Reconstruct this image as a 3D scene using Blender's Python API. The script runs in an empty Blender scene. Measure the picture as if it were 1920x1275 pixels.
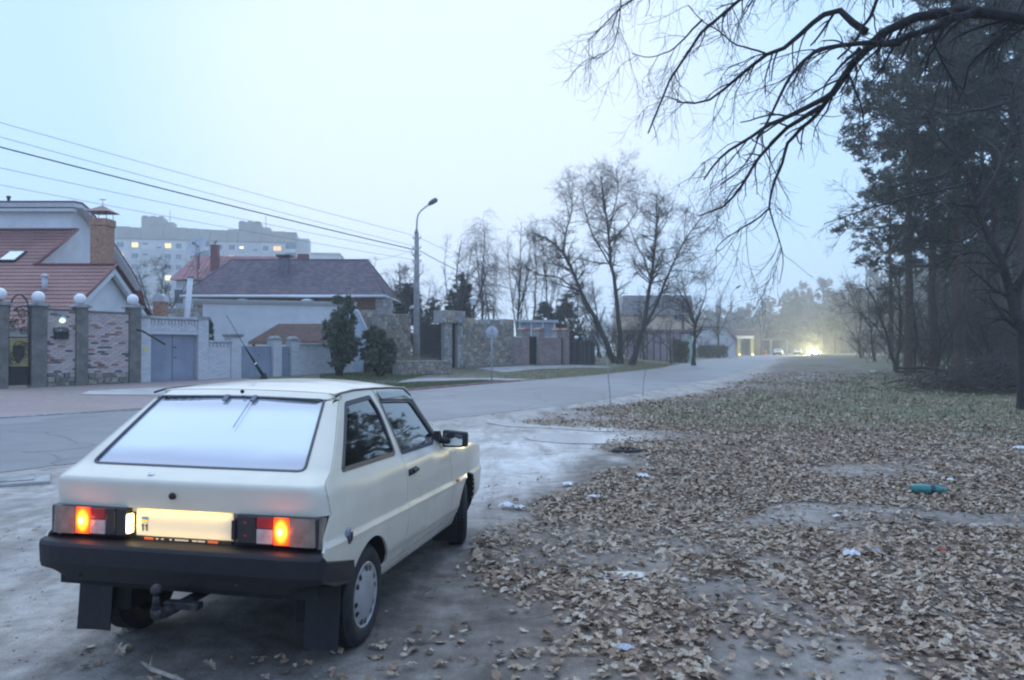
import bpy, bmesh, math, random
import numpy as np
from mathutils import Vector, Matrix
from mathutils.geometry import delaunay_2d_cdt

scene = bpy.context.scene
COL = scene.collection
R = math.radians
PI = math.pi

# ------------------------------------------------------------------ camera
FPX, CAM_H, PITCH = 1464.3, 1.622, 0.0140          # focal length in pixels of the 1920 px wide photograph
cam_data = bpy.data.cameras.new('camera')
cam = bpy.data.objects.new('camera', cam_data)
COL.objects.link(cam)
cam_data.sensor_width = 23.6
cam_data.lens = 23.6 * FPX / 1920.0
cam.location = (0, 0, CAM_H)
cam.rotation_euler = (R(90) + PITCH, 0, 0)
cam_data.clip_start = 0.05
cam_data.clip_end = 3000
cam_data.dof.use_dof = True
cam_data.dof.focus_distance = 7.0
cam_data.dof.aperture_fstop = 2.0
scene.camera = cam

# ------------------------------------------------------------------ sky and light (overcast dusk)
world = bpy.data.worlds.new('World')
scene.world = world
world.use_nodes = True
wn, wl = world.node_tree.nodes, world.node_tree.links
wn.clear()
SUN_EL, SUN_AZ = R(58), R(-15)
w_out = wn.new('ShaderNodeOutputWorld')
w_mix = wn.new('ShaderNodeMixShader')
w_mix.inputs[0].default_value = 0.93
sky = wn.new('ShaderNodeTexSky')
sky.sky_type = 'NISHITA'
sky.sun_disc = False
sky.sun_elevation = SUN_EL
sky.sun_rotation = SUN_AZ
sky.air_density = 1.5
sky.dust_density = 2.0
sky.ozone_density = 3.0
bg_sky = wn.new('ShaderNodeBackground')
bg_sky.inputs['Strength'].default_value = 0.06
wl.new(sky.outputs['Color'], bg_sky.inputs['Color'])
# the cloud layer: pale, brightest and whitest towards the afterglow low in front, bluer away from it
tc = wn.new('ShaderNodeTexCoord')
dot = wn.new('ShaderNodeVectorMath'); dot.operation = 'DOT_PRODUCT'
glow_el, glow_az = R(18), R(-5)
dot.inputs[1].default_value = (math.sin(glow_az) * math.cos(glow_el), math.cos(glow_az) * math.cos(glow_el), math.sin(glow_el))
nrm = wn.new('ShaderNodeVectorMath'); nrm.operation = 'NORMALIZE'
wl.new(tc.outputs['Generated'], nrm.inputs[0])
wl.new(nrm.outputs['Vector'], dot.inputs[0])
ramp = wn.new('ShaderNodeValToRGB')
ramp.color_ramp.interpolation = 'EASE'
els = ramp.color_ramp.elements
els[0].position = 0.35; els[0].color = (0.46, 0.68, 1.10, 1)
els[1].position = 1.0; els[1].color = (0.74, 0.86, 1.06, 1)
e = els.new(0.91); e.color = (0.50, 0.735, 1.06, 1)
nz = wn.new('ShaderNodeTexNoise')
nz.inputs['Scale'].default_value = 1.6
nz.inputs['Detail'].default_value = 4
wl.new(nrm.outputs['Vector'], nz.inputs['Vector'])
nadd = wn.new('ShaderNodeMath'); nadd.operation = 'MULTIPLY_ADD'
nadd.inputs[1].default_value = 0.07
nadd.inputs[2].default_value = -0.035
wl.new(nz.outputs['Fac'], nadd.inputs[0])
nsum = wn.new('ShaderNodeMath'); nsum.operation = 'ADD'
wl.new(dot.outputs['Value'], nsum.inputs[0]); wl.new(nadd.outputs[0], nsum.inputs[1])
wl.new(nsum.outputs[0], ramp.inputs['Fac'])
bg_cloud = wn.new('ShaderNodeBackground')
bg_cloud.inputs['Strength'].default_value = 1.1
wl.new(ramp.outputs['Color'], bg_cloud.inputs['Color'])
wl.new(bg_sky.outputs[0], w_mix.inputs[1]); wl.new(bg_cloud.outputs[0], w_mix.inputs[2])
wl.new(w_mix.outputs[0], w_out.inputs['Surface'])

sun_data = bpy.data.lights.new('sun', 'SUN')
sun_data.energy = 0.95
sun_data.angle = R(70)
sun_data.color = (0.86, 0.93, 1.0)
sun = bpy.data.objects.new('sun', sun_data)
COL.objects.link(sun)
sun.rotation_euler = (R(90) - SUN_EL, 0, -SUN_AZ + R(180))
sun.location = (0, 0, 60)

vs = scene.view_settings
vs.view_transform = 'Standard'
vs.look = 'None'
vs.exposure = 0.2
vs.gamma = 1.0
vs.use_curve_mapping = False
scene.cycles.filter_width = 2.1
scene.cycles.max_bounces = 6
scene.cycles.transparent_max_bounces = 12
scene.cycles.volume_bounces = 1
scene.cycles.sample_clamp_indirect = 8

# ------------------------------------------------------------------ helpers: pixels of the photograph to points of the place
_c, _s = math.cos(PITCH), math.sin(PITCH)
def ray(px, py):
    u = (px - 960) / FPX; v = -(py - 637.5) / FPX
    return u, _c - v * _s, _s + v * _c
def P(px, py, Y):
    u, d, w = ray(px, py)
    return Vector((u / d * Y, Y, CAM_H + w / d * Y))
def XP(px, Y): return P(px, 640, Y).x
def ZP(py, Y): return P(960, py, Y).z

def sstep(x, a, b):
    t = np.clip((x - a) / (b - a), 0, 1)
    return t * t * (3 - 2 * t)

NEAR = [(-40, -42.3), (-6.9, 10.2), (-1.73, 18.12), (0.6, 21.3), (3.3, 25.6), (7.0, 33.4), (10.67, 41.0), (16.6, 55.4), (26.75, 81.8), (50.4, 143.4), (78, 183), (130, 222), (240, 262)]
FAR = [(-50, -35.0), (-12.04, 18.4), (-9.5, 21.4), (-4.12, 29.46), (-0.4, 36.2), (4.6, 44.7), (11.2, 58.6), (21.8, 92), (42, 149), (67, 190), (121, 232), (232, 275)]
def polydist(X, Y, L):
    """signed distance to the open polyline L, positive on its left (towards the houses)"""
    X = np.asarray(X, float); Y = np.asarray(Y, float)
    best = np.full(X.shape, 1e9); sgn = np.ones(X.shape)
    for (x0, y0), (x1, y1) in zip(L, L[1:]):
        dx, dy = x1 - x0, y1 - y0
        l2 = dx * dx + dy * dy
        t = np.clip(((X - x0) * dx + (Y - y0) * dy) / l2, 0, 1)
        ex, ey = X - x0 - t * dx, Y - y0 - t * dy
        d = np.hypot(ex, ey)
        cr = dx * (Y - y0) - dy * (X - x0)
        m = d < best - 1e-9
        best = np.where(m, d, best); sgn = np.where(m, np.sign(cr), sgn)
    return best * sgn
def base_z(Y):
    k = 6.0
    s = k * np.log1p(np.exp(np.clip((np.asarray(Y, float) - 22) / k, -30, 30)))
    return .78 * (1 - np.exp(-s * .0112 / .78))
def terrain(X, Y):
    X = np.asarray(X, float); Y = np.asarray(Y, float)
    z = base_z(Y)
    s = polydist(X, Y, FAR)
    bm = np.interp(Y, [0, 20, 29, 45, 54, 70, 110, 150], [.2, .24, .30, .46, .72, .66, .3, .1])
    z = z + bm * sstep(s, 0.8, 7.5)
    return z
def g(x, y): return float(terrain(x, y))
def GP(px, Y):
    x = XP(px, Y)
    return Vector((x, Y, g(x, Y)))

def vnoise(X, Y, scale, seed=0):
    """value noise in 0..1"""
    rs = np.random.RandomState(seed)
    tab = rs.rand(256, 256)
    x = np.asarray(X) / scale + 100; y = np.asarray(Y) / scale + 100
    xi = np.floor(x).astype(int); yi = np.floor(y).astype(int)
    fx = x - xi; fy = y - yi
    fx = fx * fx * (3 - 2 * fx); fy = fy * fy * (3 - 2 * fy)
    a = tab[xi % 256, yi % 256]; b = tab[(xi + 1) % 256, yi % 256]
    c = tab[xi % 256, (yi + 1) % 256]; d = tab[(xi + 1) % 256, (yi + 1) % 256]
    return (a * (1 - fx) + b * fx) * (1 - fy) + (c * (1 - fx) + d * fx) * fy
def fbm(X, Y, scale, seed=0, n=3):
    t = 0; a = 1; s = 0
    for i in range(n):
        t = t + a * vnoise(X, Y, scale / 2 ** i, seed + i); s += a; a *= .5
    return t / s

# ------------------------------------------------------------------ helpers: materials
def mat(name, col, rough=.8, var=.18, scale=6., col2=None, bump=0., bscale=40., metal=0., spec=.5, coat=0., detail=4., mid=.5, emis=None, estr=0., trans=0., alpha=1.):
    m = bpy.data.materials.new(name)
    m.use_nodes = True
    n, l = m.node_tree.nodes, m.node_tree.links
    b = n['Principled BSDF']
    b.inputs['Roughness'].default_value = rough
    b.inputs['Metallic'].default_value = metal
    b.inputs['Specular IOR Level'].default_value = spec
    b.inputs['Coat Weight'].default_value = coat
    b.inputs['Coat Roughness'].default_value = .08
    b.inputs['Alpha'].default_value = alpha
    b.inputs['Transmission Weight'].default_value = trans
    c1 = tuple(col) + (1,)
    if col2 is None:
        col2 = tuple(max(0, c * (1 - 2 * var)) for c in col)
        c1 = tuple(min(1, c * (1 + var * .6)) for c in col) + (1,)
    tcn = n.new('ShaderNodeTexCoord')
    if var > 0:
        t = n.new('ShaderNodeTexNoise')
        t.inputs['Scale'].default_value = scale
        t.inputs['Detail'].default_value = detail
        t.inputs['Roughness'].default_value = .6
        l.new(tcn.outputs['Object'], t.inputs['Vector'])
        r = n.new('ShaderNodeValToRGB')
        r.color_ramp.elements[0].position = mid - .2
        r.color_ramp.elements[1].position = mid + .2
        r.color_ramp.elements[0].color = tuple(col2) + (1,)
        r.color_ramp.elements[1].color = c1
        l.new(t.outputs['Fac'], r.inputs['Fac'])
        l.new(r.outputs['Color'], b.inputs['Base Color'])
    else:
        b.inputs['Base Color'].default_value = tuple(col) + (1,)
    if bump > 0:
        t2 = n.new('ShaderNodeTexNoise')
        t2.inputs['Scale'].default_value = bscale
        t2.inputs['Detail'].default_value = 5
        l.new(tcn.outputs['Object'], t2.inputs['Vector'])
        bp = n.new('ShaderNodeBump')
        bp.inputs['Strength'].default_value = 1
        bp.inputs['Distance'].default_value = bump
        l.new(t2.outputs['Fac'], bp.inputs['Height'])
        l.new(bp.outputs['Normal'], b.inputs['Normal'])
    if emis:
        b.inputs['Emission Color'].default_value = tuple(emis) + (1,)
        b.inputs['Emission Strength'].default_value = estr
    return m

def glass_mat(name, tint=(.5, .55, .55), rough=.02, refl=1.0):
    m = bpy.data.materials.new(name)
    m.use_nodes = True
    n, l = m.node_tree.nodes, m.node_tree.links
    n.clear()
    o = n.new('ShaderNodeOutputMaterial'); mx = n.new('ShaderNodeMixShader')
    tr = n.new('ShaderNodeBsdfTransparent'); tr.inputs[0].default_value = tuple(tint) + (1,)
    gl = n.new('ShaderNodeBsdfGlossy'); gl.inputs['Roughness'].default_value = rough
    gl.inputs[0].default_value = (.92, .95, .97, 1)
    fr = n.new('ShaderNodeFresnel'); fr.inputs[0].default_value = 1.6
    mu = n.new('ShaderNodeMath'); mu.operation = 'MULTIPLY'; mu.inputs[1].default_value = refl; mu.use_clamp = True
    l.new(fr.outputs[0], mu.inputs[0]); l.new(mu.outputs[0], mx.inputs[0])
    l.new(tr.outputs[0], mx.inputs[1]); l.new(gl.outputs[0], mx.inputs[2]); l.new(mx.outputs[0], o.inputs[0])
    return m

# ------------------------------------------------------------------ helpers: objects
def tag(o, label=None, cat=None, group=None, kind=None):
    if label: o['label'] = label
    if cat: o['category'] = cat
    if group: o['group'] = group
    if kind: o['kind'] = kind
    elif cat: o['kind'] = 'thing'
    return o
def empty(name, loc=(0, 0, 0), rz=0., label=None, cat=None, group=None, parent=None):
    o = bpy.data.objects.new(name, None)
    COL.objects.link(o)
    o.location = loc
    o.rotation_euler = (0, 0, rz)
    o.empty_display_size = .2
    if parent: o.parent = parent
    return tag(o, label, cat, group)
def link(name, me, parent=None, loc=None, rot=None, scale=None):
    o = bpy.data.objects.new(name, me)
    COL.objects.link(o)
    if parent: o.parent = parent
    if loc is not None: o.location = loc
    if rot is not None: o.rotation_euler = rot
    if scale is not None: o.scale = scale
    return o
def np_mesh(name, verts, tris, mats, midx=None, smooth=False, quads=False):
    me = bpy.data.meshes.new(name)
    verts = np.asarray(verts, np.float32); tris = np.asarray(tris, np.int32)
    k = tris.shape[1]
    me.vertices.add(len(verts)); me.vertices.foreach_set('co', verts.ravel())
    me.loops.add(tris.size); me.loops.foreach_set('vertex_index', tris.ravel())
    me.polygons.add(len(tris))
    me.polygons.foreach_set('loop_start', np.arange(0, tris.size, k, dtype=np.int32))
    for m in (mats if isinstance(mats, (list, tuple)) else [mats]): me.materials.append(m)
    if midx is not None: me.polygons.foreach_set('material_index', np.asarray(midx, np.int32))
    me.polygons.foreach_set('use_smooth', np.full(len(tris), smooth))
    me.update(calc_edges=True)
    return me
def copy_tree(o, parent=None):
    c = o.copy(); COL.objects.link(c)
    c.parent = parent
    for ch in list(o.children): copy_tree(ch, c)
    return c

class MB:
    """collects faces, builds one mesh object"""
    def __init__(self): self.v = []; self.f = []; self.m = []; self.sm = []
    def face(self, pts, m=0, smooth=False):
        i = len(self.v); self.v += [tuple(p) for p in pts]
        self.f.append(tuple(range(i, i + len(pts)))); self.m.append(m); self.sm.append(smooth)
    def box(self, x0, x1, y0, y1, z0, z1, m=0, bev=0.):
        if bev > 0:
            return self.bevbox(x0, x1, y0, y1, z0, z1, m, bev)
        i = len(self.v)
        self.v += [(x, y, z) for z in (z0, z1) for (x, y) in ((x0, y0), (x1, y0), (x1, y1), (x0, y1))]
        for q in ((0, 3, 2, 1), (4, 5, 6, 7), (0, 1, 5, 4), (1, 2, 6, 5), (2, 3, 7, 6), (3, 0, 4, 7)):
            self.f.append(tuple(i + k for k in q)); self.m.append(m); self.sm.append(False)
    def bevbox(self, x0, x1, y0, y1, z0, z1, m, b):
        bm = bmesh.new()
        bmesh.ops.create_cube(bm, size=1)
        for v in bm.verts:
            v.co = ((x0 + x1) / 2 + v.co.x * (x1 - x0), (y0 + y1) / 2 + v.co.y * (y1 - y0), (z0 + z1) / 2 + v.co.z * (z1 - z0))
        bmesh.ops.bevel(bm, geom=bm.edges[:], offset=b, segments=2, affect='EDGES', profile=.5)
        self.add_bm(bm, m); bm.free()
    def add_bm(self, bm, m=0, smooth=False, M=None):
        i = len(self.v)
        bm.verts.index_update()
        for v in bm.verts: self.v.append(tuple(M @ v.co) if M else tuple(v.co))
        for f in bm.faces:
            self.f.append(tuple(i + v.index for v in f.verts)); self.m.append(m); self.sm.append(smooth)
    def prism(self, poly, axis, a0, a1, m=0):
        """poly: list of 2D points; extruded along axis ('x','y','z') from a0 to a1"""
        def p3(q, a): return {'x': (a, q[0], q[1]), 'y': (q[0], a, q[1]), 'z': (q[0], q[1], a)}[axis]
        i = len(self.v); n = len(poly)
        self.v += [p3(q, a0) for q in poly] + [p3(q, a1) for q in poly]
        for k in range(n):
            j = (k + 1) % n
            self.f.append((i + k, i + j, i + n + j, i + n + k)); self.m.append(m); self.sm.append(False)
        self.f.append(tuple(i + k for k in reversed(range(n)))); self.m.append(m); self.sm.append(False)
        self.f.append(tuple(i + n + k for k in range(n))); self.m.append(m); self.sm.append(False)
    def tube(self, pts, rad, n=8, m=0, cap=True, smooth=True):
        pts = [Vector(p) for p in pts]
        if not isinstance(rad, (list, tuple)): rad = [rad] * len(pts)
        i = len(self.v); ref = Vector((0, 0, 1)); prev = None
        for k, p in enumerate(pts):
            t = (pts[min(k + 1, len(pts) - 1)] - pts[max(k - 1, 0)]).normalized()
            if prev is None:
                a = t.cross(ref)
                if a.length < .05: a = t.cross(Vector((1, 0, 0)))
            else: a = prev - t * prev.dot(t)
            a.normalize(); b = t.cross(a); prev = a
            for j in range(n):
                th = 2 * PI * j / n
                self.v.append(tuple(p + (a * math.cos(th) + b * math.sin(th)) * rad[k]))
        for k in range(len(pts) - 1):
            for j in range(n):
                q = (j + 1) % n
                self.f.append((i + k * n + j, i + k * n + q, i + (k + 1) * n + q, i + (k + 1) * n + j)); self.m.append(m); self.sm.append(smooth)
        if cap:
            self.f.append(tuple(i + j for j in reversed(range(n)))); self.m.append(m); self.sm.append(False)
            e = i + (len(pts) - 1) * n
            self.f.append(tuple(e + j for j in range(n))); self.m.append(m); self.sm.append(False)
    def lathe(self, prof, n=24, m=0, axis='z', c=(0, 0, 0), smooth=True, closed=False):
        """prof: (radius, height) points turned about axis"""
        i = len(self.v); k = len(prof)
        for j in range(n):
            th = 2 * PI * j / n
            for r, h in prof:
                a, b = r * math.cos(th), r * math.sin(th)
                q = {'z': (a, b, h), 'x': (h, a, b), 'y': (a, h, b)}[axis]
                self.v.append((q[0] + c[0], q[1] + c[1], q[2] + c[2]))
        for j in range(n):
            j2 = (j + 1) % n
            for q in range(k if closed else k - 1):
                q2 = (q + 1) % k
                f = (i + j * k + q, i + j2 * k + q, i + j2 * k + q2, i + j * k + q2)
                self.f.append(f if axis != 'y' else f[::-1]); self.m.append(m); self.sm.append(smooth)
    def sphere(self, c, r, m=0, seg=20, rings=12, sz=1.):
        self.lathe([(max(1e-4, r * math.sin(PI * k / rings)), -r * sz * math.cos(PI * k / rings)) for k in range(rings + 1)], seg, m, 'z', c)
    def mesh(self, name, mats):
        me = bpy.data.meshes.new(name)
        me.from_pydata(self.v, [], self.f)
        for m in (mats if isinstance(mats, (list, tuple)) else [mats]): me.materials.append(m)
        me.polygons.foreach_set('material_index', self.m)
        me.polygons.foreach_set('use_smooth', self.sm)
        me.update()
        return me
    def build(self, name, mats, parent=None, loc=None, rot=None):
        return link(name, self.mesh(name, mats), parent, loc, rot)

def add_bevel(o, w=.01, seg=2):
    md = o.modifiers.new('bevel', 'BEVEL'); md.width = w; md.segments = seg; md.limit_method = 'ANGLE'; md.angle_limit = R(40)
    return o
# ------------------------------------------------------------------ the parked hatchback
def resample(poly, d, closed=True):
    out = []
    n = len(poly)
    for i in range(n if closed else n - 1):
        a = Vector(poly[i]); b = Vector(poly[(i + 1) % n])
        k = max(1, int(math.ceil((b - a).length / d)))
        for j in range(k): out.append(tuple(a.lerp(b, j / k)))
    if not closed: out.append(tuple(poly[-1]))
    return out
def rounded(poly, r, seg=5):
    """fillet the corners of a 2D polygon; r a number or one per corner"""
    n = len(poly); out = []
    for i in range(n):
        p = Vector(poly[i]); a = Vector(poly[i - 1]) - p; b = Vector(poly[(i + 1) % n]) - p
        rr = r[i] if isinstance(r, (list, tuple)) else r
        rr = min(rr, a.length * .45, b.length * .45)
        if rr < 1e-4: out.append(tuple(p)); continue
        p0 = p + a.normalized() * rr; p1 = p + b.normalized() * rr
        for k in range(seg + 1):
            t = k / seg
            out.append(tuple(p0 * (1 - t) ** 2 + p * 2 * t * (1 - t) + p1 * t * t))
    return out
def inset(poly, d):
    n = len(poly); out = []
    area = sum(poly[i][0] * poly[(i + 1) % n][1] - poly[(i + 1) % n][0] * poly[i][1] for i in range(n))
    sg = 1 if area > 0 else -1
    for i in range(n):
        p = Vector(poly[i]); a = (p - Vector(poly[i - 1])); b = (Vector(poly[(i + 1) % n]) - p)
        if a.length < 1e-6 or b.length < 1e-6: out.append(tuple(p)); continue
        a.normalize(); b.normalize()
        na = Vector((-a.y, a.x)) * sg; nb = Vector((-b.y, b.x)) * sg
        q = (na + nb)
        q = q / max(.5, (1 + na.dot(nb)))
        out.append(tuple(p + q * d))
    return out
def pip(px, py, poly):
    poly = np.asarray(poly); inside = np.zeros(px.shape, bool)
    x0, y0 = poly[:, 0], poly[:, 1]; x1, y1 = np.roll(x0, -1), np.roll(y0, -1)
    for a, b, c, d in zip(x0, y0, x1, y1):
        if b == d: continue
        m = ((b > py) != (d > py)) & (px < (c - a) * (py - b) / (d - b) + a)
        inside ^= m
    return inside
def panel(name, outline, surf, mats, parent, holes=(), sp=.04, lip=.015, extra=(), flip=False, seg=.025):
    out = resample(outline, seg); hs = [resample(h, seg) for h in holes]
    loops = [out] + hs
    pts = []; edges = []; lo = []
    for L in loops:
        i0 = len(pts); pts += L; n = len(L); lo.append((i0, n))
        edges += [(i0 + k, i0 + (k + 1) % n) for k in range(n)]
    nb = len(pts)
    a = np.array(out)
    gx, gy = np.meshgrid(np.arange(a[:, 0].min(), a[:, 0].max(), sp), np.arange(a[:, 1].min(), a[:, 1].max(), sp))
    cand = np.column_stack([gx.ravel(), gy.ravel()])
    if len(extra): cand = np.vstack([cand, np.array(extra)])
    ok = pip(cand[:, 0], cand[:, 1], out)
    for h in hs: ok &= ~pip(cand[:, 0], cand[:, 1], h)
    B = np.array(pts)
    cand = cand[ok]
    if len(cand):
        d = np.sqrt(((cand[:, None, :] - B[None]) ** 2).sum(-1)).min(1)
        cand = cand[d > .35 * seg]
    allp = [Vector(p) for p in pts] + [Vector(p) for p in cand.tolist()]
    vv, ee, ff, *_ = delaunay_2d_cdt(allp, edges, [], 0, 1e-6)
    V2 = np.array([tuple(v) for v in vv]); T = np.array([f for f in ff if len(f) == 3])
    cen = V2[T].mean(1)
    ok = pip(cen[:, 0], cen[:, 1], out)
    for h in hs: ok &= ~pip(cen[:, 0], cen[:, 1], h)
    T = T[ok]
    def nrm_at(p):
        e = .004
        u = Vector(surf(p[0] + e, p[1])) - Vector(surf(p[0] - e, p[1]))
        v = Vector(surf(p[0], p[1] + e)) - Vector(surf(p[0], p[1] - e))
        q = u.cross(v); q.normalize()
        return -q if flip else q
    V3 = [Vector(surf(p[0], p[1])) for p in V2]; N3 = [nrm_at(p) for p in V2]
    faces = []
    for t in T:
        a_, b_, c_ = (V3[k] for k in t)
        gn = (b_ - a_).cross(c_ - a_)
        faces.append(tuple(int(k) for k in t) if gn.dot(N3[t[0]]) > 0 else (int(t[0]), int(t[2]), int(t[1])))
    verts = [tuple(v) for v in V3]; norms = [tuple(q) for q in N3]
    if lip > 0:
        for L in loops:
            i = len(verts); n = len(L)
            for p in L:
                q3 = Vector(surf(p[0], p[1])); nn = nrm_at(p)
                verts.append(tuple(q3)); norms.append((0, 0, 0))
                verts.append(tuple(q3 - nn * lip)); norms.append((0, 0, 0))
            for k in range(n):
                j = (k + 1) % n
                faces.append((i + 2 * k, i + 2 * j, i + 2 * j + 1, i + 2 * k + 1))
    me = bpy.data.meshes.new(name)
    me.from_pydata(verts, [], faces)
    me.polygons.foreach_set('use_smooth', [True] * len(faces))
    for m in (mats if isinstance(mats, (list, tuple)) else [mats]): me.materials.append(m)
    me.update()
    me.normals_split_custom_set_from_vertices(norms)
    return link(name, me, parent)

paint = mat('cream paint', (.71, .655, .53), rough=.32, var=.05, scale=3, coat=.6, bump=.0)
_n, _l = paint.node_tree.nodes, paint.node_tree.links          # road grime low on the body
_t = _n.new('ShaderNodeTexCoord'); _z = _n.new('ShaderNodeSeparateXYZ'); _l.new(_t.outputs['Object'], _z.inputs[0])
_q = _n.new('ShaderNodeTexNoise'); _q.inputs['Scale'].default_value = 4; _q.inputs['Detail'].default_value = 6; _l.new(_t.outputs['Object'], _q.inputs['Vector'])
_a = _n.new('ShaderNodeMath'); _a.operation = 'MULTIPLY_ADD'; _a.inputs[1].default_value = .30; _l.new(_q.outputs['Fac'], _a.inputs[0]); _l.new(_z.outputs['Z'], _a.inputs[2])
_r = _n.new('ShaderNodeMapRange'); _r.inputs['From Min'].default_value = .46; _r.inputs['From Max'].default_value = .82; _r.inputs['To Min'].default_value = .55; _r.inputs['To Max'].default_value = .0; _l.new(_a.outputs[0], _r.inputs['Value'])
_b = _n['Principled BSDF']; _srcc = _b.inputs['Base Color'].links[0].from_socket
_m = _n.new('ShaderNodeMix'); _m.data_type = 'RGBA'; _m.inputs['B'].default_value = (.30, .27, .23, 1); _l.new(_srcc, _m.inputs['A']); _l.new(_r.outputs[0], _m.inputs['Factor']); _l.new(_m.outputs['Result'], _b.inputs['Base Color'])
_g = _n.new('ShaderNodeMapRange'); _g.inputs['From Min'].default_value = .0; _g.inputs['From Max'].default_value = .5; _g.inputs['To Min'].default_value = .34; _g.inputs['To Max'].default_value = .75; _l.new(_r.outputs[0], _g.inputs['Value']); _l.new(_g.outputs[0], _b.inputs['Roughness'])
blackp = mat('black plastic', (.012, .011, .014), rough=.55, var=.25, scale=30, bump=.0006, bscale=300)
rubber = mat('tyre rubber', (.02, .02, .021), rough=.75, var=.25, scale=20)
seal_m = mat('window rubber', (.035, .04, .055), rough=.4, var=.1)
under_m = mat('underbody', (.02, .02, .02), rough=.9, var=.2)
chrome = mat('chrome', (.7, .72, .75), rough=.18, var=.05, metal=1)
silver = mat('silver wheel cover', (.55, .57, .60), rough=.38, var=.08, scale=8, metal=.75)
steel_d = mat('dirty steel', (.065, .062, .065), rough=.55, var=.4, scale=25, metal=.6, bump=.002, bscale=60)
fog_m = mat('fogged rear glass', (.60, .66, .76), rough=.16, var=.10, scale=1.6, coat=1.0, spec=1.0, detail=2)
_n, _l = fog_m.node_tree.nodes, fog_m.node_tree.links           # fogged pane; reflection gradient put into its colour, palest across the middle
_t = _n.new('ShaderNodeTexCoord'); _z = _n.new('ShaderNodeSeparateXYZ'); _l.new(_t.outputs['Generated'], _z.inputs[0])
_q = _n.new('ShaderNodeTexNoise'); _q.inputs['Scale'].default_value = 2.2; _l.new(_t.outputs['Generated'], _q.inputs['Vector'])
_a = _n.new('ShaderNodeMath'); _a.operation = 'MULTIPLY_ADD'; _a.inputs[1].default_value = .16; _l.new(_q.outputs['Fac'], _a.inputs[0]); _l.new(_z.outputs['Z'], _a.inputs[2])
_r = _n.new('ShaderNodeValToRGB'); _r.color_ramp.interpolation = 'EASE'; _e = _r.color_ramp.elements; _e[0].position = .16; _e[0].color = (.30, .34, .42, 1); _e[1].position = 1.05; _e[1].color = (.42, .45, .50, 1)
_p = _e.new(.42); _p.color = (.62, .69, .77, 1); _p = _e.new(.78); _p.color = (.66, .73, .80, 1)
_l.new(_a.outputs[0], _r.inputs['Fac']); _l.new(_r.outputs['Color'], _n['Principled BSDF'].inputs['Base Color'])
car_glass = glass_mat('car side glass', (.22, .24, .25), refl=1.7)
smoke_glass = glass_mat('smoked deflector', (.12, .13, .15), refl=1.6)
seat_m = mat('grey seat cloth', (.05, .05, .055), rough=.9, var=.2)
lens_red = mat('red lens', (.35, .01, .012), rough=.15, var=.1, coat=.5)
lens_lit = mat('lit red lens', (.6, .05, .01), rough=.2, var=0, emis=(1.0, .05, .01), estr=1.0)
_n, _l = lens_lit.node_tree.nodes, lens_lit.node_tree.links          # the bulb behind the lens: hot yellow fading to red
_t = _n.new('ShaderNodeTexCoord'); _d = _n.new('ShaderNodeVectorMath'); _d.operation = 'DISTANCE'; _d.inputs[1].default_value = (.5, 0, .5)
_r = _n.new('ShaderNodeValToRGB'); _e = _r.color_ramp.elements
_e[0].position = .16; _e[0].color = (2.4, 1.35, .16, 1); _e[1].position = .68; _e[1].color = (.75, .02, .006, 1)
_q = _e.new(.34); _q.color = (2.1, .80, .03, 1); _q = _e.new(.48); _q.color = (1.5, .16, .01, 1)
_f = _n.new('ShaderNodeVectorMath'); _f.operation = 'MULTIPLY'; _f.inputs[1].default_value = (1, 0, 1); _l.new(_t.outputs['Generated'], _f.inputs[0]); _l.new(_f.outputs[0], _d.inputs[0]); _l.new(_d.outputs['Value'], _r.inputs['Fac']); _l.new(_r.outputs['Color'], _n['Principled BSDF'].inputs['Emission Color'])
lens_hot2 = mat('lit filament', (1, .7, .2), rough=.3, var=0, emis=(1.0, .72, .18), estr=6)
lens_clear = mat('clear ribbed lens', (.46, .42, .38), rough=.15, var=.15, scale=30, coat=.6, bump=.001, bscale=60)
lens_smoke = mat('dull amber lens', (.26, .19, .15), rough=.2, var=.2, scale=14, coat=.6, bump=.001, bscale=50)
lens_dark = mat('dark lamp housing', (.022, .017, .02), rough=.3, var=.2, coat=.3)
amber = mat('amber lens', (.75, .25, .03), rough=.2, var=.05, coat=.5)
plate_m = mat('white plate', (.74, .72, .62), rough=.4, var=.03)
plate_light = mat('plate lamp glow', (1, .9, .6), var=0, emis=(1.0, .82, .36), estr=5)
mirror_m = mat('mirror glass', (.85, .88, .9), rough=.03, var=0, metal=1)
blk = mat('black print', (.01, .01, .01), rough=.6, var=0)
blue_m = mat('blue print', (.05, .22, .55), rough=.5, var=0)
yel_m = mat('yellow print', (.8, .6, .05), rough=.5, var=0)
org_m = mat('orange print', (.75, .16, .04), rough=.5, var=0)

CAR_YAW, CAR_ROLL = 0.18264, 0.01248
car = empty('parked_hatchback', (-1.6643, 3.824, 0), 0, 'cream three-door hatchback parked in the dirt with its tail lamps lit', 'car')
car.rotation_euler = (0, CAR_ROLL, -CAR_YAW)

def zc(y): return .693 - .036 * (y - .065)
XK = [(.10, .60), (.20, .665), (.27, .715), (.35, .745), (.385, .753), (.395, .760), (.50, .770), (.600, .777), (.609, .779), (.634, .763), (.75, .766), (.85, .759), (.895, .747), (.915, .735), (1.0, .7015), (1.10, .659), (1.20, .614), (1.33, .553), (1.40, .515)]
_xk = [a for a, b in XK]; _xv = [b for a, b in XK]
def XS(y, z):
    zeta = z - (zc(y) - .62)
    x = float(np.interp(zeta, _xk, _xv))
    if y < .35: x -= .020 * ((.35 - y) / .35) ** 2
    if y > 2.6: x -= .055 * ((y - 2.6) / 1.05) ** 2
    return x
def side(sg):
    return lambda y, z: (sg * XS(y, z), y, z)
creasepts = []
for yy in np.arange(.08, 3.6, .022):
    for zt in (.603, .612, .634, .642, .895, .915, .385, .395):
        creasepts.append((yy, zt + zc(yy) - .62))
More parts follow.
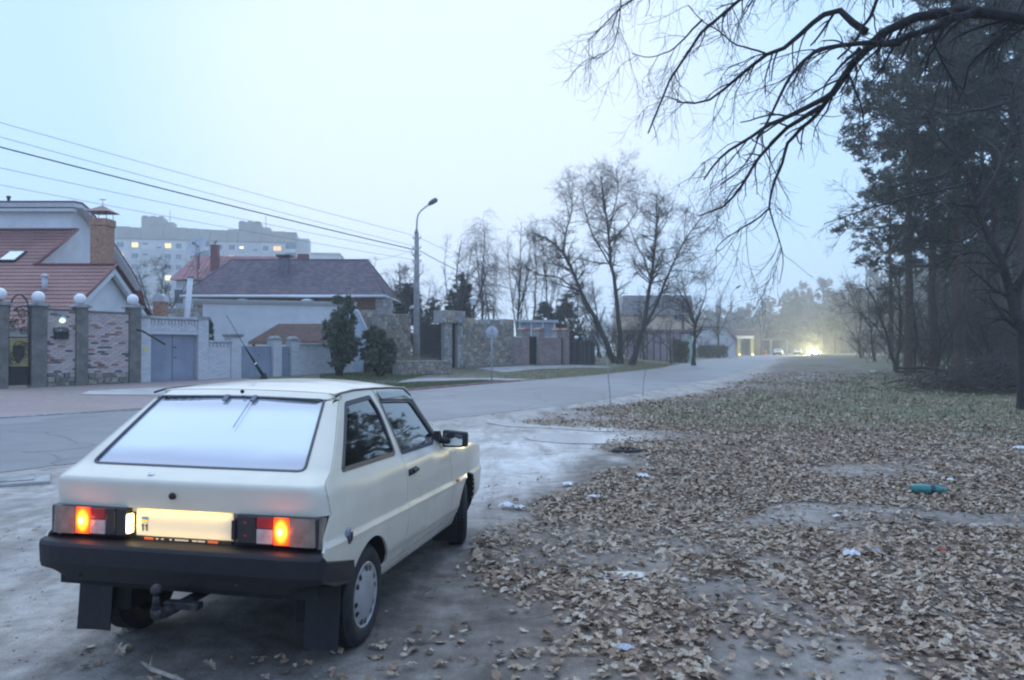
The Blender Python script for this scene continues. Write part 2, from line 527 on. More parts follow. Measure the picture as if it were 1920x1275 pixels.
def arc(cy, cz, r, a0, a1, n, sq=1.0):
    return [(cy + r * math.cos(R(a0 + (a1 - a0) * k / n)), cz + r * sq * math.sin(R(a0 + (a1 - a0) * k / n))) for k in range(n + 1)]

# tailgate: one pressed panel round the rear glass
TG = [(.078, .828), (.068, .87), (.052, .94), (.049, .962), (.054, .974), (.088, .990), (.175, 1.027), (.40, 1.194), (.62, 1.358), (.69, 1.398)]
_tl = [0.]
for (a, b), (c, d) in zip(TG, TG[1:]): _tl.append(_tl[-1] + math.hypot(c - a, d - b))
_ss = np.linspace(0, _tl[-1], 900); _kk = np.ones(31) / 31
_TGy = np.convolve(np.pad(np.interp(_ss, _tl, [a for a, b in TG]), 15, 'reflect', reflect_type='odd'), _kk, 'valid'); _TGz = np.convolve(np.pad(np.interp(_ss, _tl, [b for a, b in TG]), 15, 'reflect', reflect_type='odd'), _kk, 'valid')
def TGp(s): return float(np.interp(s, _ss, _TGy)), float(np.interp(s, _ss, _TGz))
def TGp_old(s): return float(np.interp(s, _tl, [a for a, b in TG])), float(np.interp(s, _tl, [b for a, b in TG]))
def s_of_z(z): return float(np.interp(z, _TGz, _ss))
def TGw(s):
    y, z = TGp(s)
    w = .7
    for _ in range(4): w = XS(y + .055 + .012 * (w / .7) ** 2, z - (.012 if z > 1.36 else 0)) - .007
    return w
def tg_surf(x, s):
    y, z = TGp(s)
    w = TGw(s)
    e = abs(x) - (w - .07)
    if e > 0: y += .055 * (e / .07) ** 2
    y += .012 * (x / .7) ** 2
    if z > 1.36: z -= .012 * (x / .5) ** 2
    return (x, y, z)
RA, FA = (.69, .27), (2.99, .27)
B_top, B_bot = (1.262, 1.375), (1.285, .965)
quarter_hole = rounded([(.742, 1.338), (1.162, 1.352), (1.222, 1.25), (1.208, .985), (.345, 1.008)][::-1], [.03, .02, .10, .05, .035][::-1])
_redge = [tg_surf(TGw(q), q)[1:] for q in np.linspace(0, _tl[-1] * .985, 24)]
quarter_out = ([(a + .005, b) for a, b in _redge] + [(.76, 1.390), (.95, 1.392), (1.255, 1.386)]
    + [B_bot, (1.306, .827), (1.330, .66), (1.327, .56), (1.302, .40), (1.302, .40)][:-1]
    + [(1.302, .348), (.955, .352)] + arc(RA[0], RA[1], .328, 18, 150, 18, 1.0) + [(.395, .535), (.03, .612)])
door_hole = rounded([(1.29, 1.322), (1.90, 1.285), (2.125, 1.008), (2.03, .955), (1.312, .975)], [.02, .05, .03, .03, .02])
door_out = [(1.272, 1.384), (1.83, 1.366), (1.935, 1.30), (2.19, 1.0), (2.32, .925), (2.365, .80), (2.42, .66), (2.405, .45), (2.37, .335), (1.308, .352), (1.308, .40), (1.333, .56), (1.336, .66), (1.312, .827), (1.291, .965)]
fender_out = [(2.328, .92), (2.372, .80), (2.427, .66), (2.412, .45), (2.377, .32), (2.62, .31)] + arc(FA[0], FA[1], .335, 172, 8, 18) + [(3.36, .34), (3.62, .36), (3.63, .60), (3.60, .76), (3.0, .865), (2.6, .91)]
sill_out = [(.958, .346), (1.302, .342), (2.40, .322), (2.62, .305), (2.62, .25), (.958, .285)]

for sg in (1, -1):
    fl = sg < 0
    panel('rear_quarter', quarter_out, side(sg), paint, car, [quarter_hole], extra=creasepts, flip=fl)
    d = panel('door', door_out, side(sg), paint, car, [door_hole], extra=creasepts, flip=fl)
    panel('front_fender', fender_out, side(sg), paint, car, extra=creasepts, flip=fl)
    panel('sill', sill_out, side(sg), paint, car, lip=.03, flip=fl)
    off = lambda k: (lambda y, z: (sg * (XS(y, z) + k), y, z))
    # windows: black rubber ring and dark glass
    for hole, par in ((quarter_hole, car), (door_hole, d)):
        w = panel('side_window', inset(hole, .012), off(-.008), car_glass, par, lip=0, flip=fl)
        panel('window_seal', inset(hole, -.004), off(.003), seal_m, par, [inset(hole, .020)], sp=9, lip=.012, flip=fl)
    # dark front pillar strip, drip rail
    panel('pillar_trim', [(1.86, 1.345), (1.93, 1.302), (2.185, 1.0), (2.13, .995), (1.90, 1.292)], off(.006), seal_m, d, lip=.008, flip=fl, sp=9)
    rail = MB()
    rail.tube([(sg * (XS(y, z) + .004), y, z) for y, z in ((.64, 1.374), (.72, 1.389), (.95, 1.397), (1.28, 1.391), (1.6, 1.380), (1.86, 1.364), (1.95, 1.312))], .0065, 6)
    rail.build('drip_rail', seal_m, car)
    panel('wind_deflector', rounded([(1.285, 1.372), (1.82, 1.352), (1.93, 1.29), (1.86, 1.29), (1.79, 1.318), (1.315, 1.322)], .012), lambda y, z: (sg * (XS(y, z) + .012 + .10 * max(0, 1.372 - z)), y, z), smoke_glass, d, lip=.003, flip=fl, sp=.02)
    # door handle
    h = MB()
    hx = XS(1.43, .85)
    h.box(sg * hx - .004, sg * hx + .004, 1.345, 1.515, .828, .872, 0, .003)
    h.box(min(sg * (hx + .004), sg * (hx + .024)), max(sg * (hx + .004), sg * (hx + .024)), 1.40, 1.51, .842, .866, 0, .006)
    h.sphere((sg * (hx + .004), 1.368, .848), .017, 0, 12, 8)
    h.build('handle', blackp, d)
    # side marker lamp
    mk = MB(); mx = XS(2.56, .608)
    mk.box(min(sg * (mx - .004), sg * (mx + .014)), max(sg * (mx - .004), sg * (mx + .014)), 2.53, 2.60, .592, .622, 0, .005)
    mk.build('side_marker', amber, car)

# tailgate surface and panel
rows = np.linspace(_tl[0], _tl[-1], 26)
tg_out = [(TGw(s), s) for s in rows] + [(-TGw(s), s) for s in rows[::-1]]
gb, gt = s_of_z(1.026), s_of_z(1.366)
glass_out = rounded([(-.602, gb), (.602, gb), (.503, gt), (-.503, gt)], [.05, .05, .035, .035], 6)
tg = panel('tailgate', tg_out, tg_surf, paint, car, [inset(glass_out, .004)], sp=.035, lip=.015,
           extra=[(x, q) for x in np.arange(-.72, .72, .016) for q in np.linspace(s_of_z(.945), s_of_z(1.004), 8)])
panel('rear_window', inset(glass_out, .011), lambda x, s: tuple(Vector(tg_surf(x, s)) + Vector((0, .006, -.004))), fog_m, tg, sp=.05, lip=0)
panel('window_seal', inset(glass_out, -.002), lambda x, s: tuple(Vector(tg_surf(x, s)) + Vector((0, -.002, .003))), seal_m, tg, [inset(glass_out, .0125)], sp=9, lip=.012)
k = MB()
k.lathe([(.001, -.018), (.012, -.018), (.017, -.010), (.018, .012)], 16, 0, 'y', (-.042, TGp(s_of_z(.901))[0] - .002, .901))
k.build('lock', blackp, tg)
k = MB(); k.lathe([(.001, -.006), (.012, -.005), (.014, .002)], 12, 0, 'y', (0, 0, 0))
o = k.build('badge', chrome, tg, (-.19, .098, .997), (R(-60), 0, R(25))); o.scale = (1.25, 1, .75)
for hx in (-.085, .085):
    k = MB(); k.box(-.014, .014, -.02, .03, -.004, .007, 0, .003)
    k.build('hinge', mat('painted hinge', (.16, .18, .22), rough=.5) if 'painted hinge' not in bpy.data.materials else bpy.data.materials['painted hinge'], tg, (hx, .604, 1.352), (R(36), 0, 0))
k = MB(); k.sphere((0, .632, 1.392), .012, 0, 10, 6); k.build('washer_nozzle', blackp, tg)
k = MB(); k.tube([tuple(Vector(tg_surf(.075, s_of_z(z))) + Vector((0, -.006, .006))) for z in (1.345, 1.30, 1.25, 1.205)], .0022, 5)
k.build('wire', mat('thin heater wire', (.10, .11, .15), rough=.5, var=0), tg)

# roof
def roof_w(y): return float(np.interp(y, [.66, .95, 1.3, 1.9, 2.0], [.533, .530, .532, .548, .552]))
def roof_z(x, y):
    zr = float(np.interp(y, [.62, .72, .95, 1.28, 1.6, 1.9, 2.0], [1.374, 1.390, 1.398, 1.392, 1.381, 1.363, 1.345]))
    z0 = float(np.interp(y, [.66, .75, 1.0, 1.3, 1.6, 1.85, 2.0], [1.393, 1.412, 1.430, 1.438, 1.432, 1.408, 1.375]))
    t = min(1, abs(x) / roof_w(y))
    return z0 - (z0 - zr) * (t ** 2.6)
roof_out = [(roof_w(y), y) for y in np.linspace(.70, 1.96, 20)] + [(-roof_w(y), y) for y in np.linspace(1.96, .70, 20)]
panel('roof', roof_out, lambda x, y: (x, y, roof_z(x, y)), paint, car, sp=.05, lip=.02)
# windscreen, bonnet, nose
panel('windscreen', [(-.54, 0), (.54, 0), (.68, 1), (-.68, 1)], lambda x, t: (x, 1.955 + .40 * t - .05 * (x / .6) ** 2, 1.372 - .40 * t), car_glass, car, sp=.12, lip=0, seg=.1)
def bon(x, t):
    y = 2.36 + 1.22 * t
    return (x, y - .04 * (x / .6) ** 2, .965 - .16 * t - .10 * max(0, t - .85) - .045 * (x / .7) ** 2)
panel('bonnet', [(-.70, 0), (.70, 0), (.69, 1), (-.69, 1)], bon, paint, car, sp=.08, lip=.02, seg=.05)
nb = MB()
nb.box(-.70, .70, 3.50, 3.60, .58, .755, 0, .02)
nb.build('nose_panel', paint, car)
fb = MB(); fb.box(-.70, .70, 3.40, 3.64, .34, .54, 0, .03); fb.build('front_bumper', blackp, car)
for sx in (-1, 1):
    k = MB(); k.box(sx * .56 - .12, sx * .56 + .12, 3.585, 3.615, .62, .74, 0, .01); k.build('headlamp', lens_clear, car)

# underbody and wheel wells
ub = MB()
ub.box(-.50, .50, 1.0, 3.5, .24, .30); ub.box(-.50, .50, .15, 1.0, .40, .46); ub.box(-.58, .58, .13, .16, .44, .62); ub.box(-.66, .66, 1.02, 2.6, .25, .33)
ub.box(-.70, .70, .10, .14, .42, .80)
ub.build('underbody', under_m, car)
for cy in (RA[0], FA[0]):
    for sx in (-1, 1):
        k = MB()
        a = arc(cy, .27, .335, -10, 190, 20)
        for (y0, z0), (y1, z1) in zip(a, a[1:]):
            k.face([(sx * .48, y0, z0), (sx * .48, y1, z1), (sx * (XS(y1, z1) - .004), y1, z1), (sx * (XS(y0, z0) - .004), y0, z0)], 0, True)
        k.face([(sx * .48, y, z) for y, z in a])
        k.build('wheel_well', under_m, car)
ex = MB(); ex.tube([(.30, .45, .33), (.30, .6, .30), (.22, .9, .29), (.1, 1.6, .25)], .022, 10)
ex.build('exhaust', steel_d, car)

# cabin
cab = MB()
cab.box(-.60, .60, .45, 2.2, .33, .36)
for sx in (-1, 1):
    cab.box(sx * .31 - .23, sx * .31 + .23, 1.25, 1.75, .42, .60, 0, .06)
    cab.box(sx * .31 - .22, sx * .31 + .22, 1.18, 1.32, .56, 1.12, 0, .06)
    cab.box(sx * .31 - .12, sx * .31 + .12, 1.17, 1.27, 1.14, 1.29, 0, .04)
cab.box(-.55, .55, .68, .82, .50, 1.02, 0, .05); cab.box(-.58, .58, .82, 1.10, .42, .55, 0, .05)
cab.build('seats', seat_m, car)
k = MB(); k.box(-.64, .64, 1.98, 2.3, .62, .93, 0, .05)
k.build('dashboard', under_m, car)
k = MB(); k.box(-.62, .62, .22, .66, .93, .95); k.build('parcel_shelf', under_m, car)
k = MB()
k.lathe([(.18 + .013 * math.cos(t), .013 * math.sin(t)) for t in np.linspace(0, 2 * PI, 8, endpoint=False)], 28, 0, 'z', closed=True)
k.build('steering_wheel', under_m, car, (-.31, 1.90, .90), (R(65), 0, 0))

# rear bumper: a moulded bar with a chamfered lower edge, wrapping round to the arches
bp_prof = [(.12, .668), (.020, .664), (-.004, .655), (-.014, .637), (-.008, .55), (.006, .515), (.022, .465), (.12, .455)]
bm_ = MB()
def bump_row(x):
    t = max(0, abs(x) - .62) / .14
    out = []
    for (y, z) in bp_prof:
        yy = y + .03 * min(1, t) ** 2
        zz = z + (.07 * min(1, max(0, (abs(x) - .585) / .15)) if z < .50 else 0)
        out.append((x, yy, zz))
    return out
xs_b = [-.758, -.745, -.72, -.68, -.62, -.585] + list(np.linspace(-.5, .5, 9)) + [.585, .62, .68, .72, .745, .758]
rows_b = [bump_row(x) for x in xs_b]
for r0, r1 in zip(rows_b, rows_b[1:]):
    for j in range(len(bp_prof) - 1):
        bm_.face([r0[j], r0[j + 1], r1[j + 1], r1[j]], 0, False)
for sx, rr in ((-1, rows_b[0]), (1, rows_b[-1])):
    top0, top1 = (.02, .622), (.408, .540); bot1, bot0 = (.425, .425), (.02, .525)
    xo = .7755
    ring = [(sx * .765, rr[1][1] + .02, .645), (sx * .765, rr[4][1] + .02, .545)]
    A = [(sx * .770, .035, .655), (sx * xo, .07, .622), (sx * xo, .408, .545), (sx * xo, .430, .425), (sx * xo, .16, .475), (sx * .770, .04, .525)]
    bm_.face(A if sx > 0 else A[::-1])
    bm_.face([rr[1], rr[2], A[0]] if sx < 0 else [A[0], rr[2], rr[1]])
    bm_.face([rr[2], rr[3], A[0]]); bm_.face([rr[3], rr[4], A[5], A[0]]); bm_.face([rr[4], rr[5], A[5]]); bm_.face([rr[5], rr[6], A[4], A[5]])
    bm_.face([A[0], A[1], (sx * .70, .07, .640), (sx * .70, .03, .660)]); bm_.face([A[1], A[2], (sx * .70, .408, .545), (sx * .70, .07, .640)])
    bm_.face([A[3], A[4], (sx * .66, .14, .475), (sx * .66, .43, .425)])
bmp = bm_.build('rear_bumper', blackp, car)
mm = bmesh.new(); mm.from_mesh(bmp.data)
bmesh.ops.remove_doubles(mm, verts=mm.verts[:], dist=.0005); bmesh.ops.recalc_face_normals(mm, faces=mm.faces[:])
mm.to_mesh(bmp.data); mm.free()
add_bevel(bmp, .012, 3)
for hx in (-.52, .34):
    k = MB(); k.lathe([(.001, -.004), (.012, -.004), (.014, .006)], 10, 0, 'y', (hx, .012, .495)); k.build('bumper_bolt', under_m, bmp)
# strip of body between the lamps, above the bumper, and the recessed plate
k = MB()
k.box(-.30, .30, .109, .12, .662, .832); k.box(-.735, .735, .112, .125, .655, .690)
k.build('rear_panel', paint, car)
pl = MB(); pl.box(-.268, .268, .096, .102, .686, .824, 0, .003)
plate = pl.build('licence_plate', plate_m, car)
DY = .026
pt = MB()
pt.box(-.238, -.200, .0670 + DY, .0690 + DY, .770, .782, 0); pt.box(-.238, -.200, .0670 + DY, .0690 + DY, .757, .769, 1)
for cx_, in ((-.232,), (-.210,)):
    pt.box(cx_, cx_ + .006, .0665 + DY, .0690 + DY, .712, .746, 2); pt.box(cx_ - .006, cx_, .0665 + DY, .0690 + DY, .736, .742, 2)
pt.build('print', [blue_m, yel_m, blk], plate)
pf = MB()
pf.box(-.262, .262, .0635 + DY, .106, .664, .6855, 0); pf.box(-.215, -.165, .0605 + DY, .0628 + DY, .671, .683, 1); pf.box(.135, .19, .0605 + DY, .0628 + DY, .671, .683, 1)
for q in (-.15, -.12, -.075, -.045, -.03, -.015, .0, .015, .05, .08, .10): pf.box(q, q + .012 + .006 * (int(q * 1000) % 3), .0605 + DY, .0628 + DY, .673, .681, 2)
pf.build('plate_frame', [blackp, org_m, plate_m], plate)
for sx in (-1, 1):
    k = MB(); k.box(sx * .287 - .009, sx * .287 + .009, .052, .094, .702, .798, 0, .006)
    k.build('plate_lamp', plate_light if sx < 0 else mat('plate lamp shell', (.03, .03, .03), var=0), car)
for zz, yy, rx, en in ((.825, .072, R(22), .34), (.684, .050, R(145), .16)):  # unseen strip lights added above and below the plate to brighten it
    ld = bpy.data.lights.new('plate_fill', 'AREA'); ld.shape = 'RECTANGLE'; ld.size = .50; ld.size_y = .012; ld.energy = en; ld.color = (1, .64, .14)
    lo = bpy.data.objects.new('plate_fill', ld); COL.objects.link(lo); lo.parent = car; lo.location = (0, yy, zz); lo.rotation_euler = (rx, 0, 0)
# tail lamps
for sx in (-1, 1):
    def bx(x0, x1, y0, y1, z0, z1): return (min(sx * x0, sx * x1), max(sx * x0, sx * x1), y0, y1, z0, z1)
    k = MB(); k.box(*bx(.300, .728, .060, .13, .683, .828), 0, .008); lamp = k.build('tail_lamp', lens_dark, car)
    def cell(n, x0, x1, z0, z1, m, y=.052):
        q = MB(); q.box(*bx(x0, x1, y, .062, z0, z1), 0, .004); return q.build(n, m, lamp)
    q = MB()                                          # outer dull lens, turning the corner of the body
    cor = [(.585, .052), (.690, .052), (.722, .062), (.738, .085), (.742, .14)]
    for (xa, ya), (xb, yb) in zip(cor, cor[1:]):
        f = [(sx * xa, ya, .688), (sx * xb, yb, .688), (sx * (xb - .004), yb, .824), (sx * (xa - (.004 if xa > .6 else 0)), ya, .824)]
        q.face(f if sx > 0 else f[::-1], 0, True)
    q.face([(sx * a, b, .824) for a, b in cor] + [(sx * .585, .14, .824)]); q.face([(sx * a, b, .688) for a, b in cor] + [(sx * .585, .14, .688)])
    q.build('corner_lens', lens_smoke, lamp)
    cell('lit_lens', .500, .583, .690, .824, lens_lit)
    q = MB(); q.sphere((sx * .541, .044, .757), .013, 0, 12, 8, 1.3); o = q.build('filament', lens_hot2, lamp); o.scale = (1, .3, 1); o.location = (0, .026, 0)
    cell('red_lens', .412, .497, .768, .822, lens_red); cell('reverse_lens', .412, .497, .692, .764, lens_clear)
    cell('dark_lens', .36, .409, .69, .824, lens_dark)
    if sx > 0:
        for zz in (.725, .79): cell('reflector', .345, .362, zz - .006, zz + .008, lens_red, .050)
    ld = bpy.data.lights.new('tail_bulb', 'POINT'); ld.energy = .35; ld.color = (1, .13, .03); ld.shadow_soft_size = .03
    lo = bpy.data.objects.new('tail_bulb', ld); COL.objects.link(lo); lo.parent = car; lo.location = (sx * .54, .005, .745)

# tow bar, mud flaps, fuel cap, aerial, mirrors
k = MB()
k.tube([(.0, -.12, .40), (.0, -.12, .43), (.0, -.12, .465)], [.020, .017, .015], 12); k.sphere((0, -.12, .495), .027, 0, 16, 10)
k.tube([(.0, -.12, .405), (.0, -.115, .375), (.01, -.07, .368), (.05, .05, .39), (.07, .3, .40)], [.026, .028, .026, .024, .024], 10)
k.box(-.02, .16, -.035, .02, .375, .41, 0, .006)
k.build('tow_ball', steel_d, car)
for sx in (-1, 1):
    k = MB()
    fl = lambda x, z, d: (sx * x, .30 + d + .012 * math.sin((x - .5) * 14) - .10 * max(0, .47 - z) ** 1.5, z)
    zt = np.linspace(.47, .115, 8)
    for a0, a1 in ((.555, .62), (.62, .69), (.69, .745)):
        for b0, b1 in zip(zt, zt[1:]):
            k.face([fl(a0, b0, 0), fl(a1, b0, 0), fl(a1, b1, 0), fl(a0, b1, 0)]); k.face([fl(a0, b0, .008), fl(a0, b1, .008), fl(a1, b1, .008), fl(a1, b0, .008)])
            if a0 < .56: k.face([fl(a0, b0, 0), fl(a0, b1, 0), fl(a0, b1, .008), fl(a0, b0, .008)])
            if a1 > .74: k.face([fl(a1, b0, 0), fl(a1, b0, .008), fl(a1, b1, .008), fl(a1, b1, 0)])
        k.face([fl(a0, .115, 0), fl(a1, .115, 0), fl(a1, .115, .008), fl(a0, .115, .008)])
    k.build('mud_flap', blackp, car)
    k = MB()                                         # flap behind the front wheel
    k.box(min(sx * .55, sx * .75), max(sx * .55, sx * .75), 2.63, 2.64, .10, .34, 0, .003); k.build('mud_flap', blackp, car)
k = MB(); fx = XS(.344, .684)
k.lathe([(.001, .018), (.020, .018), (.028, .014), (.034, .012), (.040, .010), (.043, 0), (.043, -.02)], 24, 0, 'x', (fx - .004, .344, .682))
fc = k.build('fuel_cap', mat('cap chrome', (.22, .24, .28), rough=.25, var=.2, metal=.9), car)
k = MB(); k.box(fx + .013, fx + .018, .336, .352, .660, .704, 0, .002); k.build('cap_grip', blackp, fc)
k = MB()
rz = roof_z(-.40, 1.58)
k.lathe([(.036, 0), (.034, .012), (.024, .028), (.014, .055), (.001, .058)], 14, 0, 'z', (0, 0, 0))
an = k.build('aerial', blackp, car, (-.385, 1.60, rz - .002))
k = MB(); k.tube([(0, 0, .03), (-.045, -.03, .115)], [.013, .010], 10); k.tube([(-.045, -.03, .115), (-.105, -.06, .225)], [.008, .005], 8); k.tube([(-.105, -.06, .225), (-.235, -.10, .455)], [.0025, .0018], 6)
k.build('mast', blackp, an)
k = MB(); k.tube([(-.046, -.0307, .117), (-.050, -.032, .124)], .0105, 10); k.build('mast_ring', chrome, an)
for sx in (-1, 1):
    k = MB()
    bm2 = bmesh.new(); bmesh.ops.create_cube(bm2, size=1)
    for v in bm2.verts:
        v.co.x = v.co.x * .215; v.co.z = v.co.z * (.125 if v.co.x * sx < 0 else .105); v.co.y = v.co.y * .10 * (1 if v.co.y < 0 else .6)
    bmesh.ops.bevel(bm2, geom=bm2.edges[:], offset=.022, segments=3, affect='EDGES', profile=.6)
    k.add_bm(bm2, 0, True); bm2.free()
    mr = k.build('wing_mirror', blackp, car, (sx * .835, 2.255, .972), (0, 0, R(-14) * sx)); mr.scale = (.90, .9, 1.06)
    q = MB(); q.prism(rounded([(-.088, -.046), (.088, -.040), (.088, .038), (-.088, .044)] if sx > 0 else [(-.088, -.040), (.088, -.046), (.088, .044), (-.088, .038)], .018, 3), 'y', -.0535, -.0505)
    q.build('mirror_glass', mirror_m, mr)
    q = MB(); q.prism([(2.10, .97), (2.23, .955), (2.14, 1.04), (2.11, 1.04)], 'x', sx * .705, sx * .745); q.tube([(sx * .72, 2.19, .965), (sx * .79, 2.23, .955)], .024, 8)
    q.build('mirror_bracket', blackp, car)

# wheels
def make_wheel(loc, rz, sg):
    k = MB()
    w, r, ri = .078, .272, .178
    prof = [(ri - .01, w - .02), (ri, w - .008), (ri + .012, w - .002), (.225, w + .004), (.250, w - .004), (.264, w - .018), (.270, w - .030)]
    tread = []
    for q in np.linspace(w - .030, -(w - .030), 15): tread.append((r + .001 * math.cos(q * 20), q))
    t2 = []
    for i, (rr, q) in enumerate(tread):
        gr = i in (3, 7, 11)
        t2.append((rr - (.008 if gr else 0), q))
    full = prof + t2 + [(a, -b) for a, b in prof[::-1]]
    k.lathe(full, 72, 0, 'x')
    for q in range(60):                                  # cross cuts of the tread as small blocks
        a = 2 * PI * q / 60
        for (h0, h1, da) in ((.026, .052, 0), (.002, .022, .03), (-.022, -.002, 0), (-.052, -.026, .03)):
            ca = a + da
            pts = []
            for hh in (h0, h1):
                for dth in (-.036, .036):
                    for rr in (.266, .2775):
                        th = ca + dth + (hh - h0) * 1.2
                        pts.append((hh, rr * math.cos(th), rr * math.sin(th)))
            p = pts
            for f in ((p[1], p[3], p[7], p[5]), (p[0], p[1], p[5], p[4]), (p[2], p[6], p[7], p[3]), (p[0], p[2], p[3], p[1]), (p[4], p[5], p[7], p[6])): k.face(f)
    wh = k.build('wheel', rubber, car, loc, (0, 0, rz if sg > 0 else PI + rz))
    k = MB()
    k.lathe([(.182, .045), (.182, .066), (.176, .073), (.169, .070), (.160, .066), (.135, .072), (.09, .079), (.04, .082), (.001, .083)], 48, 0, 'x')
    k.build('wheel_cover', silver, wh)
    k = MB()
    for q in range(6):                                   # paired slots round the cover
        for da in (-.19, .19):
            a = 2 * PI * q / 6 + da + .3
            f = []
            for dth, rr in ((-.10, .160), (.10, .160), (.085, .128), (-.085, .134)):
                th = a + dth
                f.append((.0765 if rr < .15 else .0705, rr * math.cos(th), rr * math.sin(th)))
            k.face(f)
    tag(k.build('cover_slots', blk, wh), kind='stuff')
    k = MB(); k.lathe([(.001, -.03), (.17, -.03), (.178, -.06)], 24, 0, 'x'); k.build('rim', under_m, wh)
    return wh
for sx in (-1, 1):
    make_wheel((sx * .662, .69, .275), 0, sx)
    make_wheel((sx * .655, 2.99, .275), R(17), sx)
# ------------------------------------------------------------------ ground
def dirt_edge(Y):
    """x of the border between the bare dirt (left) and the leaf carpet (right)"""
    return np.interp(Y, [2, 3.8, 4.8, 6, 8.4, 10, 13, 15, 17, 20, 23, 26, 30, 40, 60, 90, 150], [.6, .2, -.25, -.3, -.1, .75, 2.0, 2.35, .9, .2, 2.9, 5.2, 7.6, 12.2, 19.6, 31.5, 54])
xs = np.concatenate([-np.geomspace(14, 430, 42)[::-1], np.arange(-13.5, -4, .45), np.arange(-4, 7, .13), np.arange(7, 34, .4), np.geomspace(34.5, 430, 34)])
ys = np.concatenate([np.linspace(-50, 0, 18), np.arange(.6, 2.4, .2), np.arange(2.4, 14, .12), np.arange(14, 24, .25), np.arange(24, 75, .5), np.geomspace(76, 560, 40)])
GX, GY = np.meshgrid(xs, ys)
GZ = terrain(GX, GY)
s_near = polydist(GX, GY, NEAR)          # positive = road side
s_far = polydist(GX, GY, FAR)
onroad = (s_near > .45) & (s_far < -.3)
rough = np.clip(-s_near / 2.5, 0, 1) * np.clip(1.2 - GY / 60, .25, 1)
GZ = GZ + rough * ((fbm(GX, GY, 1.9, 3) - .5) * .10 + (fbm(GX, GY, .5, 9) - .5) * .035)
under_car = np.exp(-(((GX + 1.2) / 1.6) ** 4 + ((GY - 5.6) / 2.3) ** 4))
GZ = GZ * (1 - under_car) + under_car * 0.0
GZ = GZ + .45 * sstep(GX - (14 + GY * .30), 0, 14) * sstep(GY, 14, 40) * np.clip(-s_near / 6, 0, 1) * .5
GZ = GZ + .30 * sstep(-s_near, .3, 5) * sstep(GY, 38, 75) * (1 - sstep(GY, 190, 260)) * (s_near < 0) * (1 - sstep(GX - (14 + GY * .30), 0, 14) * .5)
flat = np.exp(-((GX - .9) / 2.3) ** 6 - ((GY - 14.6) / 2.0) ** 6)
GZ = GZ * (1 - flat) + flat * .015
GZ = np.where(onroad, GZ - .05, GZ)
def ground_z(x, y):
    i = int(np.clip(np.searchsorted(xs, x) - 1, 0, len(xs) - 2)); j = int(np.clip(np.searchsorted(ys, y) - 1, 0, len(ys) - 2))
    fx = (x - xs[i]) / (xs[i + 1] - xs[i]); fy = (y - ys[j]) / (ys[j + 1] - ys[j])
    return float((GZ[j, i] * (1 - fx) + GZ[j, i + 1] * fx) * (1 - fy) + (GZ[j + 1, i] * (1 - fx) + GZ[j + 1, i + 1] * fx) * fy)
def ground_zv(x, y):
    i = np.clip(np.searchsorted(xs, x) - 1, 0, len(xs) - 2); j = np.clip(np.searchsorted(ys, y) - 1, 0, len(ys) - 2)
    fx = (x - xs[i]) / (xs[i + 1] - xs[i]); fy = (y - ys[j]) / (ys[j + 1] - ys[j])
    return (GZ[j, i] * (1 - fx) + GZ[j, i + 1] * fx) * (1 - fy) + (GZ[j + 1, i] * (1 - fx) + GZ[j + 1, i + 1] * fx) * fy
def leaf_density(X, Y):
    e = X - dirt_edge(Y)
    m = sstep(e + (fbm(X, Y, 1.6, 21) - .5) * 2.2, -.15, .55)
    n = fbm(X, Y, 1.5, 31)
    bare = sstep(n, .29, .43)
    m = m * (.18 + .82 * bare)
    m = m * np.interp(Y, [0, 14, 24, 40, 60], [1, 1, .75, .45, .2])
    m = m * (1 - .55 * sstep(X - dirt_edge(Y) + (fbm(X, Y, 3, 33) - .5) * 5, 4.5, 10) * sstep(Y, 11, 18))
    strip = (s_n(X, Y) > -.8)
    return np.where(strip, m * .05, m)
def s_n(X, Y): return polydist(X, Y, NEAR)
E_ = GX - dirt_edge(GY)
leafy = leaf_density(GX, GY)
sand = sstep(-E_ + (fbm(GX, GY, 2.5, 5) - .5) * 2.0, -.2, .8) * (s_near < .3)
sand = np.maximum(sand, sstep(s_near + (fbm(GX, GY, 3., 8) - .5) * 3 * np.interp(GY, [30, 90], [1, .4]), -np.interp(GY, [25, 55, 90], [3.4, 2.4, .9]), -np.interp(GY, [25, 90], [.8, .1])) * (s_near < .3))
sand = np.maximum(sand, .6 * (1 - sstep(fbm(GX, GY, 1.5, 31), .29, .43)) * (s_near < -.5) * (1 - sstep(GY, 16, 30)))
car_shade = np.exp(-(((GX + .75) / 1.75) ** 4 + ((GY - 4.9) / 2.5) ** 4)) * (.55 + .9 * fbm(GX, GY, .8, 17))  # the car's shade put into the ground colour, under and behind it
sand = sand * (1 - np.clip(car_shade, 0, .92))
grass = sstep(fbm(GX, GY, 4.5, 11) + np.clip((GX - dirt_edge(GY) - 3) / 14, -.3, .35), .50, .74) * sstep(GY, 9, 20) * (s_near < -1)
grass = np.where(s_far > .2, sstep(fbm(GX, GY, 3, 14), .15, .5), grass)
pale = np.exp(-((GX - .6) / 2.3) ** 4 - ((GY - 13.2) / 4.2) ** 4) * sand * sstep(fbm(GX, GY, 1.3, 19), .2, .5)
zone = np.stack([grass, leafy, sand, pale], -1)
nx_, ny_ = len(xs), len(ys)
idx = np.arange(nx_ * ny_).reshape(ny_, nx_)
quads = np.stack([idx[:-1, :-1], idx[:-1, 1:], idx[1:, 1:], idx[1:, :-1]], -1).reshape(-1, 4)

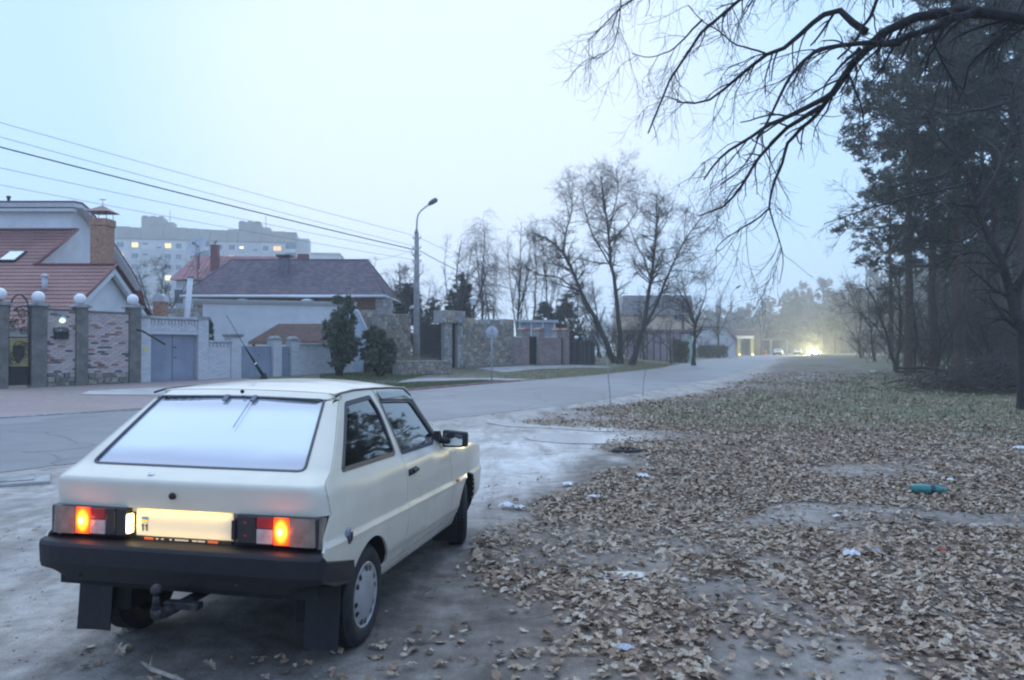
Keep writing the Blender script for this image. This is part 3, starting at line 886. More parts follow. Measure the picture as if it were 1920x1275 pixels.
gm = bpy.data.materials.new('dirt'); gm.use_nodes = True
n, l = gm.node_tree.nodes, gm.node_tree.links
b = n['Principled BSDF']
at = n.new('ShaderNodeVertexColor'); at.layer_name = 'zone'
sp_ = n.new('ShaderNodeSeparateColor'); l.new(at.outputs['Color'], sp_.inputs[0])
tcn = n.new('ShaderNodeTexCoord')
def tex(scale, detail=5, rough=.6):
    t = n.new('ShaderNodeTexNoise'); t.inputs['Scale'].default_value = scale; t.inputs['Detail'].default_value = detail; t.inputs['Roughness'].default_value = rough
    l.new(tcn.outputs['Object'], t.inputs['Vector']); return t
def rampn(src, stops):
    r = n.new('ShaderNodeValToRGB'); es = r.color_ramp.elements
    es[0].position, es[0].color = stops[0][0], (*stops[0][1], 1); es[1].position, es[1].color = stops[-1][0], (*stops[-1][1], 1)
    for p, c in stops[1:-1]:
        q = es.new(p); q.color = (*c, 1)
    l.new(src, r.inputs['Fac']); return r
def mixc(f, a, b_, fac_scale=None):
    m = n.new('ShaderNodeMix'); m.data_type = 'RGBA'
    l.new(f, m.inputs['Factor']); l.new(a, m.inputs['A']); l.new(b_, m.inputs['B']); return m.outputs['Result']
t_big, t_mid, t_fine = tex(.7), tex(5, 6), tex(38, 6, .7)
soil = rampn(t_mid.outputs['Fac'], [(.3, (.10, .082, .066)), (.5, (.19, .16, .135)), (.7, (.30, .265, .23))])
sandc = rampn(t_mid.outputs['Fac'], [(.28, (.27, .25, .225)), (.5, (.43, .40, .365)), (.72, (.56, .53, .49))])
litter = rampn(t_fine.outputs['Fac'], [(.3, (.075, .052, .036)), (.5, (.19, .14, .105)), (.68, (.36, .29, .24))])
grassc = rampn(t_fine.outputs['Fac'], [(.3, (.06, .068, .03)), (.5, (.135, .15, .065)), (.7, (.26, .25, .14))])
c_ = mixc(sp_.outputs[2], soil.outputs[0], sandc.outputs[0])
palec = rampn(t_mid.outputs['Fac'], [(.3, (.50, .48, .45)), (.5, (.66, .64, .60)), (.7, (.74, .72, .69))])
c_ = mixc(at.outputs['Alpha'], c_, palec.outputs[0])
c_ = mixc(sp_.outputs[1], c_, litter.outputs[0])
gfac = n.new('ShaderNodeMath'); gfac.operation = 'MULTIPLY'; gfac.inputs[1].default_value = .8; l.new(sp_.outputs[0], gfac.inputs[0])
c_ = mixc(gfac.outputs[0], c_, grassc.outputs[0])
damp = rampn(t_big.outputs['Fac'], [(.36, (.62, .61, .62)), (.55, (1, 1, 1))])
mm_ = n.new('ShaderNodeMix'); mm_.data_type = 'RGBA'; mm_.blend_type = 'MULTIPLY'; mm_.inputs['Factor'].default_value = 1
l.new(c_, mm_.inputs['A']); l.new(damp.outputs[0], mm_.inputs['B'])
t_grit = tex(110, 3, .8); grit = rampn(t_grit.outputs['Fac'], [(.36, (.55, .53, .50)), (.5, (1, 1, 1)), (.66, (1.25, 1.22, 1.2))])
mg_ = n.new('ShaderNodeMix'); mg_.data_type = 'RGBA'; mg_.blend_type = 'MULTIPLY'; mg_.inputs['Factor'].default_value = .8
l.new(mm_.outputs['Result'], mg_.inputs['A']); l.new(grit.outputs[0], mg_.inputs['B'])
t_str = tex(1); mp_ = n.new('ShaderNodeMapping'); mp_.inputs['Rotation'].default_value = (0, 0, R(28)); mp_.inputs['Scale'].default_value = (2.6, .35, 1); l.new(tcn.outputs['Object'], mp_.inputs[0]); l.new(mp_.outputs[0], t_str.inputs['Vector'])
strk = rampn(t_str.outputs['Fac'], [(.38, (.66, .64, .62)), (.52, (1, 1, 1)), (.7, (1.1, 1.1, 1.1))])
ms_ = n.new('ShaderNodeMix'); ms_.data_type = 'RGBA'; ms_.blend_type = 'MULTIPLY'; ms_.inputs['Factor'].default_value = .8
l.new(mg_.outputs['Result'], ms_.inputs['A']); l.new(strk.outputs[0], ms_.inputs['B']); l.new(ms_.outputs['Result'], b.inputs['Base Color'])
rr_ = rampn(t_big.outputs['Fac'], [(.36, (.5, .5, .5)), (.55, (.9, .9, .9))]); l.new(rr_.outputs[0], b.inputs['Roughness'])
bp = n.new('ShaderNodeBump'); bp.inputs['Distance'].default_value = .03; bp.inputs['Strength'].default_value = .8
madd = n.new('ShaderNodeMath'); madd.operation = 'MULTIPLY_ADD'; madd.inputs[1].default_value = .35
l.new(t_fine.outputs['Fac'], madd.inputs[0]); l.new(t_mid.outputs['Fac'], madd.inputs[2])
l.new(madd.outputs[0], bp.inputs['Height']); l.new(bp.outputs['Normal'], b.inputs['Normal'])
me = np_mesh('ground', np.stack([GX, GY, GZ], -1).reshape(-1, 3), quads, gm, smooth=True)
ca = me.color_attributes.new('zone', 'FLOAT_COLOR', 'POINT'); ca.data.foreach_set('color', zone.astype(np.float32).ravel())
ground = tag(link('ground', me), 'bare dirt and leaf covered ground beside the road', kind='structure')

# road
def along(L, step):
    out = [L[0]]
    for (a, b_) in zip(L, L[1:]):
        k = max(1, int(math.hypot(b_[0] - a[0], b_[1] - a[1]) / step))
        for j in range(1, k + 1): out.append((a[0] + (b_[0] - a[0]) * j / k, a[1] + (b_[1] - a[1]) * j / k))
    return np.array(out)
def arcpar(L, n_):
    L = np.array(L, float); d = np.r_[0, np.cumsum(np.hypot(*np.diff(L, axis=0).T))]
    return d
npt = along(NEAR, .8)
fd = along(FAR, .25)
rng = np.random.RandomState(4)
V = []; NS = 9
wob = np.interp(np.arange(len(npt)), np.arange(0, len(npt) + 4, 2), rng.uniform(-.22, .14, len(np.arange(0, len(npt) + 4, 2))))
for i, p in enumerate(npt):
    q = fd[np.argmin(((fd - p) ** 2).sum(1))]
    dvec = (q - p) / np.linalg.norm(q - p)
    p2 = p + dvec * wob[i]
    for j in range(NS):
        t = j / (NS - 1)
        xy = p2 * (1 - t) + q * t
        V.append((xy[0], xy[1], base_z(xy[1]) + .006 + .05 * (1 - (2 * t - 1) ** 2)))
idx = np.arange(len(npt) * NS).reshape(len(npt), NS)
Q = np.stack([idx[:-1, :-1], idx[1:, :-1], idx[1:, 1:], idx[:-1, 1:]], -1).reshape(-1, 4)
asph = mat('worn asphalt', (.235, .238, .248), rough=.5, var=.25, scale=.9, col2=(.175, .178, .188), bump=.004, bscale=90, spec=.45, detail=8)
_n, _l = asph.node_tree.nodes, asph.node_tree.links                # cracks and patched areas
_b = _n['Principled BSDF']; _src2 = _b.inputs['Base Color'].links[0].from_socket
_t = _n.new('ShaderNodeTexCoord'); _q = _n.new('ShaderNodeTexNoise'); _q.inputs['Scale'].default_value = 1.3; _q.inputs['Detail'].default_value = 4; _l.new(_t.outputs['Object'], _q.inputs['Vector'])
_w = _n.new('ShaderNodeVectorMath'); _w.operation = 'MULTIPLY_ADD'; _w.inputs[1].default_value = (.9, .9, 0); _l.new(_q.outputs['Color'], _w.inputs[0]); _l.new(_t.outputs['Object'], _w.inputs[2])
_v = _n.new('ShaderNodeTexVoronoi'); _v.feature = 'DISTANCE_TO_EDGE'; _v.inputs['Scale'].default_value = .28; _l.new(_w.outputs[0], _v.inputs['Vector'])
_r = _n.new('ShaderNodeMapRange'); _r.inputs['From Min'].default_value = .002; _r.inputs['From Max'].default_value = .010; _r.inputs['To Min'].default_value = .55; _r.inputs['To Max'].default_value = 1; _l.new(_v.outputs['Distance'], _r.inputs['Value'])
_v2 = _n.new('ShaderNodeTexVoronoi'); _v2.inputs['Scale'].default_value = .16; _l.new(_w.outputs[0], _v2.inputs['Vector'])
_r2 = _n.new('ShaderNodeMapRange'); _r2.inputs['To Min'].default_value = .80; _r2.inputs['To Max'].default_value = 1.15; _l.new(_v2.outputs['Color'], _r2.inputs['Value'])
_mm = _n.new('ShaderNodeMath'); _mm.operation = 'MULTIPLY'; _l.new(_r.outputs[0], _mm.inputs[0]); _l.new(_r2.outputs[0], _mm.inputs[1])
_m = _n.new('ShaderNodeMix'); _m.data_type = 'RGBA'; _m.blend_type = 'MULTIPLY'; _m.inputs['Factor'].default_value = 1; _l.new(_src2, _m.inputs['A']); _l.new(_mm.outputs[0], _m.inputs['B']); _l.new(_m.outputs['Result'], _b.inputs['Base Color'])
tag(link('road', np_mesh('road', V, Q[:, ::-1], asph, smooth=True)), 'worn grey asphalt road bending away to the right', kind='structure')

def drape(name, poly, m, off=.012, sp=.6, zf=None, parent=None):
    zf = zf or g
    out = resample(poly, sp)
    a = np.array(out)
    gx, gy = np.meshgrid(np.arange(a[:, 0].min(), a[:, 0].max(), sp), np.arange(a[:, 1].min(), a[:, 1].max(), sp))
    c = np.column_stack([gx.ravel(), gy.ravel()]); c = c[pip(c[:, 0], c[:, 1], out)]
    if len(c):
        d = np.sqrt(((c[:, None, :] - a[None]) ** 2).sum(-1)).min(1); c = c[d > .3 * sp]
    nb_ = len(out)
    vv, ee, ff, *_ = delaunay_2d_cdt([Vector(p) for p in out] + [Vector(p) for p in c.tolist()], [(i, (i + 1) % nb_) for i in range(nb_)], [], 0, 1e-6)
    V2 = np.array([tuple(v) for v in vv]); T = np.array([f for f in ff if len(f) == 3])
    T = T[pip(V2[T].mean(1)[:, 0], V2[T].mean(1)[:, 1], out)]
    T = np.array([t if np.cross(V2[t[1]] - V2[t[0]], V2[t[2]] - V2[t[0]]) > 0 else t[::-1] for t in T])
    V3 = np.array([(x, y, zf(x, y) + off) for x, y in V2])
    return link(name, np_mesh(name, V3, T, m, smooth=True), parent)

# fence line along the houses
FO, FD, FN = Vector((-14.3, 29.5)), Vector((.6, .8)), Vector((-.8, .6))
FROT = math.atan2(.8, .6)
def ft(px):
    k = (px - 960) / FPX
    return (29.5 * k + 14.3) / (.6 - .8 * k)
def fpt(t, n_=0.): return (FO.x + FD.x * t + FN.x * n_, FO.y + FD.y * t + FN.y * n_)
def far_off(y, d):
    x0 = float(np.interp(y, [p[1] for p in FAR], [p[0] for p in FAR])); return (x0 - d * .8, y + d * .6)
paver_m = bpy.data.materials.new('red pavers'); paver_m.use_nodes = True
n, l = paver_m.node_tree.nodes, paver_m.node_tree.links
tcn = n.new('ShaderNodeTexCoord'); bk = n.new('ShaderNodeTexBrick'); mp = n.new('ShaderNodeMapping'); mp.inputs['Rotation'].default_value = (0, 0, R(37))
l.new(tcn.outputs['Object'], mp.inputs[0]); l.new(mp.outputs[0], bk.inputs['Vector'])
bk.inputs['Scale'].default_value = 1; bk.inputs['Brick Width'].default_value = .22; bk.inputs['Row Height'].default_value = .11; bk.inputs['Mortar Size'].default_value = .008
bk.inputs['Color1'].default_value = (.40, .30, .28, 1); bk.inputs['Color2'].default_value = (.33, .25, .24, 1); bk.inputs['Mortar'].default_value = (.30, .26, .24, 1)
tz = n.new('ShaderNodeTexNoise'); tz.inputs['Scale'].default_value = .8; l.new(tcn.outputs['Object'], tz.inputs['Vector'])
hs = n.new('ShaderNodeMix'); hs.data_type = 'RGBA'; hs.blend_type = 'MULTIPLY'; hs.inputs['Factor'].default_value = .35
l.new(bk.outputs['Color'], hs.inputs['A']); l.new(tz.outputs['Color'], hs.inputs['B']); l.new(hs.outputs['Result'], n['Principled BSDF'].inputs['Base Color'])
n['Principled BSDF'].inputs['Roughness'].default_value = .7
concrete_m = mat('pale concrete', (.50, .49, .47), rough=.8, var=.15, scale=1.2, bump=.004)
path_m = mat('grey path', (.40, .39, .38), rough=.85, var=.18, scale=1.5, bump=.004)
lawn_m = mat('short lawn', (.10, .155, .05), rough=.9, var=.3, scale=7, col2=(.055, .085, .03), bump=.02, bscale=50)
dry_m = mat('dry verge', (.21, .19, .11), rough=.95, var=.3, scale=3, col2=(.13, .125, .065), bump=.02, bscale=40)
redpath_m = mat('red brick path', (.40, .22, .21), rough=.8, var=.2, scale=6, bump=.004)

plaza = [far_off(4, .25), far_off(12, .25), far_off(18.4, .25), far_off(24, .25), far_off(26.2, .25), fpt(4.5, -.5), fpt(3.5, 0.1), fpt(-1, .1), fpt(-12, .1), fpt(-20, .1)]
tag(drape('plaza', plaza, paver_m, .02, .7), 'reddish paved forecourt before the brick fence', kind='structure')
apron = [GP(150, 24.3).xy, GP(168, 25.4).xy, GP(300, 27.3).xy, GP(420, 28.5).xy, GP(420, 26.2).xy, GP(300, 25.2).xy]
tag(drape('concrete_apron', [tuple(p) for p in apron], concrete_m, .035, .7), 'pale concrete drive leading to the garage gate', kind='structure')
lawn1 = [tuple(GP(px, Y).xy) for px, Y in ((560, 32.5), (690, 31.2), (700, 34.2), (560, 35.2))]
lawn_a = [fpt(8.5, -.45), fpt(14.3, -.9), fpt(13.6, -2.3), far_off(28.3, 1.0), far_off(26.5, .6)]
tag(drape('lawn', lawn_a, lawn_m, .02, .6), 'green lawn strip below the two shrubs', kind='structure')
lawn_b = [far_off(28.9, .4), far_off(33, .4), far_off(37.1, .35), far_off(36.6, 1.8), far_off(33, 2.7), far_off(30, 2.6)]
tag(drape('lawn', lawn_b, lawn_m, .02, .6), 'green lawn wedge along the red kerb', kind='structure')
redp = [far_off(27.4, .9), far_off(28.3, .5), far_off(29.4, 2.7), far_off(31.5, 3.6), far_off(31.2, 4.3), far_off(29, 3.4)]
tag(drape('red_path', redp, redpath_m, .03, .6), 'narrow red brick path between the lawns', kind='structure')
walk = [far_off(29.5, 2.9), far_off(33, 2.95), far_off(36.8, 2.0), far_off(38, .5), far_off(39.6, .4), far_off(38.6, 2.2), far_off(35, 3.7), far_off(31, 4.1)]
tag(drape('footpath', walk, path_m, .024, .6), 'pale footpath crossing the verge', kind='structure')
walk2 = [fpt(19.5, -.6), fpt(24, -.5), fpt(31, -.4), fpt(34, -.6), fpt(34, -1.6), fpt(30, -1.5), fpt(24, -1.8), fpt(19.5, -2.6)]
tag(drape('pavement', walk2, path_m, .024, .6), 'pale pavement along the stone wall', kind='structure')
verge = [far_off(40, .3), far_off(46, .3), far_off(54, .3), far_off(62, .3), far_off(72, .4), far_off(70, 6), fpt(36, -1.2), fpt(30, -1.7), fpt(24, -2.0), fpt(20, -3.2), far_off(38.9, 2.5)]
tag(drape('verge', verge, dry_m, .02, .7), 'dry grass verge under the roadside trees', kind='structure')

# kerbs: single stones
kerb_m = mat('grey kerb stone', (.36, .36, .36), rough=.85, var=.2, scale=5, bump=.003)
kerb_r = mat('red kerb stone', (.38, .22, .21), rough=.85, var=.2, scale=5, bump=.003)
def kerb(lo, hi, m, label, h=.05):
    root = empty('kerb', (0, 0, 0)); tag(root, label, kind='structure')
    y = lo
    kb = MB(); kb.bevbox(-.49, .49, -.06, .06, -.12, h, 0, .012); me_ = kb.mesh('kerb_stone', m)
    while y < hi:
        a = far_off(y, .08); b2 = far_off(y + .8, .08)
        d = math.hypot(b2[0] - a[0], b2[1] - a[1]); dx, dy = (b2[0] - a[0]) / d, (b2[1] - a[1]) / d
        c = (a[0] + dx * .5, a[1] + dy * .5)
        link('kerb_stone', me_, root, (c[0], c[1], float(base_z(c[1])) + .012), (0, 0, math.atan2(dy, dx) + random.Random(int(y * 97)).uniform(-.01, .01)))
        y += dy
    return root
kerb(11, 26.3, kerb_m, 'flush grey kerb between road and forecourt', .02)
kerb(27.2, 37.3, kerb_r, 'low red kerb along the lawn wedge', .07)
# ------------------------------------------------------------------ shared materials of walls and roofs
render_w = mat('white render', (.74, .75, .76), rough=.9, var=.06, scale=1.5, bump=.003, bscale=60)
render_g = mat('pale grey render', (.55, .56, .57), rough=.9, var=.1, scale=1.5, bump=.003)
roof_red = mat('red metal tile', (.29, .145, .13), rough=.5, var=.12, scale=.8, spec=.4)
trim_red = mat('dark red trim', (.19, .05, .045), rough=.5, var=.1)
trim_w = mat('white trim', (.72, .73, .75), rough=.6, var=.06)
brick_or = mat('orange brick', (.46, .26, .17), rough=.85, var=.25, scale=9, bump=.006, bscale=30)
brick_br = mat('brown brick', (.33, .18, .12), rough=.85, var=.2, scale=9, bump=.006, bscale=30)
conc_d = mat('dark weathered concrete', (.22, .205, .185), rough=.95, var=.35, scale=4, col2=(.11, .105, .092), bump=.012, bscale=14)
cap_m = mat('concrete cap', (.33, .33, .33), rough=.9, var=.25, scale=4, bump=.005)
mortar = mat('grey mortar', (.40, .38, .36), rough=.95, var=.1)
mortar_w = mat('pale mortar', (.47, .48, .50), rough=.95, var=.1)
iron = mat('black wrought iron', (.028, .026, .024), rough=.55, var=.3, scale=8, metal=.3)
iron_br = mat('bronzed iron', (.10, .085, .055), rough=.5, var=.4, scale=12, metal=.5)
brass_m = mat('brassy sheet', (.42, .34, .16), rough=.5, var=.25, scale=5, metal=.3)
gate_m = mat('grey blue gate paint', (.27, .30, .37), rough=.55, var=.12, scale=1.4, bump=.003, bscale=10)
globe_m = mat('milk glass globe', (.80, .80, .80), rough=.25, var=.02, coat=.3)
pink_b = [mat('pink brick', c, rough=.85, var=.15, scale=11, bump=.004) for c in ((.54, .45, .43), (.60, .49, .45), (.48, .39, .37))]
dark_b = mat('dark brick', (.14, .12, .13), rough=.8, var=.2, scale=11, bump=.004)
redd_b = mat('reddish brick', (.34, .19, .16), rough=.85, var=.2, scale=11, bump=.004)
white_b = [mat('white brick', c, rough=.85, var=.08, scale=9, bump=.004) for c in ((.63, .64, .65), (.68, .68, .68), (.57, .58, .60))]
dull_b = [mat('mauve brick', c, rough=.85, var=.15, scale=11, bump=.004) for c in ((.36, .26, .24), (.30, .22, .21), (.41, .30, .27))]
stone_ms = [mat('wall stone', c, rough=.9, var=.3, scale=7, bump=.01, bscale=20) for c in ((.40, .36, .30), (.32, .28, .23), (.48, .42, .33), (.37, .29, .21), (.27, .25, .22))]
stone_l = [mat('pale wall stone', c, rough=.9, var=.3, scale=7, bump=.01, bscale=20) for c in ((.50, .48, .45), (.42, .40, .37), (.48, .40, .31), (.34, .32, .30))]

_bk = {}
def brick_mesh(w, h, d, m):
    k = (round(w, 3), round(h, 3), round(d, 3), m.name)
    if k not in _bk:
        q = MB(); q.box(-w / 2, w / 2, -d, 0, -h / 2, h / 2); _bk[k] = q.mesh('brick', m)
    return _bk[k]
def bricks(parent, x0, x1, z0, z1, y, mats, wts, rng, bw=.25, bh=.068, jt=.012, limit=300, count=None, hole=None):
    """running-bond bricks on the local XZ plane at depth y (front towards -y); the first ones singly, the rest as one mesh"""
    count = count if count is not None else [0]
    rest = MB(); z = z0 + bh / 2; row = 0
    while z < z1:
        x = x0 - (bw / 2 if row % 2 else 0)
        while x < x1 - .02:
            a = max(x, x0); b_ = min(x + bw, x1)
            if b_ - a > .03 and not (hole and hole((a + b_) / 2, z)):
                mi = rng.choices(range(len(mats)), wts)[0]
                pr = rng.uniform(-.004, .004)
                if count[0] < limit:
                    o = link('brick', brick_mesh(bw - jt, bh, .02, mats[mi]), parent, ((a + b_) / 2, y + pr, z))
                    o.scale.x = (b_ - a - jt) / (bw - jt); count[0] += 1
                else: rest.box(a + jt / 2, b_ - jt / 2, y - .02 + pr, y, z - bh / 2, z + bh / 2, mi)
            x += bw
        z += bh + jt; row += 1
    if rest.f: tag(rest.build('brickwork', mats, parent), kind='stuff')
def stones(parent, x0, x1, z0, z1, y, mats, rng, cw=.30, ch=.21, limit=300, name='stone', top=None):
    """irregular wall stones on the local XZ plane"""
    nr = max(1, int(round((z1 - z0) / ch))); nc = max(1, int(round((x1 - x0) / cw)))
    rest = MB(); cnt = 0
    zs = [z0 + (z1 - z0) * j / nr for j in range(nr + 1)]
    jit = [[(rng.uniform(-.32, .32) * cw if 0 < i < nc else 0, rng.uniform(-.35, .35) * ch if 0 < j < nr else 0) for i in range(nc + 1)] for j in range(nr + 1)]
    for j in range(nr):
        off = .5 * cw if j % 2 else 0
        for i in range(nc):
            q = []
            for (ii, jj) in ((i, j), (i + 1, j), (i + 1, j + 1), (i, j + 1)):
                xx = x0 + (x1 - x0) * ii / nc + jit[jj][ii][0] + (off if 0 < ii < nc else 0) * .6 * (1 if jj in (j, j + 1) else 0)
                q.append((min(xx, x1), zs[jj] + jit[jj][ii][1]))
            cx_ = sum(p[0] for p in q) / 4; cz_ = sum(p[1] for p in q) / 4
            if top and cz_ > top(cx_): continue
            pr = rng.uniform(.025, .06); k1, k2 = .93, .72
            m_ = rng.randrange(len(mats))
            A = [(cx_ + (px - cx_) * k1, 0, cz_ + (pz - cz_) * k1) for px, pz in q]
            B = [(cx_ + (px - cx_) * k2, -pr, cz_ + (pz - cz_) * k2) for px, pz in q]
            M = MB() if cnt < limit else rest
            dy = y
            sh = lambda L: [(p[0], p[1] + dy, p[2]) for p in L]
            A, B = sh(A), sh(B)
            mi = m_ if M is rest else 0
            M.face(B, mi)
            for k in range(4): M.face([A[k], A[(k + 1) % 4], B[(k + 1) % 4], B[k]], mi)
            if M is not rest: M.build(name, mats[m_], parent)
            cnt += 1
    if rest.f: tag(rest.build('stonework', mats, parent), kind='stuff')

def fence_thing(name, label, cat, px, n_=0., group=None):
    t = ft(px); x, y = fpt(t, n_)
    z = g(x, y)
    o = empty(name, (x, y, z), FROT, label, cat, group)
    o['t0'] = t; del o['t0']
    return o, t, z
def hz(py, t, z0, n_=0.):
    return ZP(py, fpt(t, n_)[1]) - z0
RN = random.Random(11)

# ------------------------------------------------------------------ pink brick fence with concrete pillars
fe, t0, z0 = fence_thing('brick_fence', 'pink and dark brick fence with concrete pillars and rough stone base', 'fence', 57)
L_ = lambda px: ft(px) - t0
pil = [(-26, 14, 572), (57, 86, 574), (141, 163, 577), (241, 262, 578)]
for a, b_, pt in pil:
    x0, x1 = L_(a), L_(b_)
    if a == -26: x0 = L_(-14)
    zt = hz(pt, t0 + (x0 + x1) / 2, z0)
    k = MB(); k.bevbox(x0, x1, -.12, .30, -.35, zt, 0, .02); k.build('pillar', conc_d, fe)
    cx_ = (x0 + x1) / 2; w = (x1 - x0) / 2
    k = MB()
    k.prism([(x0 - .09, zt), (x1 + .09, zt), (x1 + .09, zt + .05), (x1 - .06, zt + .12), (x0 + .06, zt + .12), (x0 - .09, zt + .05)], 'y', -.21, .39)
    add_bevel(k.build('pillar_cap', cap_m, fe), .015, 2)
cnt = [0]
for a, b_, pa, pb in ((86, 141, 581, 583), (163, 241, 585, 589)):
    x0, x1 = L_(a), L_(b_)
    zt0, zt1 = hz(pa, t0 + x0, z0), hz(pb, t0 + x1, z0)
    zt = (zt0 + zt1) / 2
    zb = hz(699, t0 + x0, z0)
    k = MB(); k.box(x0, x1, .0, .22, -.3, zt); k.build('panel_core', mortar, fe)
    mats_ = pink_b + [dark_b, redd_b]
    bricks(fe, x0 + .005, x1 - .005, zb, zt - .02, .0, mats_, [36, 26, 20, 12, 6], RN, count=cnt, limit=300)
    k = MB(); k.bevbox(x0 + .01, x1 - .01, -.06, .28, zt, zt + .06, 0, .01); k.build('coping', conc_d, fe)
    stones(fe, x0 + .01, x1 - .01, -.12, zb - .01, -.01, stone_ms[:2] + [conc_d], RN, .24, .17, name='base_stone')
k = MB()
xx = L_(252)
k.tube([(xx, -.15, hz(618, t0 + xx, z0)), (xx + .15, -.32, hz(621, t0 + xx, z0)), (xx + .72, -.9, hz(646, t0 + xx, z0))], .035, 8)
k.build('bracket_arm', iron, fe)
# globe lamps on the pillars
def globe_lamp(px, py, d, label):
    t = ft(px); x, y = fpt(t, .09)
    c = P(px, py, y); r = d / 2 * y / FPX
    o = empty('globe_lamp', (c.x, c.y, c.z - r - .07), 0, label, 'globe lamp', 'white globe lamps on the brick fence pillars')
    k = MB(); k.sphere((0, 0, r + .07), r, 0, 24, 14); k.build('globe', globe_m, o)
    k = MB(); k.lathe([(.15, -.02), (.15, .02), (.09, .05), (.08, .085), (.001, .09)], 16); k.build('lamp_base', conc_d, o)
globe_lamp(0, 551, 23, 'white globe lamp on the pillar left of the wrought iron gate')
globe_lamp(72, 557, 22.5, 'white globe lamp on the pillar between iron gate and mailbox')
globe_lamp(150, 561, 21.5, 'white globe lamp on the pillar in the middle of the brick fence')
globe_lamp(249, 562, 20.5, 'white globe lamp on the end pillar next to the white garage')
# wrought iron gate
ga, gt_, gz = fence_thing('iron_gate', 'ornate wrought iron wicket gate with shield between concrete pillars', 'gate', 14)
w = ft(57) - gt_
H1 = hz(572, gt_, gz); H2 = hz(551, gt_, gz)
k = MB()
k.tube([(.03, 0, .12), (.03, 0, H1 * .88)], .025, 6); k.tube([(w - .03, 0, .12), (w - .03, 0, H1 * .88)], .025, 6)
arch_ = [(.03 + (w - .06) * (1 - math.cos(PI * q / 12)) / 2, 0, H1 * .88 + (H2 - H1 * .88) * math.sin(PI * q / 12)) for q in range(13)]
k.tube(arch_, .025, 6); k.tube([(.03, 0, H1 * .62), (w - .03, 0, H1 * .62)], .02, 6); k.tube([(.03, 0, .14), (w - .03, 0, .14)], .025, 6); k.tube([(.03, 0, H1 * .26), (w - .03, 0, H1 * .26)], .02, 6)
k.build('gate_frame', iron, ga)
k = MB(); k.box(.05, w - .05, .04, .055, .14, H1 * .26); k.build('kick_plate', iron, ga)
k = MB(); k.box(.05, w - .05, .045, .055, H1 * .265, H1 * .62); k.build('brass_sheet', brass_m, ga)
k = MB(); sx0 = w / 2
k.prism([(sx0 - .17, H1 * .52), (sx0 + .17, H1 * .52), (sx0 + .17, H1 * .40), (sx0, H1 * .30), (sx0 - .17, H1 * .40)], 'y', -.02, .01); k.build('shield', iron, ga)
rq = random.Random(5)
for q in range(13):
    a = .12 + rq.random() * .1; cx_ = .16 + rq.random() * (w - .32); cz_ = H1 * (.66 + .30 * rq.random()) if q < 8 else H1 * (.33 + .26 * rq.random())
    k = MB(); k.tube([(cx_ + a * (1 - s_ / 26) * math.cos(s_ * .42), -.01, cz_ + a * (1 - s_ / 26) * math.sin(s_ * .42)) for s_ in range(20)], .014, 5)
    k.build('scroll', iron_br, ga)
for q in range(7):
    cx_ = w / 2 + rq.uniform(-.32, .32); cz_ = H1 * rq.uniform(.7, 1.0)
    k = MB(); k.prism([(cx_ - .08, cz_), (cx_, cz_ - .04), (cx_ + .09, cz_ + .02), (cx_ + .02, cz_ + .09)], 'y', -.03, -.015); k.build('iron_leaf', iron_br, ga)
# wall lamp and letter box on the fence
xw = ft(113); x, y = fpt(xw, -.03)
zl = ZP(600, y)
o = empty('wall_lamp', (x, y, zl), FROT, 'small lit greenish wall lamp above the black letter box', 'wall lamp')
k = MB(); k.box(-.05, .05, -.03, .015, .04, .17, 0, .01); k.build('lamp_mount', iron, o)
k = MB(); k.lathe([(.001, .15), (.17, .06), (.17, .05), (.001, .06)], 14, 0, 'z', (0, -.12, 0)); k.build('lamp_hood', render_g, o)
k = MB(); k.sphere((0, -.12, -.02), .10, 0, 14, 10, .8); k.build('lamp_glass', mat('lit greenish glass', (.8, .9, .85), var=0, emis=(.70, 1.0, .82), estr=1.2), o)
zm = ZP(636, y)
o = empty('letter_box', (x - .02, y, zm), FROT, 'black letter box with sloping lid on the pink brick fence', 'letter box')
k = MB(); k.box(-.22, .22, -.18, .015, 0, .26, 0, .012); k.build('box_body', iron, o)
k = MB(); k.prism([(-.20, .26), (.02, .26), (.02, .40), (-.05, .40)], 'x', -.235, .235); k.build('box_lid', mat('letter box lid', (.06, .06, .075), rough=.35, var=.2), o)
k = MB(); k.tube([(-.08, -.16, .30), (.05, -.10, .37)], .014, 6); k.build('box_emblem', chrome, o)

# ------------------------------------------------------------------ white brick garage gate
wg, t0, z0 = fence_thing('garage_gateway', 'white brick gateway with tall pillars framing a grey metal garage door', 'gateway', 263)
L_ = lambda px: ft(px) - t0
zt = hz(597, t0 + 1, z0); zl = hz(627, t0 + 1.2, z0)
cnt = [0]
for a, b_, top_ in ((263, 283, 596), (371, 391, 598)):
    x0, x1 = L_(a), L_(b_); tp = hz(top_, t0 + x0, z0)
    k = MB(); k.box(x0, x1, 0, .5, -.3, tp); k.build('pillar_core', mortar_w, wg)
    bricks(wg, x0 + .004, x1 - .004, -.1, tp - .01, 0, white_b, [5, 4, 2], RN, count=cnt)
    k = MB()                                           # side of the pillar
    k.bevbox(x0 - .05, x1 + .05, -.08, .56, tp, tp + .10, 0, .01); k.build('pillar_cap', cap_m, wg)
x0, x1 = L_(283), L_(371)
k = MB(); k.box(x0, x1, .06, .42, zl, zt - .02); k.build('lintel_core', mortar_w, wg)
bricks(wg, x0, x1, zl + .17, zt - .24, .06, white_b, [5, 4, 2], RN, count=cnt)
k = MB(); k.bevbox(x0, x1, .0, .44, zl, zl + .14, 0, .01); k.build('lintel_beam', white_b[2], wg)
nd = 14
for q in range(nd):
    k = MB(); a = x0 + (x1 - x0) * (q + .25) / nd; k.box(a, a + (x1 - x0) / nd * .5, -.01, .05, zt - .22, zt - .08); k.build('dentil_brick', white_b[q % 3], wg)
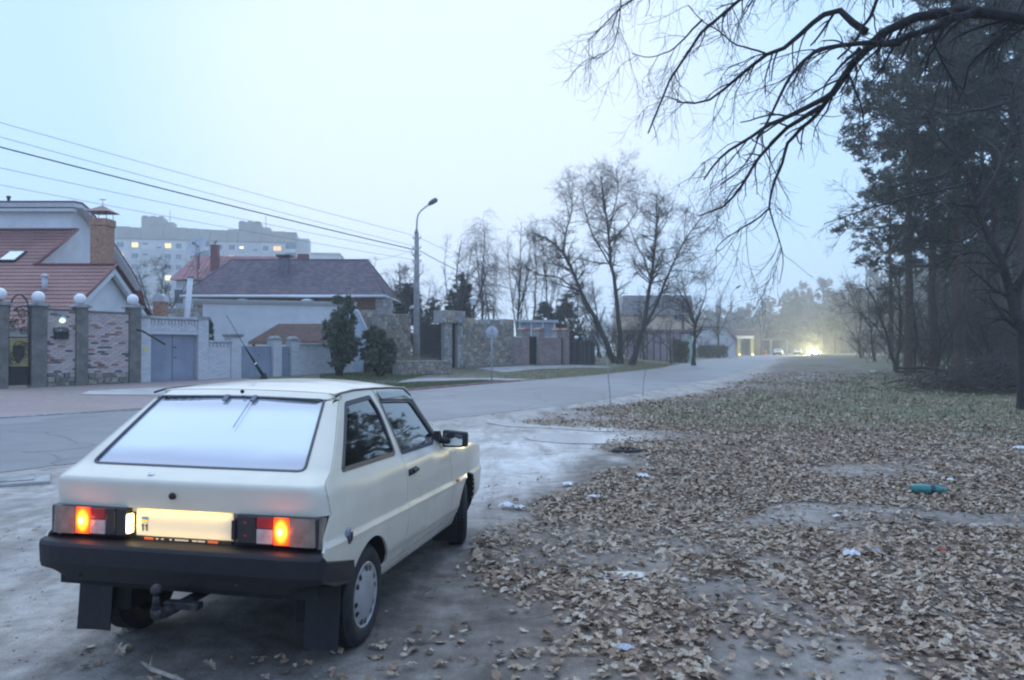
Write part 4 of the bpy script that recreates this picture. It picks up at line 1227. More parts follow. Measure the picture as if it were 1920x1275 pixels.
k = MB(); k.bevbox(x0 - .06, x1 + .06, -.06, .52, zt - .02, zt + .07, 0, .01); k.build('coping', mat('grey coping', (.50, .52, .54), rough=.7, var=.15, scale=3), wg)
k = MB()
k.box(x0 + .02, x1 - .02, .20, .24, -.08, zl - .01)
dr = k.build('garage_door', gate_m, wg)
k = MB(); k.box((x0 + x1) / 2 - .008, (x0 + x1) / 2 + .008, .190, .199, -.05, zl - .03); k.build('door_seam', iron, dr)
for zz in (.95, 1.35): 
    k = MB(); k.box((x0 + x1) / 2 + .05, (x0 + x1) / 2 + .17, .17, .199, zz, zz + .03, 0, .008); k.build('door_handle', iron, dr)
k = MB()
for a, c in ((-.2, 0), (0, .05)): k.prism([(x0 - .33 + a, 1.12 + c), (x0 - .16 + a, 1.14 + c), (x0 - .18 + a, 1.26 + c), (x0 - .30 + a, 1.24 + c)], 'y', -.026, -.0235)
for a, c in ((0, 0),): pass
tag(k.build('yellow_paint_mark', yel_m, wg), kind='stuff')

# white brick fence runs and their grey gates
def white_run(px0, px1, pyt, label, dent=True):
    o, t0, z0 = fence_thing('white_brick_fence', label, 'fence', px0)
    x1 = ft(px1) - t0; tp = hz(pyt, t0 + x1 / 2, z0)
    k = MB(); k.box(0, x1, .02, .25, -.3, tp); k.build('wall_core', mortar_w, o)
    bricks(o, .004, x1 - .004, -.1, tp - (.20 if dent else .02), .02, white_b, [5, 4, 2], RN)
    if dent:
        nd = max(4, int(x1 / .17))
        for q in range(nd):
            k = MB(); a = x1 * (q + .25) / nd; k.box(a, a + x1 / nd * .5, -.04, .02, tp - .18, tp - .06); k.build('dentil_brick', white_b[q % 3], o)
    k = MB(); k.bevbox(-.02, x1 + .02, -.08, .33, tp - .03, tp + .06, 0, .01); k.build('coping', mat('blue grey coping', (.47, .50, .54), rough=.7, var=.15, scale=3), o)
    return o
def white_pillar(px0, px1, pyt, label, dome=True):
    o, t0, z0 = fence_thing('white_brick_pillar', label, 'pillar', px0, 0, 'white brick gate pillars')
    x1 = ft(px1) - t0; tp = hz(pyt, t0 + x1 / 2, z0)
    k = MB(); k.box(0, x1, -.02, x1 - .02, -.3, tp); k.build('pillar_core', mortar_w, o)
    bricks(o, .002, x1 - .002, -.1, tp - .01, -.02, white_b, [5, 4, 2], RN)
    k = MB()
    k.box(-.05, x1 + .05, -.09, x1 + .05, tp, tp + .05)
    if dome: k.lathe([(x1 * .66, tp + .05), (x1 * .6, tp + .10), (x1 * .4, tp + .16), (.001, tp + .18)], 16, 0, 'z', (x1 / 2, x1 / 2 - .02, 0))
    else: k.bevbox(-.07, x1 + .07, -.11, x1 + .07, tp + .05, tp + .13, 0, .015)
    k.build('pillar_cap', cap_m, o)
def grey_gate(px0, px1, pyt, label, leaves=1):
    o, t0, z0 = fence_thing('grey_gate', label, 'gate', px0, .12)
    x1 = ft(px1) - ft(px0); tp = hz(pyt, t0 + x1 / 2, z0)
    k = MB(); k.box(.02, x1 - .02, 0, .03, -.05, tp); lf = k.build('gate_leaf', gate_m, o)
    k = MB()
    for a in ([.02, x1 - .06] + ([x1 / 2 - .03] if leaves > 1 else [])): k.box(a, a + .04, -.02, -.001, 0, tp)
    k.box(.065, x1 - .065, -.018, -.001, tp - .05, tp - .002)
    k.build('gate_frame', gate_m, lf)
    k = MB(); a = x1 * (.55 if leaves > 1 else .8); k.box(a, a + .10, -.05, -.021, .95, .99, 0, .01); k.build('gate_handle', iron, lf)
white_run(391, 433, 641, 'white brick fence run beside the garage gateway')
white_pillar(433, 452, 632, 'flat capped white brick pillar left of the wide grey gate', False)
grey_gate(452, 512, 649, 'wide grey blue double gate between white brick pillars', 2)
white_pillar(512, 528, 637, 'dome capped white brick pillar between wide gate and wicket')
grey_gate(528, 546, 650, 'narrow grey blue wicket gate between white brick pillars')
white_pillar(546, 561, 638, 'dome capped white brick pillar right of the narrow wicket')
white_run(561, 664, 646, 'long white brick fence run behind the tall thuja shrub', True)

# bluish sloping wing wall
o, t0, z0 = fence_thing('sloping_wing_wall', 'pale blue rendered wing wall with sloping white coping behind the shrubs', 'wall', 656, .15)
xx = lambda px: ft(px) - t0
P_ = [(xx(656), -.1), (xx(690), -.1), (xx(697), hz(650, t0 + 1, z0)), (xx(697), hz(634, t0 + 1, z0)), (xx(672), hz(582, t0 + .5, z0)), (xx(656), hz(575, t0, z0))]
k = MB(); k.prism(P_, 'y', 0, .25); k.build('wing_body', mat('pale blue render', (.50, .55, .64), rough=.9, var=.08, scale=2), o)
k = MB(); a, c = P_[4], P_[3]; k.prism([a, c, (c[0] + .10, c[1] + .02), (a[0] + .10, a[1] + .04)], 'y', -.05, .3); k.build('wing_coping', trim_w, o)

# ------------------------------------------------------------------ rough stone walls, dark gate and stone portal
o, t0, z0 = fence_thing('stone_wall', 'rubble stone wall left of the concrete lamp post', 'stone wall', 690, .5)
x1 = ft(783) - t0; tp = hz(587, t0 + 1.5, z0, .5)
k = MB(); k.box(0, x1, .0, .4, -.3, tp - .03); k.build('wall_core', mortar, o)
stones(o, 0, x1, .0, tp, 0, stone_ms, RN)
o, t0, z0 = fence_thing('slatted_gate', 'dark brown gate of horizontal boards behind the concrete lamp post', 'gate', 784, .25)
x1 = ft(833) - t0; tp = hz(607, t0 + 1, z0)
nb_ = 13
bd = MB(); bd.bevbox(0, x1 - .02, -.02, .02, 0, tp / nb_ - .012, 0, .004); bme = bd.mesh('board', mat('dark gate board', (.035, .028, .03), rough=.6, var=.3, scale=6))
for q in range(nb_): link('board', bme, o, (.01, RN.uniform(-.004, .004), q * tp / nb_))
for a in (.04, x1 / 2, x1 - .08):
    k = MB(); k.box(a, a + .06, .021, .06, 0, tp); k.build('gate_post', iron, o)
po, t0, z0 = fence_thing('stone_portal', 'pale stone portal with heavy lintel and a dark door', 'portal', 833)
x1 = ft(847) - t0; xa, xb = ft(858) - t0, ft(868) - t0
zt, zl = hz(582, t0 + .5, z0), hz(605, t0 + .5, z0)
k = MB(); k.box(0, x1, 0, .45, -.3, zl - .02); k.build('portal_post', mortar, po); stones(po, 0, x1, 0, zl - .02, 0, stone_l, RN, .25, .24)
k = MB(); k.box(xa, xb, 0, .45, -.3, zl - .02); k.build('portal_post', mortar, po); stones(po, xa, xb, 0, zl - .02, 0, stone_l, RN, .25, .24)
k = MB(); k.box(-.28, xb + .05, -.10, .55, zl - .02, zt - .02); k.build('lintel_core', mortar, po); stones(po, -.28, xb + .05, zl - .02, zt, -.10, stone_l, RN, .34, .3)
k = MB(); k.box(x1 + .01, xa - .01, .2, .25, 0, zl - .03); dd = k.build('door', iron, po)
k = MB(); k.box(x1 + .06, x1 + .09, .15, .199, .95, 1.05); k.build('handle', chrome, dd)
o, t0, z0 = fence_thing('stone_wall', 'long rubble stone wall with raised blocks right of the stone portal', 'stone wall', 869, .1)
x1 = ft(966) - t0; tp = hz(607, t0 + x1 / 2, z0)
k = MB(); k.box(0, x1, .0, .45, -.3, tp - .03); k.build('wall_core', mortar, o)
stones(o, 0, x1, .0, tp, 0, stone_ms, RN, .33, .23)
for a, b_ in ((878, 893), (900, 917), (924, 940), (948, 966)):
    k = MB(); k.bevbox(ft(a) - t0, ft(b_) - t0, -.03, .42, tp - .02, tp + RN.uniform(.18, .36), 0, .03); k.build('merlon', RN.choice(stone_l), o)
k = MB(); k.bevbox(ft(893) - t0, ft(960) - t0, .10, .40, tp - .02, tp + .22, 0, .02); k.build('coping', render_g, o)
k = MB(); k.bevbox(0, x1, -.28, -.07, -.2, .16, 0, .04); k.build('plinth', stone_ms[4], o)
# low retaining wall with its planting bed
tA, tB, nO = 11.7, 15.6, -2.2
x, y = fpt(tA, nO); z0 = g(x, y)
o = empty('low_stone_wall', (x, y, z0), FROT, 'low stone retaining wall of the planting bed below the lamp post', 'stone wall')
tp = ZP(677, y + 1.5) - z0
k = MB(); k.box(0, tB - tA, 0, .3, -.3, tp - .05); k.box(tB - tA - .3, tB - tA, .3, 1.9, -.3, tp - .05); k.build('wall_core', mortar, o)
stones(o, 0, tB - tA, .0, tp - .04, 0, stone_ms, RN, .32, .22)
k = MB(); k.bevbox(-.04, tB - tA + .04, -.07, .34, tp - .05, tp + .02, 0, .015); k.build('coping', stone_l[1], o)
k = MB(); k.box(.0, tB - tA - .3, .3, 2.6, -.2, tp - .08); tag(k.build('bed_earth', mat('bed earth', (.12, .085, .06), rough=1, var=.3, scale=6, bump=.04, bscale=8), o), kind='stuff')
BED_Z = z0 + tp - .08
# low mauve brick fence further along, its gates
lf, t0, z0 = fence_thing('low_brick_fence', 'low mauve brick fence with red capped pillars and pale coping', 'fence', 966)
L_ = lambda px: ft(px) - t0
cap_r = mat('terracotta cap', (.36, .20, .16), rough=.8, var=.2)
cnt = [0]
for a, b_, pt in ((977, 990, 619), (1008, 1019, 619), (1042, 1050, 620), (1057, 1065, 620)):
    x0, x1 = L_(a), L_(b_); zt = hz(pt, t0 + x0, z0)
    k = MB(); k.box(x0, x1, -.10, .30, -.3, zt); k.build('pillar_core', mortar, lf)
    bricks(lf, x0, x1, .0, zt, -.10, dull_b, [4, 3, 3], RN, bw=.26, bh=.13, count=cnt)
    k = MB(); k.prism([(x0 - .08, zt), (x1 + .08, zt), (x1 + .08, zt + .04), ((x0 + x1) / 2, zt + .18), (x0 - .08, zt + .04)], 'y', -.18, .38); k.build('pillar_cap', cap_r, lf)
for a, b_ in ((966, 977), (1019, 1042)):
    x0, x1 = L_(a), L_(b_); zt = hz(633, t0 + x0, z0)
    k = MB(); k.box(x0, x1, .0, .22, -.3, zt); k.build('wall_core', mortar, lf)
    bricks(lf, x0, x1, .0, zt, 0, dull_b, [4, 3, 3], RN, bw=.26, bh=.13, count=cnt)
    k = MB(); k.bevbox(x0, x1, -.06, .28, zt, zt + .08, 0, .01); k.build('coping', render_g, lf)
def black_gate(px0, px1, pyt, label):
    o, t0, z0 = fence_thing('black_gate', label, 'gate', px0, .08)
    x1 = ft(px1) - t0; tp = hz(pyt, t0, z0)
    k = MB(); k.box(.02, x1 - .02, 0, .04, .03, tp); k.build('gate_leaf', iron, o)
    for q in range(5):
        a = .08 + (x1 - .2) * q / 4; k = MB(); k.box(a, a + .04, -.025, -.001, .03, tp + .05); k.build('gate_bar', iron, o)
black_gate(990, 1008, 631, 'black iron gate between the first two red capped pillars')
black_gate(1050, 1057, 634, 'narrow black wicket near the end of the low brick fence')
# dark board fence beyond it
o, t0, z0 = fence_thing('board_fence', 'dark vertical board fence beyond the low brick fence', 'fence', 1066, .1)
x1 = ft(1118) - t0; tp = hz(637, t0 + 2, z0)
kb_ = MB(); kb_.box(-.10, .10, -.015, .015, -.3, tp); bms = [kb_.mesh('board', m_) for m_ in (mat('weathered board', (.09, .085, .085), rough=.9, var=.3, scale=5), mat('darker board', (.055, .05, .05), rough=.9, var=.3, scale=5))]
q = .1
while q < x1: link('board', RN.choice(bms), o, (q, RN.uniform(-.01, .01), RN.uniform(-.06, .04))); q += .215
# ------------------------------------------------------------------ villa with the red metal roof
def tile_sheet(name, O, U, V, N, width, length, m, parent, wave=.19, course=.36, clip=None):
    """pressed metal tile sheet: waves along U, steps up the slope along V"""
    O, U, V, N = Vector(O), Vector(U).normalized(), Vector(V).normalized(), Vector(N).normalized()
    nw = int(width / wave * 4); nc = int(length / course)
    us = np.linspace(0, width, nw + 1)
    rows_ = []
    for c in range(nc + 1):
        a = c * length / (nc + 1); b2 = (c + 1) * length / (nc + 1)
        rows_ += [(a, .042), ((a + b2) / 2, .026), (b2 - .004, .010)]
    Vt = []
    for (v, h) in rows_:
        wv = .016 * np.sin(us * 2 * PI / wave)
        for u, q in zip(us, wv):
            if clip: u = min(u, clip(v))
            p = O + U * u + V * v + N * (h + q)
            Vt.append(tuple(p))
    nu = len(us); idx = np.arange(len(rows_) * nu).reshape(-1, nu)
    Q = np.stack([idx[:-1, :-1], idx[:-1, 1:], idx[1:, 1:], idx[1:, :-1]], -1).reshape(-1, 4)
    return link(name, np_mesh(name, Vt, Q, m, smooth=False), parent)

vl = empty('red_roof_villa', (-19, 34, g(-19, 34)), 0, 'white villa with red metal tile roof and curved upper gable behind the brick fence', 'house')
zb = g(-19, 34); vx, vy = -19., 34.
def lv(x, y, z): return (x - vx, y - vy, z - zb)
k = MB()                                              # lower gable wall, facing right
k.prism([(30.2 - vy, -.3), (38.4 - vy, -.3), (38.4 - vy, 2.7 - zb), (34.2 - vy, 5.22 - zb), (30.2 - vy, 2.72 - zb)], 'x', -22 - vx, -17.75 - vx)
k.build('gable_wall', render_w, vl)
k = MB()                                              # upper block: curved right-hand wall
prof = [(34.0, 2.0), (44.5, 2.0), (44.3, 3.6), (43.4, 5.05), (42.4, 5.85), (41.2, 6.62), (40.2, 7.25), (39.2, 7.85), (38.2, 8.35), (37.45, 8.55), (37.45, 7.25), (34.0, 5.1)]
k.prism([(y - vy, z - zb) for y, z in prof], 'x', -29 - vx, -21.2 - vx)
k.build('upper_wall', render_w, vl)
k = MB()                                              # curved roof over it with white verge
top = [(36.9, 8.66), (37.6, 8.72), (38.3, 8.52), (39.3, 8.02), (40.3, 7.42), (41.3, 6.79), (42.5, 6.02), (43.55, 5.2), (44.5, 3.65)]
bot = [(y + .08, z - .20) for y, z in top]
k.prism([(y - vy, z - zb) for y, z in top + bot[::-1]], 'x', -29.3 - vx, -20.75 - vx)
k.build('verge_board', trim_w, vl)
k = MB(); up = [(y - .05, z + .012) for y, z in top]; up2 = [(y - .05, z + .07) for y, z in top]
k.prism([(y - vy, z - zb) for y, z in up2 + up[::-1]], 'x', -29.3 - vx, -20.70 - vx); k.build('upper_roof', trim_red, vl)
k = MB(); k.box(-29 - vx, -20.9 - vx, 37.08 - vy, 37.43 - vy, 8.28 - zb, 8.42 - zb); k.build('soffit', trim_w, vl)
sl = math.atan(.63); Vu = (0, math.cos(sl), math.sin(sl)); Nn = (0, -math.sin(sl), math.cos(sl))
Le = (34.2 - 29.6) / math.cos(sl); Lu = (37.4 - 34.2) / math.cos(sl)
tile_sheet('lower_roof', lv(-29, 29.6, 5.36 - .63 * 4.6), (1, 0, 0), Vu, Nn, 29 - 17.35, Le, roof_red, vl)
tile_sheet('middle_roof', lv(-29, 34.2, 5.36), (1, 0, 0), Vu, Nn, 29 - 20.85, Lu, roof_red, vl)
tile_sheet('back_roof', lv(-17.35, 38.9, 5.36 - .63 * 4.7), (-1, 0, 0), (0, -math.cos(sl), math.sin(sl)), (0, math.sin(sl), math.cos(sl)), 4.4, 4.7 / math.cos(sl), roof_red, vl)
k = MB()                                              # verge trims and ridges
def beam(p, q, w=.10, h=.06):
    k.tube([lv(*p), lv(*q)], w / 2, 6)
k.tube([lv(-17.33, 29.6, 2.50), lv(-17.33, 34.2, 5.42), lv(-17.33, 38.9, 2.45)], .06, 6)
k.tube([lv(-20.83, 34.15, 5.40), lv(-20.83, 37.4, 7.44)], .06, 6); k.tube([lv(-29, 37.4, 7.46), lv(-20.8, 37.4, 7.46)], .06, 6); k.tube([lv(-21, 34.2, 5.42), lv(-17.3, 34.2, 5.42)], .06, 6)
k.build('ridge_trim', trim_red, vl)
k = MB()
for (ya, za), (yb, zb2) in (((29.6, 2.32), (34.2, 5.24)), ((38.9, 2.28), (34.2, 5.24))):
    k.prism([(ya - vy, za - zb), (yb - vy, zb2 - zb), (yb - vy, zb2 - zb - .26), (ya - vy, za - zb - .26)], 'x', -17.60 - vx, -17.40 - vx)
k.build('barge_board', trim_w, vl)
k = MB(); k.prism([(38.7 - vy, 2.55 - zb), (41.2 - vy, 1.9 - zb), (41.2 - vy, 1.75 - zb), (38.7 - vy, 2.3 - zb)], 'x', -18.2 - vx, -17.35 - vx); k.build('flared_eave', trim_red, vl)
k = MB(); k.box(-19.05 - vx, -18.33 - vx, 35.2 - vy, 35.95 - vy, 2.0, 7.55 - zb, 0); ch = k.build('chimney', brick_or, vl)
k = MB(); k.box(-19.10 - vx, -18.28 - vx, 35.15 - vy, 36.0 - vy, 7.30 - zb, 7.62 - zb, 0, .02); k.build('chimney_head', brick_or, ch)
k = MB(); cc = (-18.69 - vx, 35.57 - vy, 0)
for a in (-.33, .33):
    for b_ in (-.3, .3): k.tube([(cc[0] + a, cc[1] + b_, 7.6 - zb), (cc[0] + a, cc[1] + b_, 7.95 - zb)], .015, 5)
tag(k.build('cowl_posts', iron, ch), kind='stuff')
k = MB(); zc_ = 7.93 - zb
for a, b_ in (((-1, -1), (1, -1)), ((1, -1), (1, 1)), ((1, 1), (-1, 1)), ((-1, 1), (-1, -1))):
    k.face([(cc[0] + a[0] * .56, cc[1] + a[1] * .56, zc_), (cc[0] + b_[0] * .56, cc[1] + b_[1] * .56, zc_), (cc[0], cc[1], zc_ + .34)])
k.face([(cc[0] - .56, cc[1] - .56, zc_), (cc[0] - .56, cc[1] + .56, zc_), (cc[0] + .56, cc[1] + .56, zc_), (cc[0] + .56, cc[1] - .56, zc_)])
k.tube([(cc[0], cc[1], zc_ + .3), (cc[0], cc[1], zc_ + .62)], .012, 5); k.tube([(cc[0] - .14, cc[1], zc_ + .6), (cc[0] + .14, cc[1], zc_ + .6)], .022, 5)
k.build('chimney_cowl', roof_red, ch)
vz = 5.36 - .63 * 1.9
k = MB(); k.tube([lv(-19.35, 32.3, vz - .1), lv(-19.35, 32.3, 4.68)], .10, 12); k.lathe([(.10, 4.66 - zb), (.16, 4.70 - zb), (.15, 4.76 - zb), (.001, 4.84 - zb)], 12, 0, 'z', (-19.35 - vx, 32.3 - vy, 0)); k.build('vent_pipe', mat('galvanised pipe', (.55, .57, .59), rough=.45, var=.1), vl)
sk = MB(); o_ = Vector(lv(-22.7, 34.45, 5.36 + .63 * .25)); U_, V_, N_ = Vector((1, 0, 0)), Vector(Vu), Vector(Nn)
def quadbox(mb, O, U, V, N, w, l, h, m=0):
    c8 = [O, O + U * w, O + U * w + V * l, O + V * l]; c9 = [p + N * h for p in c8]
    mb.face(c9, m)
    for i in range(4): mb.face([c8[i], c8[(i + 1) % 4], c9[(i + 1) % 4], c9[i]], m)
quadbox(sk, o_ + N_ * .02, U_, V_, N_, .78, 1.0, .10); fr = sk.build('skylight', iron, vl)
sk = MB(); quadbox(sk, o_ + U_ * .07 + V_ * .07 + N_ * .121, U_, V_, N_, .64, .86, .012); sk.build('skylight_pane', mat('skylight glass', (.6, .66, .72), rough=.1, var=.05, coat=1), fr)
k = MB(); k.tube([lv(-24.3, 37.6, 8.7), lv(-24.3, 37.6, 9.02)], .07, 8); k.tube([lv(-24.3, 37.6, 9.0), lv(-24.3, 37.6, 9.1)], .10, 8); k.build('roof_vent', iron, vl)
# small brick stove chimney behind the gateway
p = P(301, 590, 41); zg = g(p.x, p.y)
o = empty('stove_chimney', (p.x, p.y, zg), 0, 'short orange brick chimney with metal cap behind the garage gateway', 'chimney')
k = MB(); k.box(-.28, .28, -.28, .28, 0, ZP(566, 41) - zg); k.build('chimney_stack', brick_or, o)
k = MB(); h_ = ZP(566, 41) - zg; k.prism([(-.34, h_), (.34, h_), (.28, h_ + .3), (0, h_ + .42), (-.30, h_ + .2)], 'y', -.3, .3); k.build('chimney_cap', render_g, o)
# leaning white flue
p = P(347, 600, 43.5); q = P(357, 521, 43.5); zg = g(p.x, p.y)
o = empty('white_flue_pipe', (p.x, p.y, zg), 0, 'tall leaning white flue pipe behind the garage gateway', 'pipe')
k = MB(); k.tube([(-.12, 0, 0), (q.x - p.x, 0, q.z - zg)], .15, 14); k.build('flue', trim_w, o)
k = MB(); k.tube([(q.x - p.x, 0, q.z - zg), (q.x - p.x + .015, 0, q.z - zg + .12)], .17, 14); k.build('flue_cap', cap_m, o)

# ------------------------------------------------------------------ bungalow with the violet brown hip roof
HX0, HX1, HY0, HY1 = -20.9, -8.0, 49.2, 56.0
zg = g(-14, 49)
hb = empty('hip_roof_bungalow', (-14, 50, zg), 0, 'bungalow with violet brown shingled hip roof and white eaves above the white wall', 'house')
def lb(x, y, z): return Vector((x + 14, y - 50, z - zg))
EZ, RZ = 5.13, 7.75
ex0, ex1, rx0, rx1, ry = HX0, HX1, -18.9, -9.75, 52.6
sh_ms = [mat('violet shingle', c, rough=.9, var=.15, scale=3) for c in ((.165, .135, .165), (.20, .155, .175), (.135, .115, .15), (.225, .16, .145))]
def shingle_slope(A, B, C, D, name):
    """A,B eave left/right, D,C ridge left/right; overlapping courses of shingles"""
    A, B, C, D = map(Vector, (A, B, C, D))
    N = (B - A).cross(D - A).normalized()
    sl_ = ((D + C) / 2 - (A + B) / 2).length; nc = int(sl_ / .15)
    V, F, MI = [], [], []
    for c in range(nc):
        t0_, t1_ = c / nc, (c + 1.15) / nc
        l0, r0 = A.lerp(D, t0_), B.lerp(C, t0_); l1, r1 = A.lerp(D, min(1, t1_)), B.lerp(C, min(1, t1_))
        w = (r0 - l0).length; ns = max(1, int(w / .33)); off = (c % 2) * .5
        for s_ in range(ns + 1):
            a = max(0, (s_ - off) / ns); b_ = min(1, (s_ + 1 - off) / ns)
            if b_ - a < .002: continue
            h = RN.uniform(.022, .034); gp = .012 / max(w, .3)
            i = len(V)
            V += [l0.lerp(r0, a + gp) + N * h, l0.lerp(r0, b_ - gp) + N * h, l1.lerp(r1, b_ - gp) + N * .006, l1.lerp(r1, a + gp) + N * .006, l0.lerp(r0, a + gp), l0.lerp(r0, b_ - gp)]
            mi = RN.choices(range(4), [5, 4, 4, 1.6])[0]
            F += [(i, i + 1, i + 2, i + 3), (i + 4, i + 5, i + 1, i)]; MI += [mi, mi]
    me = np_mesh(name, [tuple(v) for v in V], F, sh_ms, MI)
    return tag(link(name, me, hb), kind='stuff')
A, B, Cc, D = lb(ex0, HY0, EZ), lb(ex1, HY0, EZ), lb(rx1, ry, RZ), lb(rx0, ry, RZ)
A2, B2 = lb(ex0, HY1, EZ), lb(ex1, HY1, EZ)
shingle_slope(A, B, Cc, D, 'shingles'); shingle_slope(B, B2, Cc, Cc, 'shingles'); shingle_slope(B2, A2, D, Cc, 'shingles'); shingle_slope(A2, A, D, D, 'shingles')
k = MB(); k.face([A, B, Cc, D]); k.face([B, B2, Cc]); k.face([A2, A, D]); k.face([B2, A2, D, Cc]); k.face([A, A2, B2, B]); k.build('roof_deck', sh_ms[2], hb)
k = MB()
for p_, q_ in ((A, B), (B, B2), (B2, A2), (A2, A)): k.tube([p_ + Vector((0, 0, -.05)), q_ + Vector((0, 0, -.05))], .085, 8)
k.build('gutter', trim_w, hb)
k = MB()
for p_, q_ in ((D, Cc), (A, D), (B, Cc), (B2, Cc)): k.tube([p_ + Vector((0, 0, .03)), q_ + Vector((0, 0, .03))], .05, 6)
k.build('hip_caps', sh_ms[2], hb)
cx_, cy_ = XP(532, 51.2), 51.2
k = MB(); k.box(cx_ - .30 + 14, cx_ + .34 + 14, cy_ - 50 - .3, cy_ - 50 + .4, 5.0 - zg, 7.70 - zg); ch = k.build('chimney', mat('tarred chimney', (.17, .15, .18), rough=.9, var=.2, scale=5), hb)
k = MB(); k.box(cx_ - .44 + 14, cx_ + .50 + 14, cy_ - 50 - .42, cy_ - 50 + .52, 7.80 - zg, 7.92 - zg, 0, .02); k.box(cx_ - .2 + 14, cx_ + .25 + 14, cy_ - 50 - .2, cy_ - 50 + .3, 7.70 - zg, 7.80 - zg); k.build('chimney_hood', mat('dark cowl', (.07, .06, .065), rough=.7), ch)
k = MB(); k.box(ex0 + .7 + 14, ex1 - .6 + 14, 50.1 - 50, 55.2 - 50, -.3, EZ - .12 - zg); k.build('wall', brick_br, hb)
sp0, sp1 = XP(704, 49.6) + 14, XP(734, 49.6) + 14
k = MB(); k.box(sp0, sp1, 49.55 - 50, 50.1 - 50, -.3, EZ - .12 - zg); k.build('corner_pillar', mortar, hb)
stones(hb, sp0, sp1, 2.6, EZ - .14 - zg, 49.55 - 50, stone_l, RN, .34, .3)
s0, s1 = XP(640, 49.7) + 14, XP(703, 49.7) + 14
k = MB(); k.box(s0, s1, 49.7 - 50, 50.1 - 50, -.3, ZP(581, 49.7) - zg); k.build('stone_base', mortar, hb)
stones(hb, s0, s1, .4, ZP(581, 49.7) - zg, 49.7 - 50, stone_l, RN, .36, .28)
s0, s1 = XP(318, 49.6) + 14, XP(382, 49.6) + 14
k = MB(); k.box(s0, s1, 49.6 - 50, 50.1 - 50, -.3, ZP(577, 49.7) - zg); k.build('stone_base', mortar, hb)
stones(hb, s0, s1, 1.0, ZP(578, 49.7) - zg, 49.6 - 50, stone_l, RN, .36, .28)
for px in (453, 575):
    k = MB(); k.lathe([(.42, 0), (.40, .05), (.28, .13), (.001, .17)], 18); k.build('soffit_lamp', globe_m, hb, (XP(px, 49.4) + 14, -.45, EZ - .33 - zg))
# white wall with parapet in front of it
a0, a1 = P(380, 563, 44.6), P(668, 568, 47.6)
ang = math.atan2(a1.y - a0.y, a1.x - a0.x); L_w = math.hypot(a1.x - a0.x, a1.y - a0.y)
zg2 = g(a0.x, a0.y)
o = empty('white_garage', (a0.x, a0.y, zg2), ang, 'plain white rendered garage wall with moulded parapet before the bungalow', 'garage')
h_ = a0.z - zg2
k = MB(); k.box(0, L_w, 0, 2.6, -.3, h_ - .18); k.build('wall', render_w, o)
k = MB(); k.prism([(-.30, h_ - .02), (-.34, h_ + .06), (2.7, h_ + .06), (2.7, h_ - .18), (-.10, h_ - .18)], 'x', -.55, L_w); k.build('parapet_moulding', trim_w, o)
# brown canopy roof behind the white gates
zg2 = g(-10.5, 41.2)
c0, c1 = P(466, 641, 40.2), P(640, 641, 40.2)
o = empty('brown_canopy', (c0.x, 40.2, zg2), 0, 'low brown hip roofed canopy behind the grey gates', 'canopy')
h_ = c0.z - zg2; w = c1.x - c0.x; rz_ = ZP(607, 41.7) - zg2
can_m = [mat('brown roofing', (.19, .115, .095), rough=.85, var=.2, scale=5)]
V3 = [Vector(v) for v in ((0, 0, h_), (w, 0, h_), (w, 3, h_), (0, 3, h_), (1.12, 1.5, rz_), (w - 1.1, 1.5, rz_))]
k = MB()
for f in ((0, 1, 5, 4), (1, 2, 5), (2, 3, 4, 5), (3, 0, 4), (0, 3, 2, 1)): k.face([V3[i] for i in f])
k.build('roof', can_m[0], o)
tiles = MB()
for c in range(12):
    t = c / 12; l0, r0 = V3[0].lerp(V3[4], t), V3[1].lerp(V3[5], t); l1, r1 = V3[0].lerp(V3[4], t + 1 / 12), V3[1].lerp(V3[5], t + 1 / 12)
    nn = Vector((0, -.6, .8))
    tiles.face([l0 + nn * .035, r0 + nn * .035, r1 + nn * .008, l1 + nn * .008]); tiles.face([l0, r0, r0 + nn * .035, l0 + nn * .035])
tag(tiles.build('roof_courses', can_m[0], o), kind='stuff')
k = MB(); k.box(.0, w, -.02, .04, h_ - .14, h_ - .01); k.build('fascia', brick_br, o)
for a, b_ in ((.2, .2), (w - .2, .2), (.2, 2.8), (w - .2, 2.8)):
    k = MB(); k.box(a - .06, a + .06, b_ - .06, b_ + .06, -.2, h_ - .14); k.build('post', iron, o)

# ------------------------------------------------------------------ house with the faded red roof, its chimney, dish
zg = g(-27, 75)
rh = empty('red_roof_house', (-27, 75, zg), 0, 'house with faded red hip roof and dark red chimney behind the bungalow', 'house')
e0, e1 = P(316, 524, 72), P(600, 524, 72); r0, r1 = P(367, 480, 75.5), P(572, 481, 75.5)
lc = lambda p: Vector((p.x + 27, p.y - 75, p.z - zg))
E0, E1, R0, R1 = lc(e0), lc(e1), lc(r0), lc(r1)
E2, E3 = E1 + Vector((0, 7.5, 0)), E0 + Vector((0, 7.5, 0))
faded = mat('faded red roof', (.36, .16, .17), rough=.7, var=.18, scale=.7)
k = MB(); k.face([E0, E1, R1, R0]); k.face([E1, E2, R1]); k.face([E2, E3, R0, R1]); k.face([E3, E0, R0]); k.face([E0, E3, E2, E1]); k.build('roof', faded, rh)
k = MB(); nrm_ = (E1 - E0).cross(R0 - E0).normalized()
for q in range(1, 34):
    t = q / 34; a = E0.lerp(E1, t); b_ = Vector((a.x, R0.y, R0.z)) if R0.x < a.x < R1.x else None
    if b_ is not None: k.tube([a + nrm_ * .02, b_ + nrm_ * .02], .03, 4, cap=False)
tag(k.build('roof_seams', faded, rh), kind='stuff')
k = MB(); k.box(E0.x + .5, E1.x - .5, E0.y + .5, E2.y - .5, -.3, E0.z - .05); k.build('wall', render_g, rh)
wx = XP(336, 72.5) + 27
k = MB(); k.box(wx - .5, wx + .5, E0.y + .40, E0.y + .49, E0.z - 2.3, E0.z - .8); wnd = k.build('window', trim_w, rh)
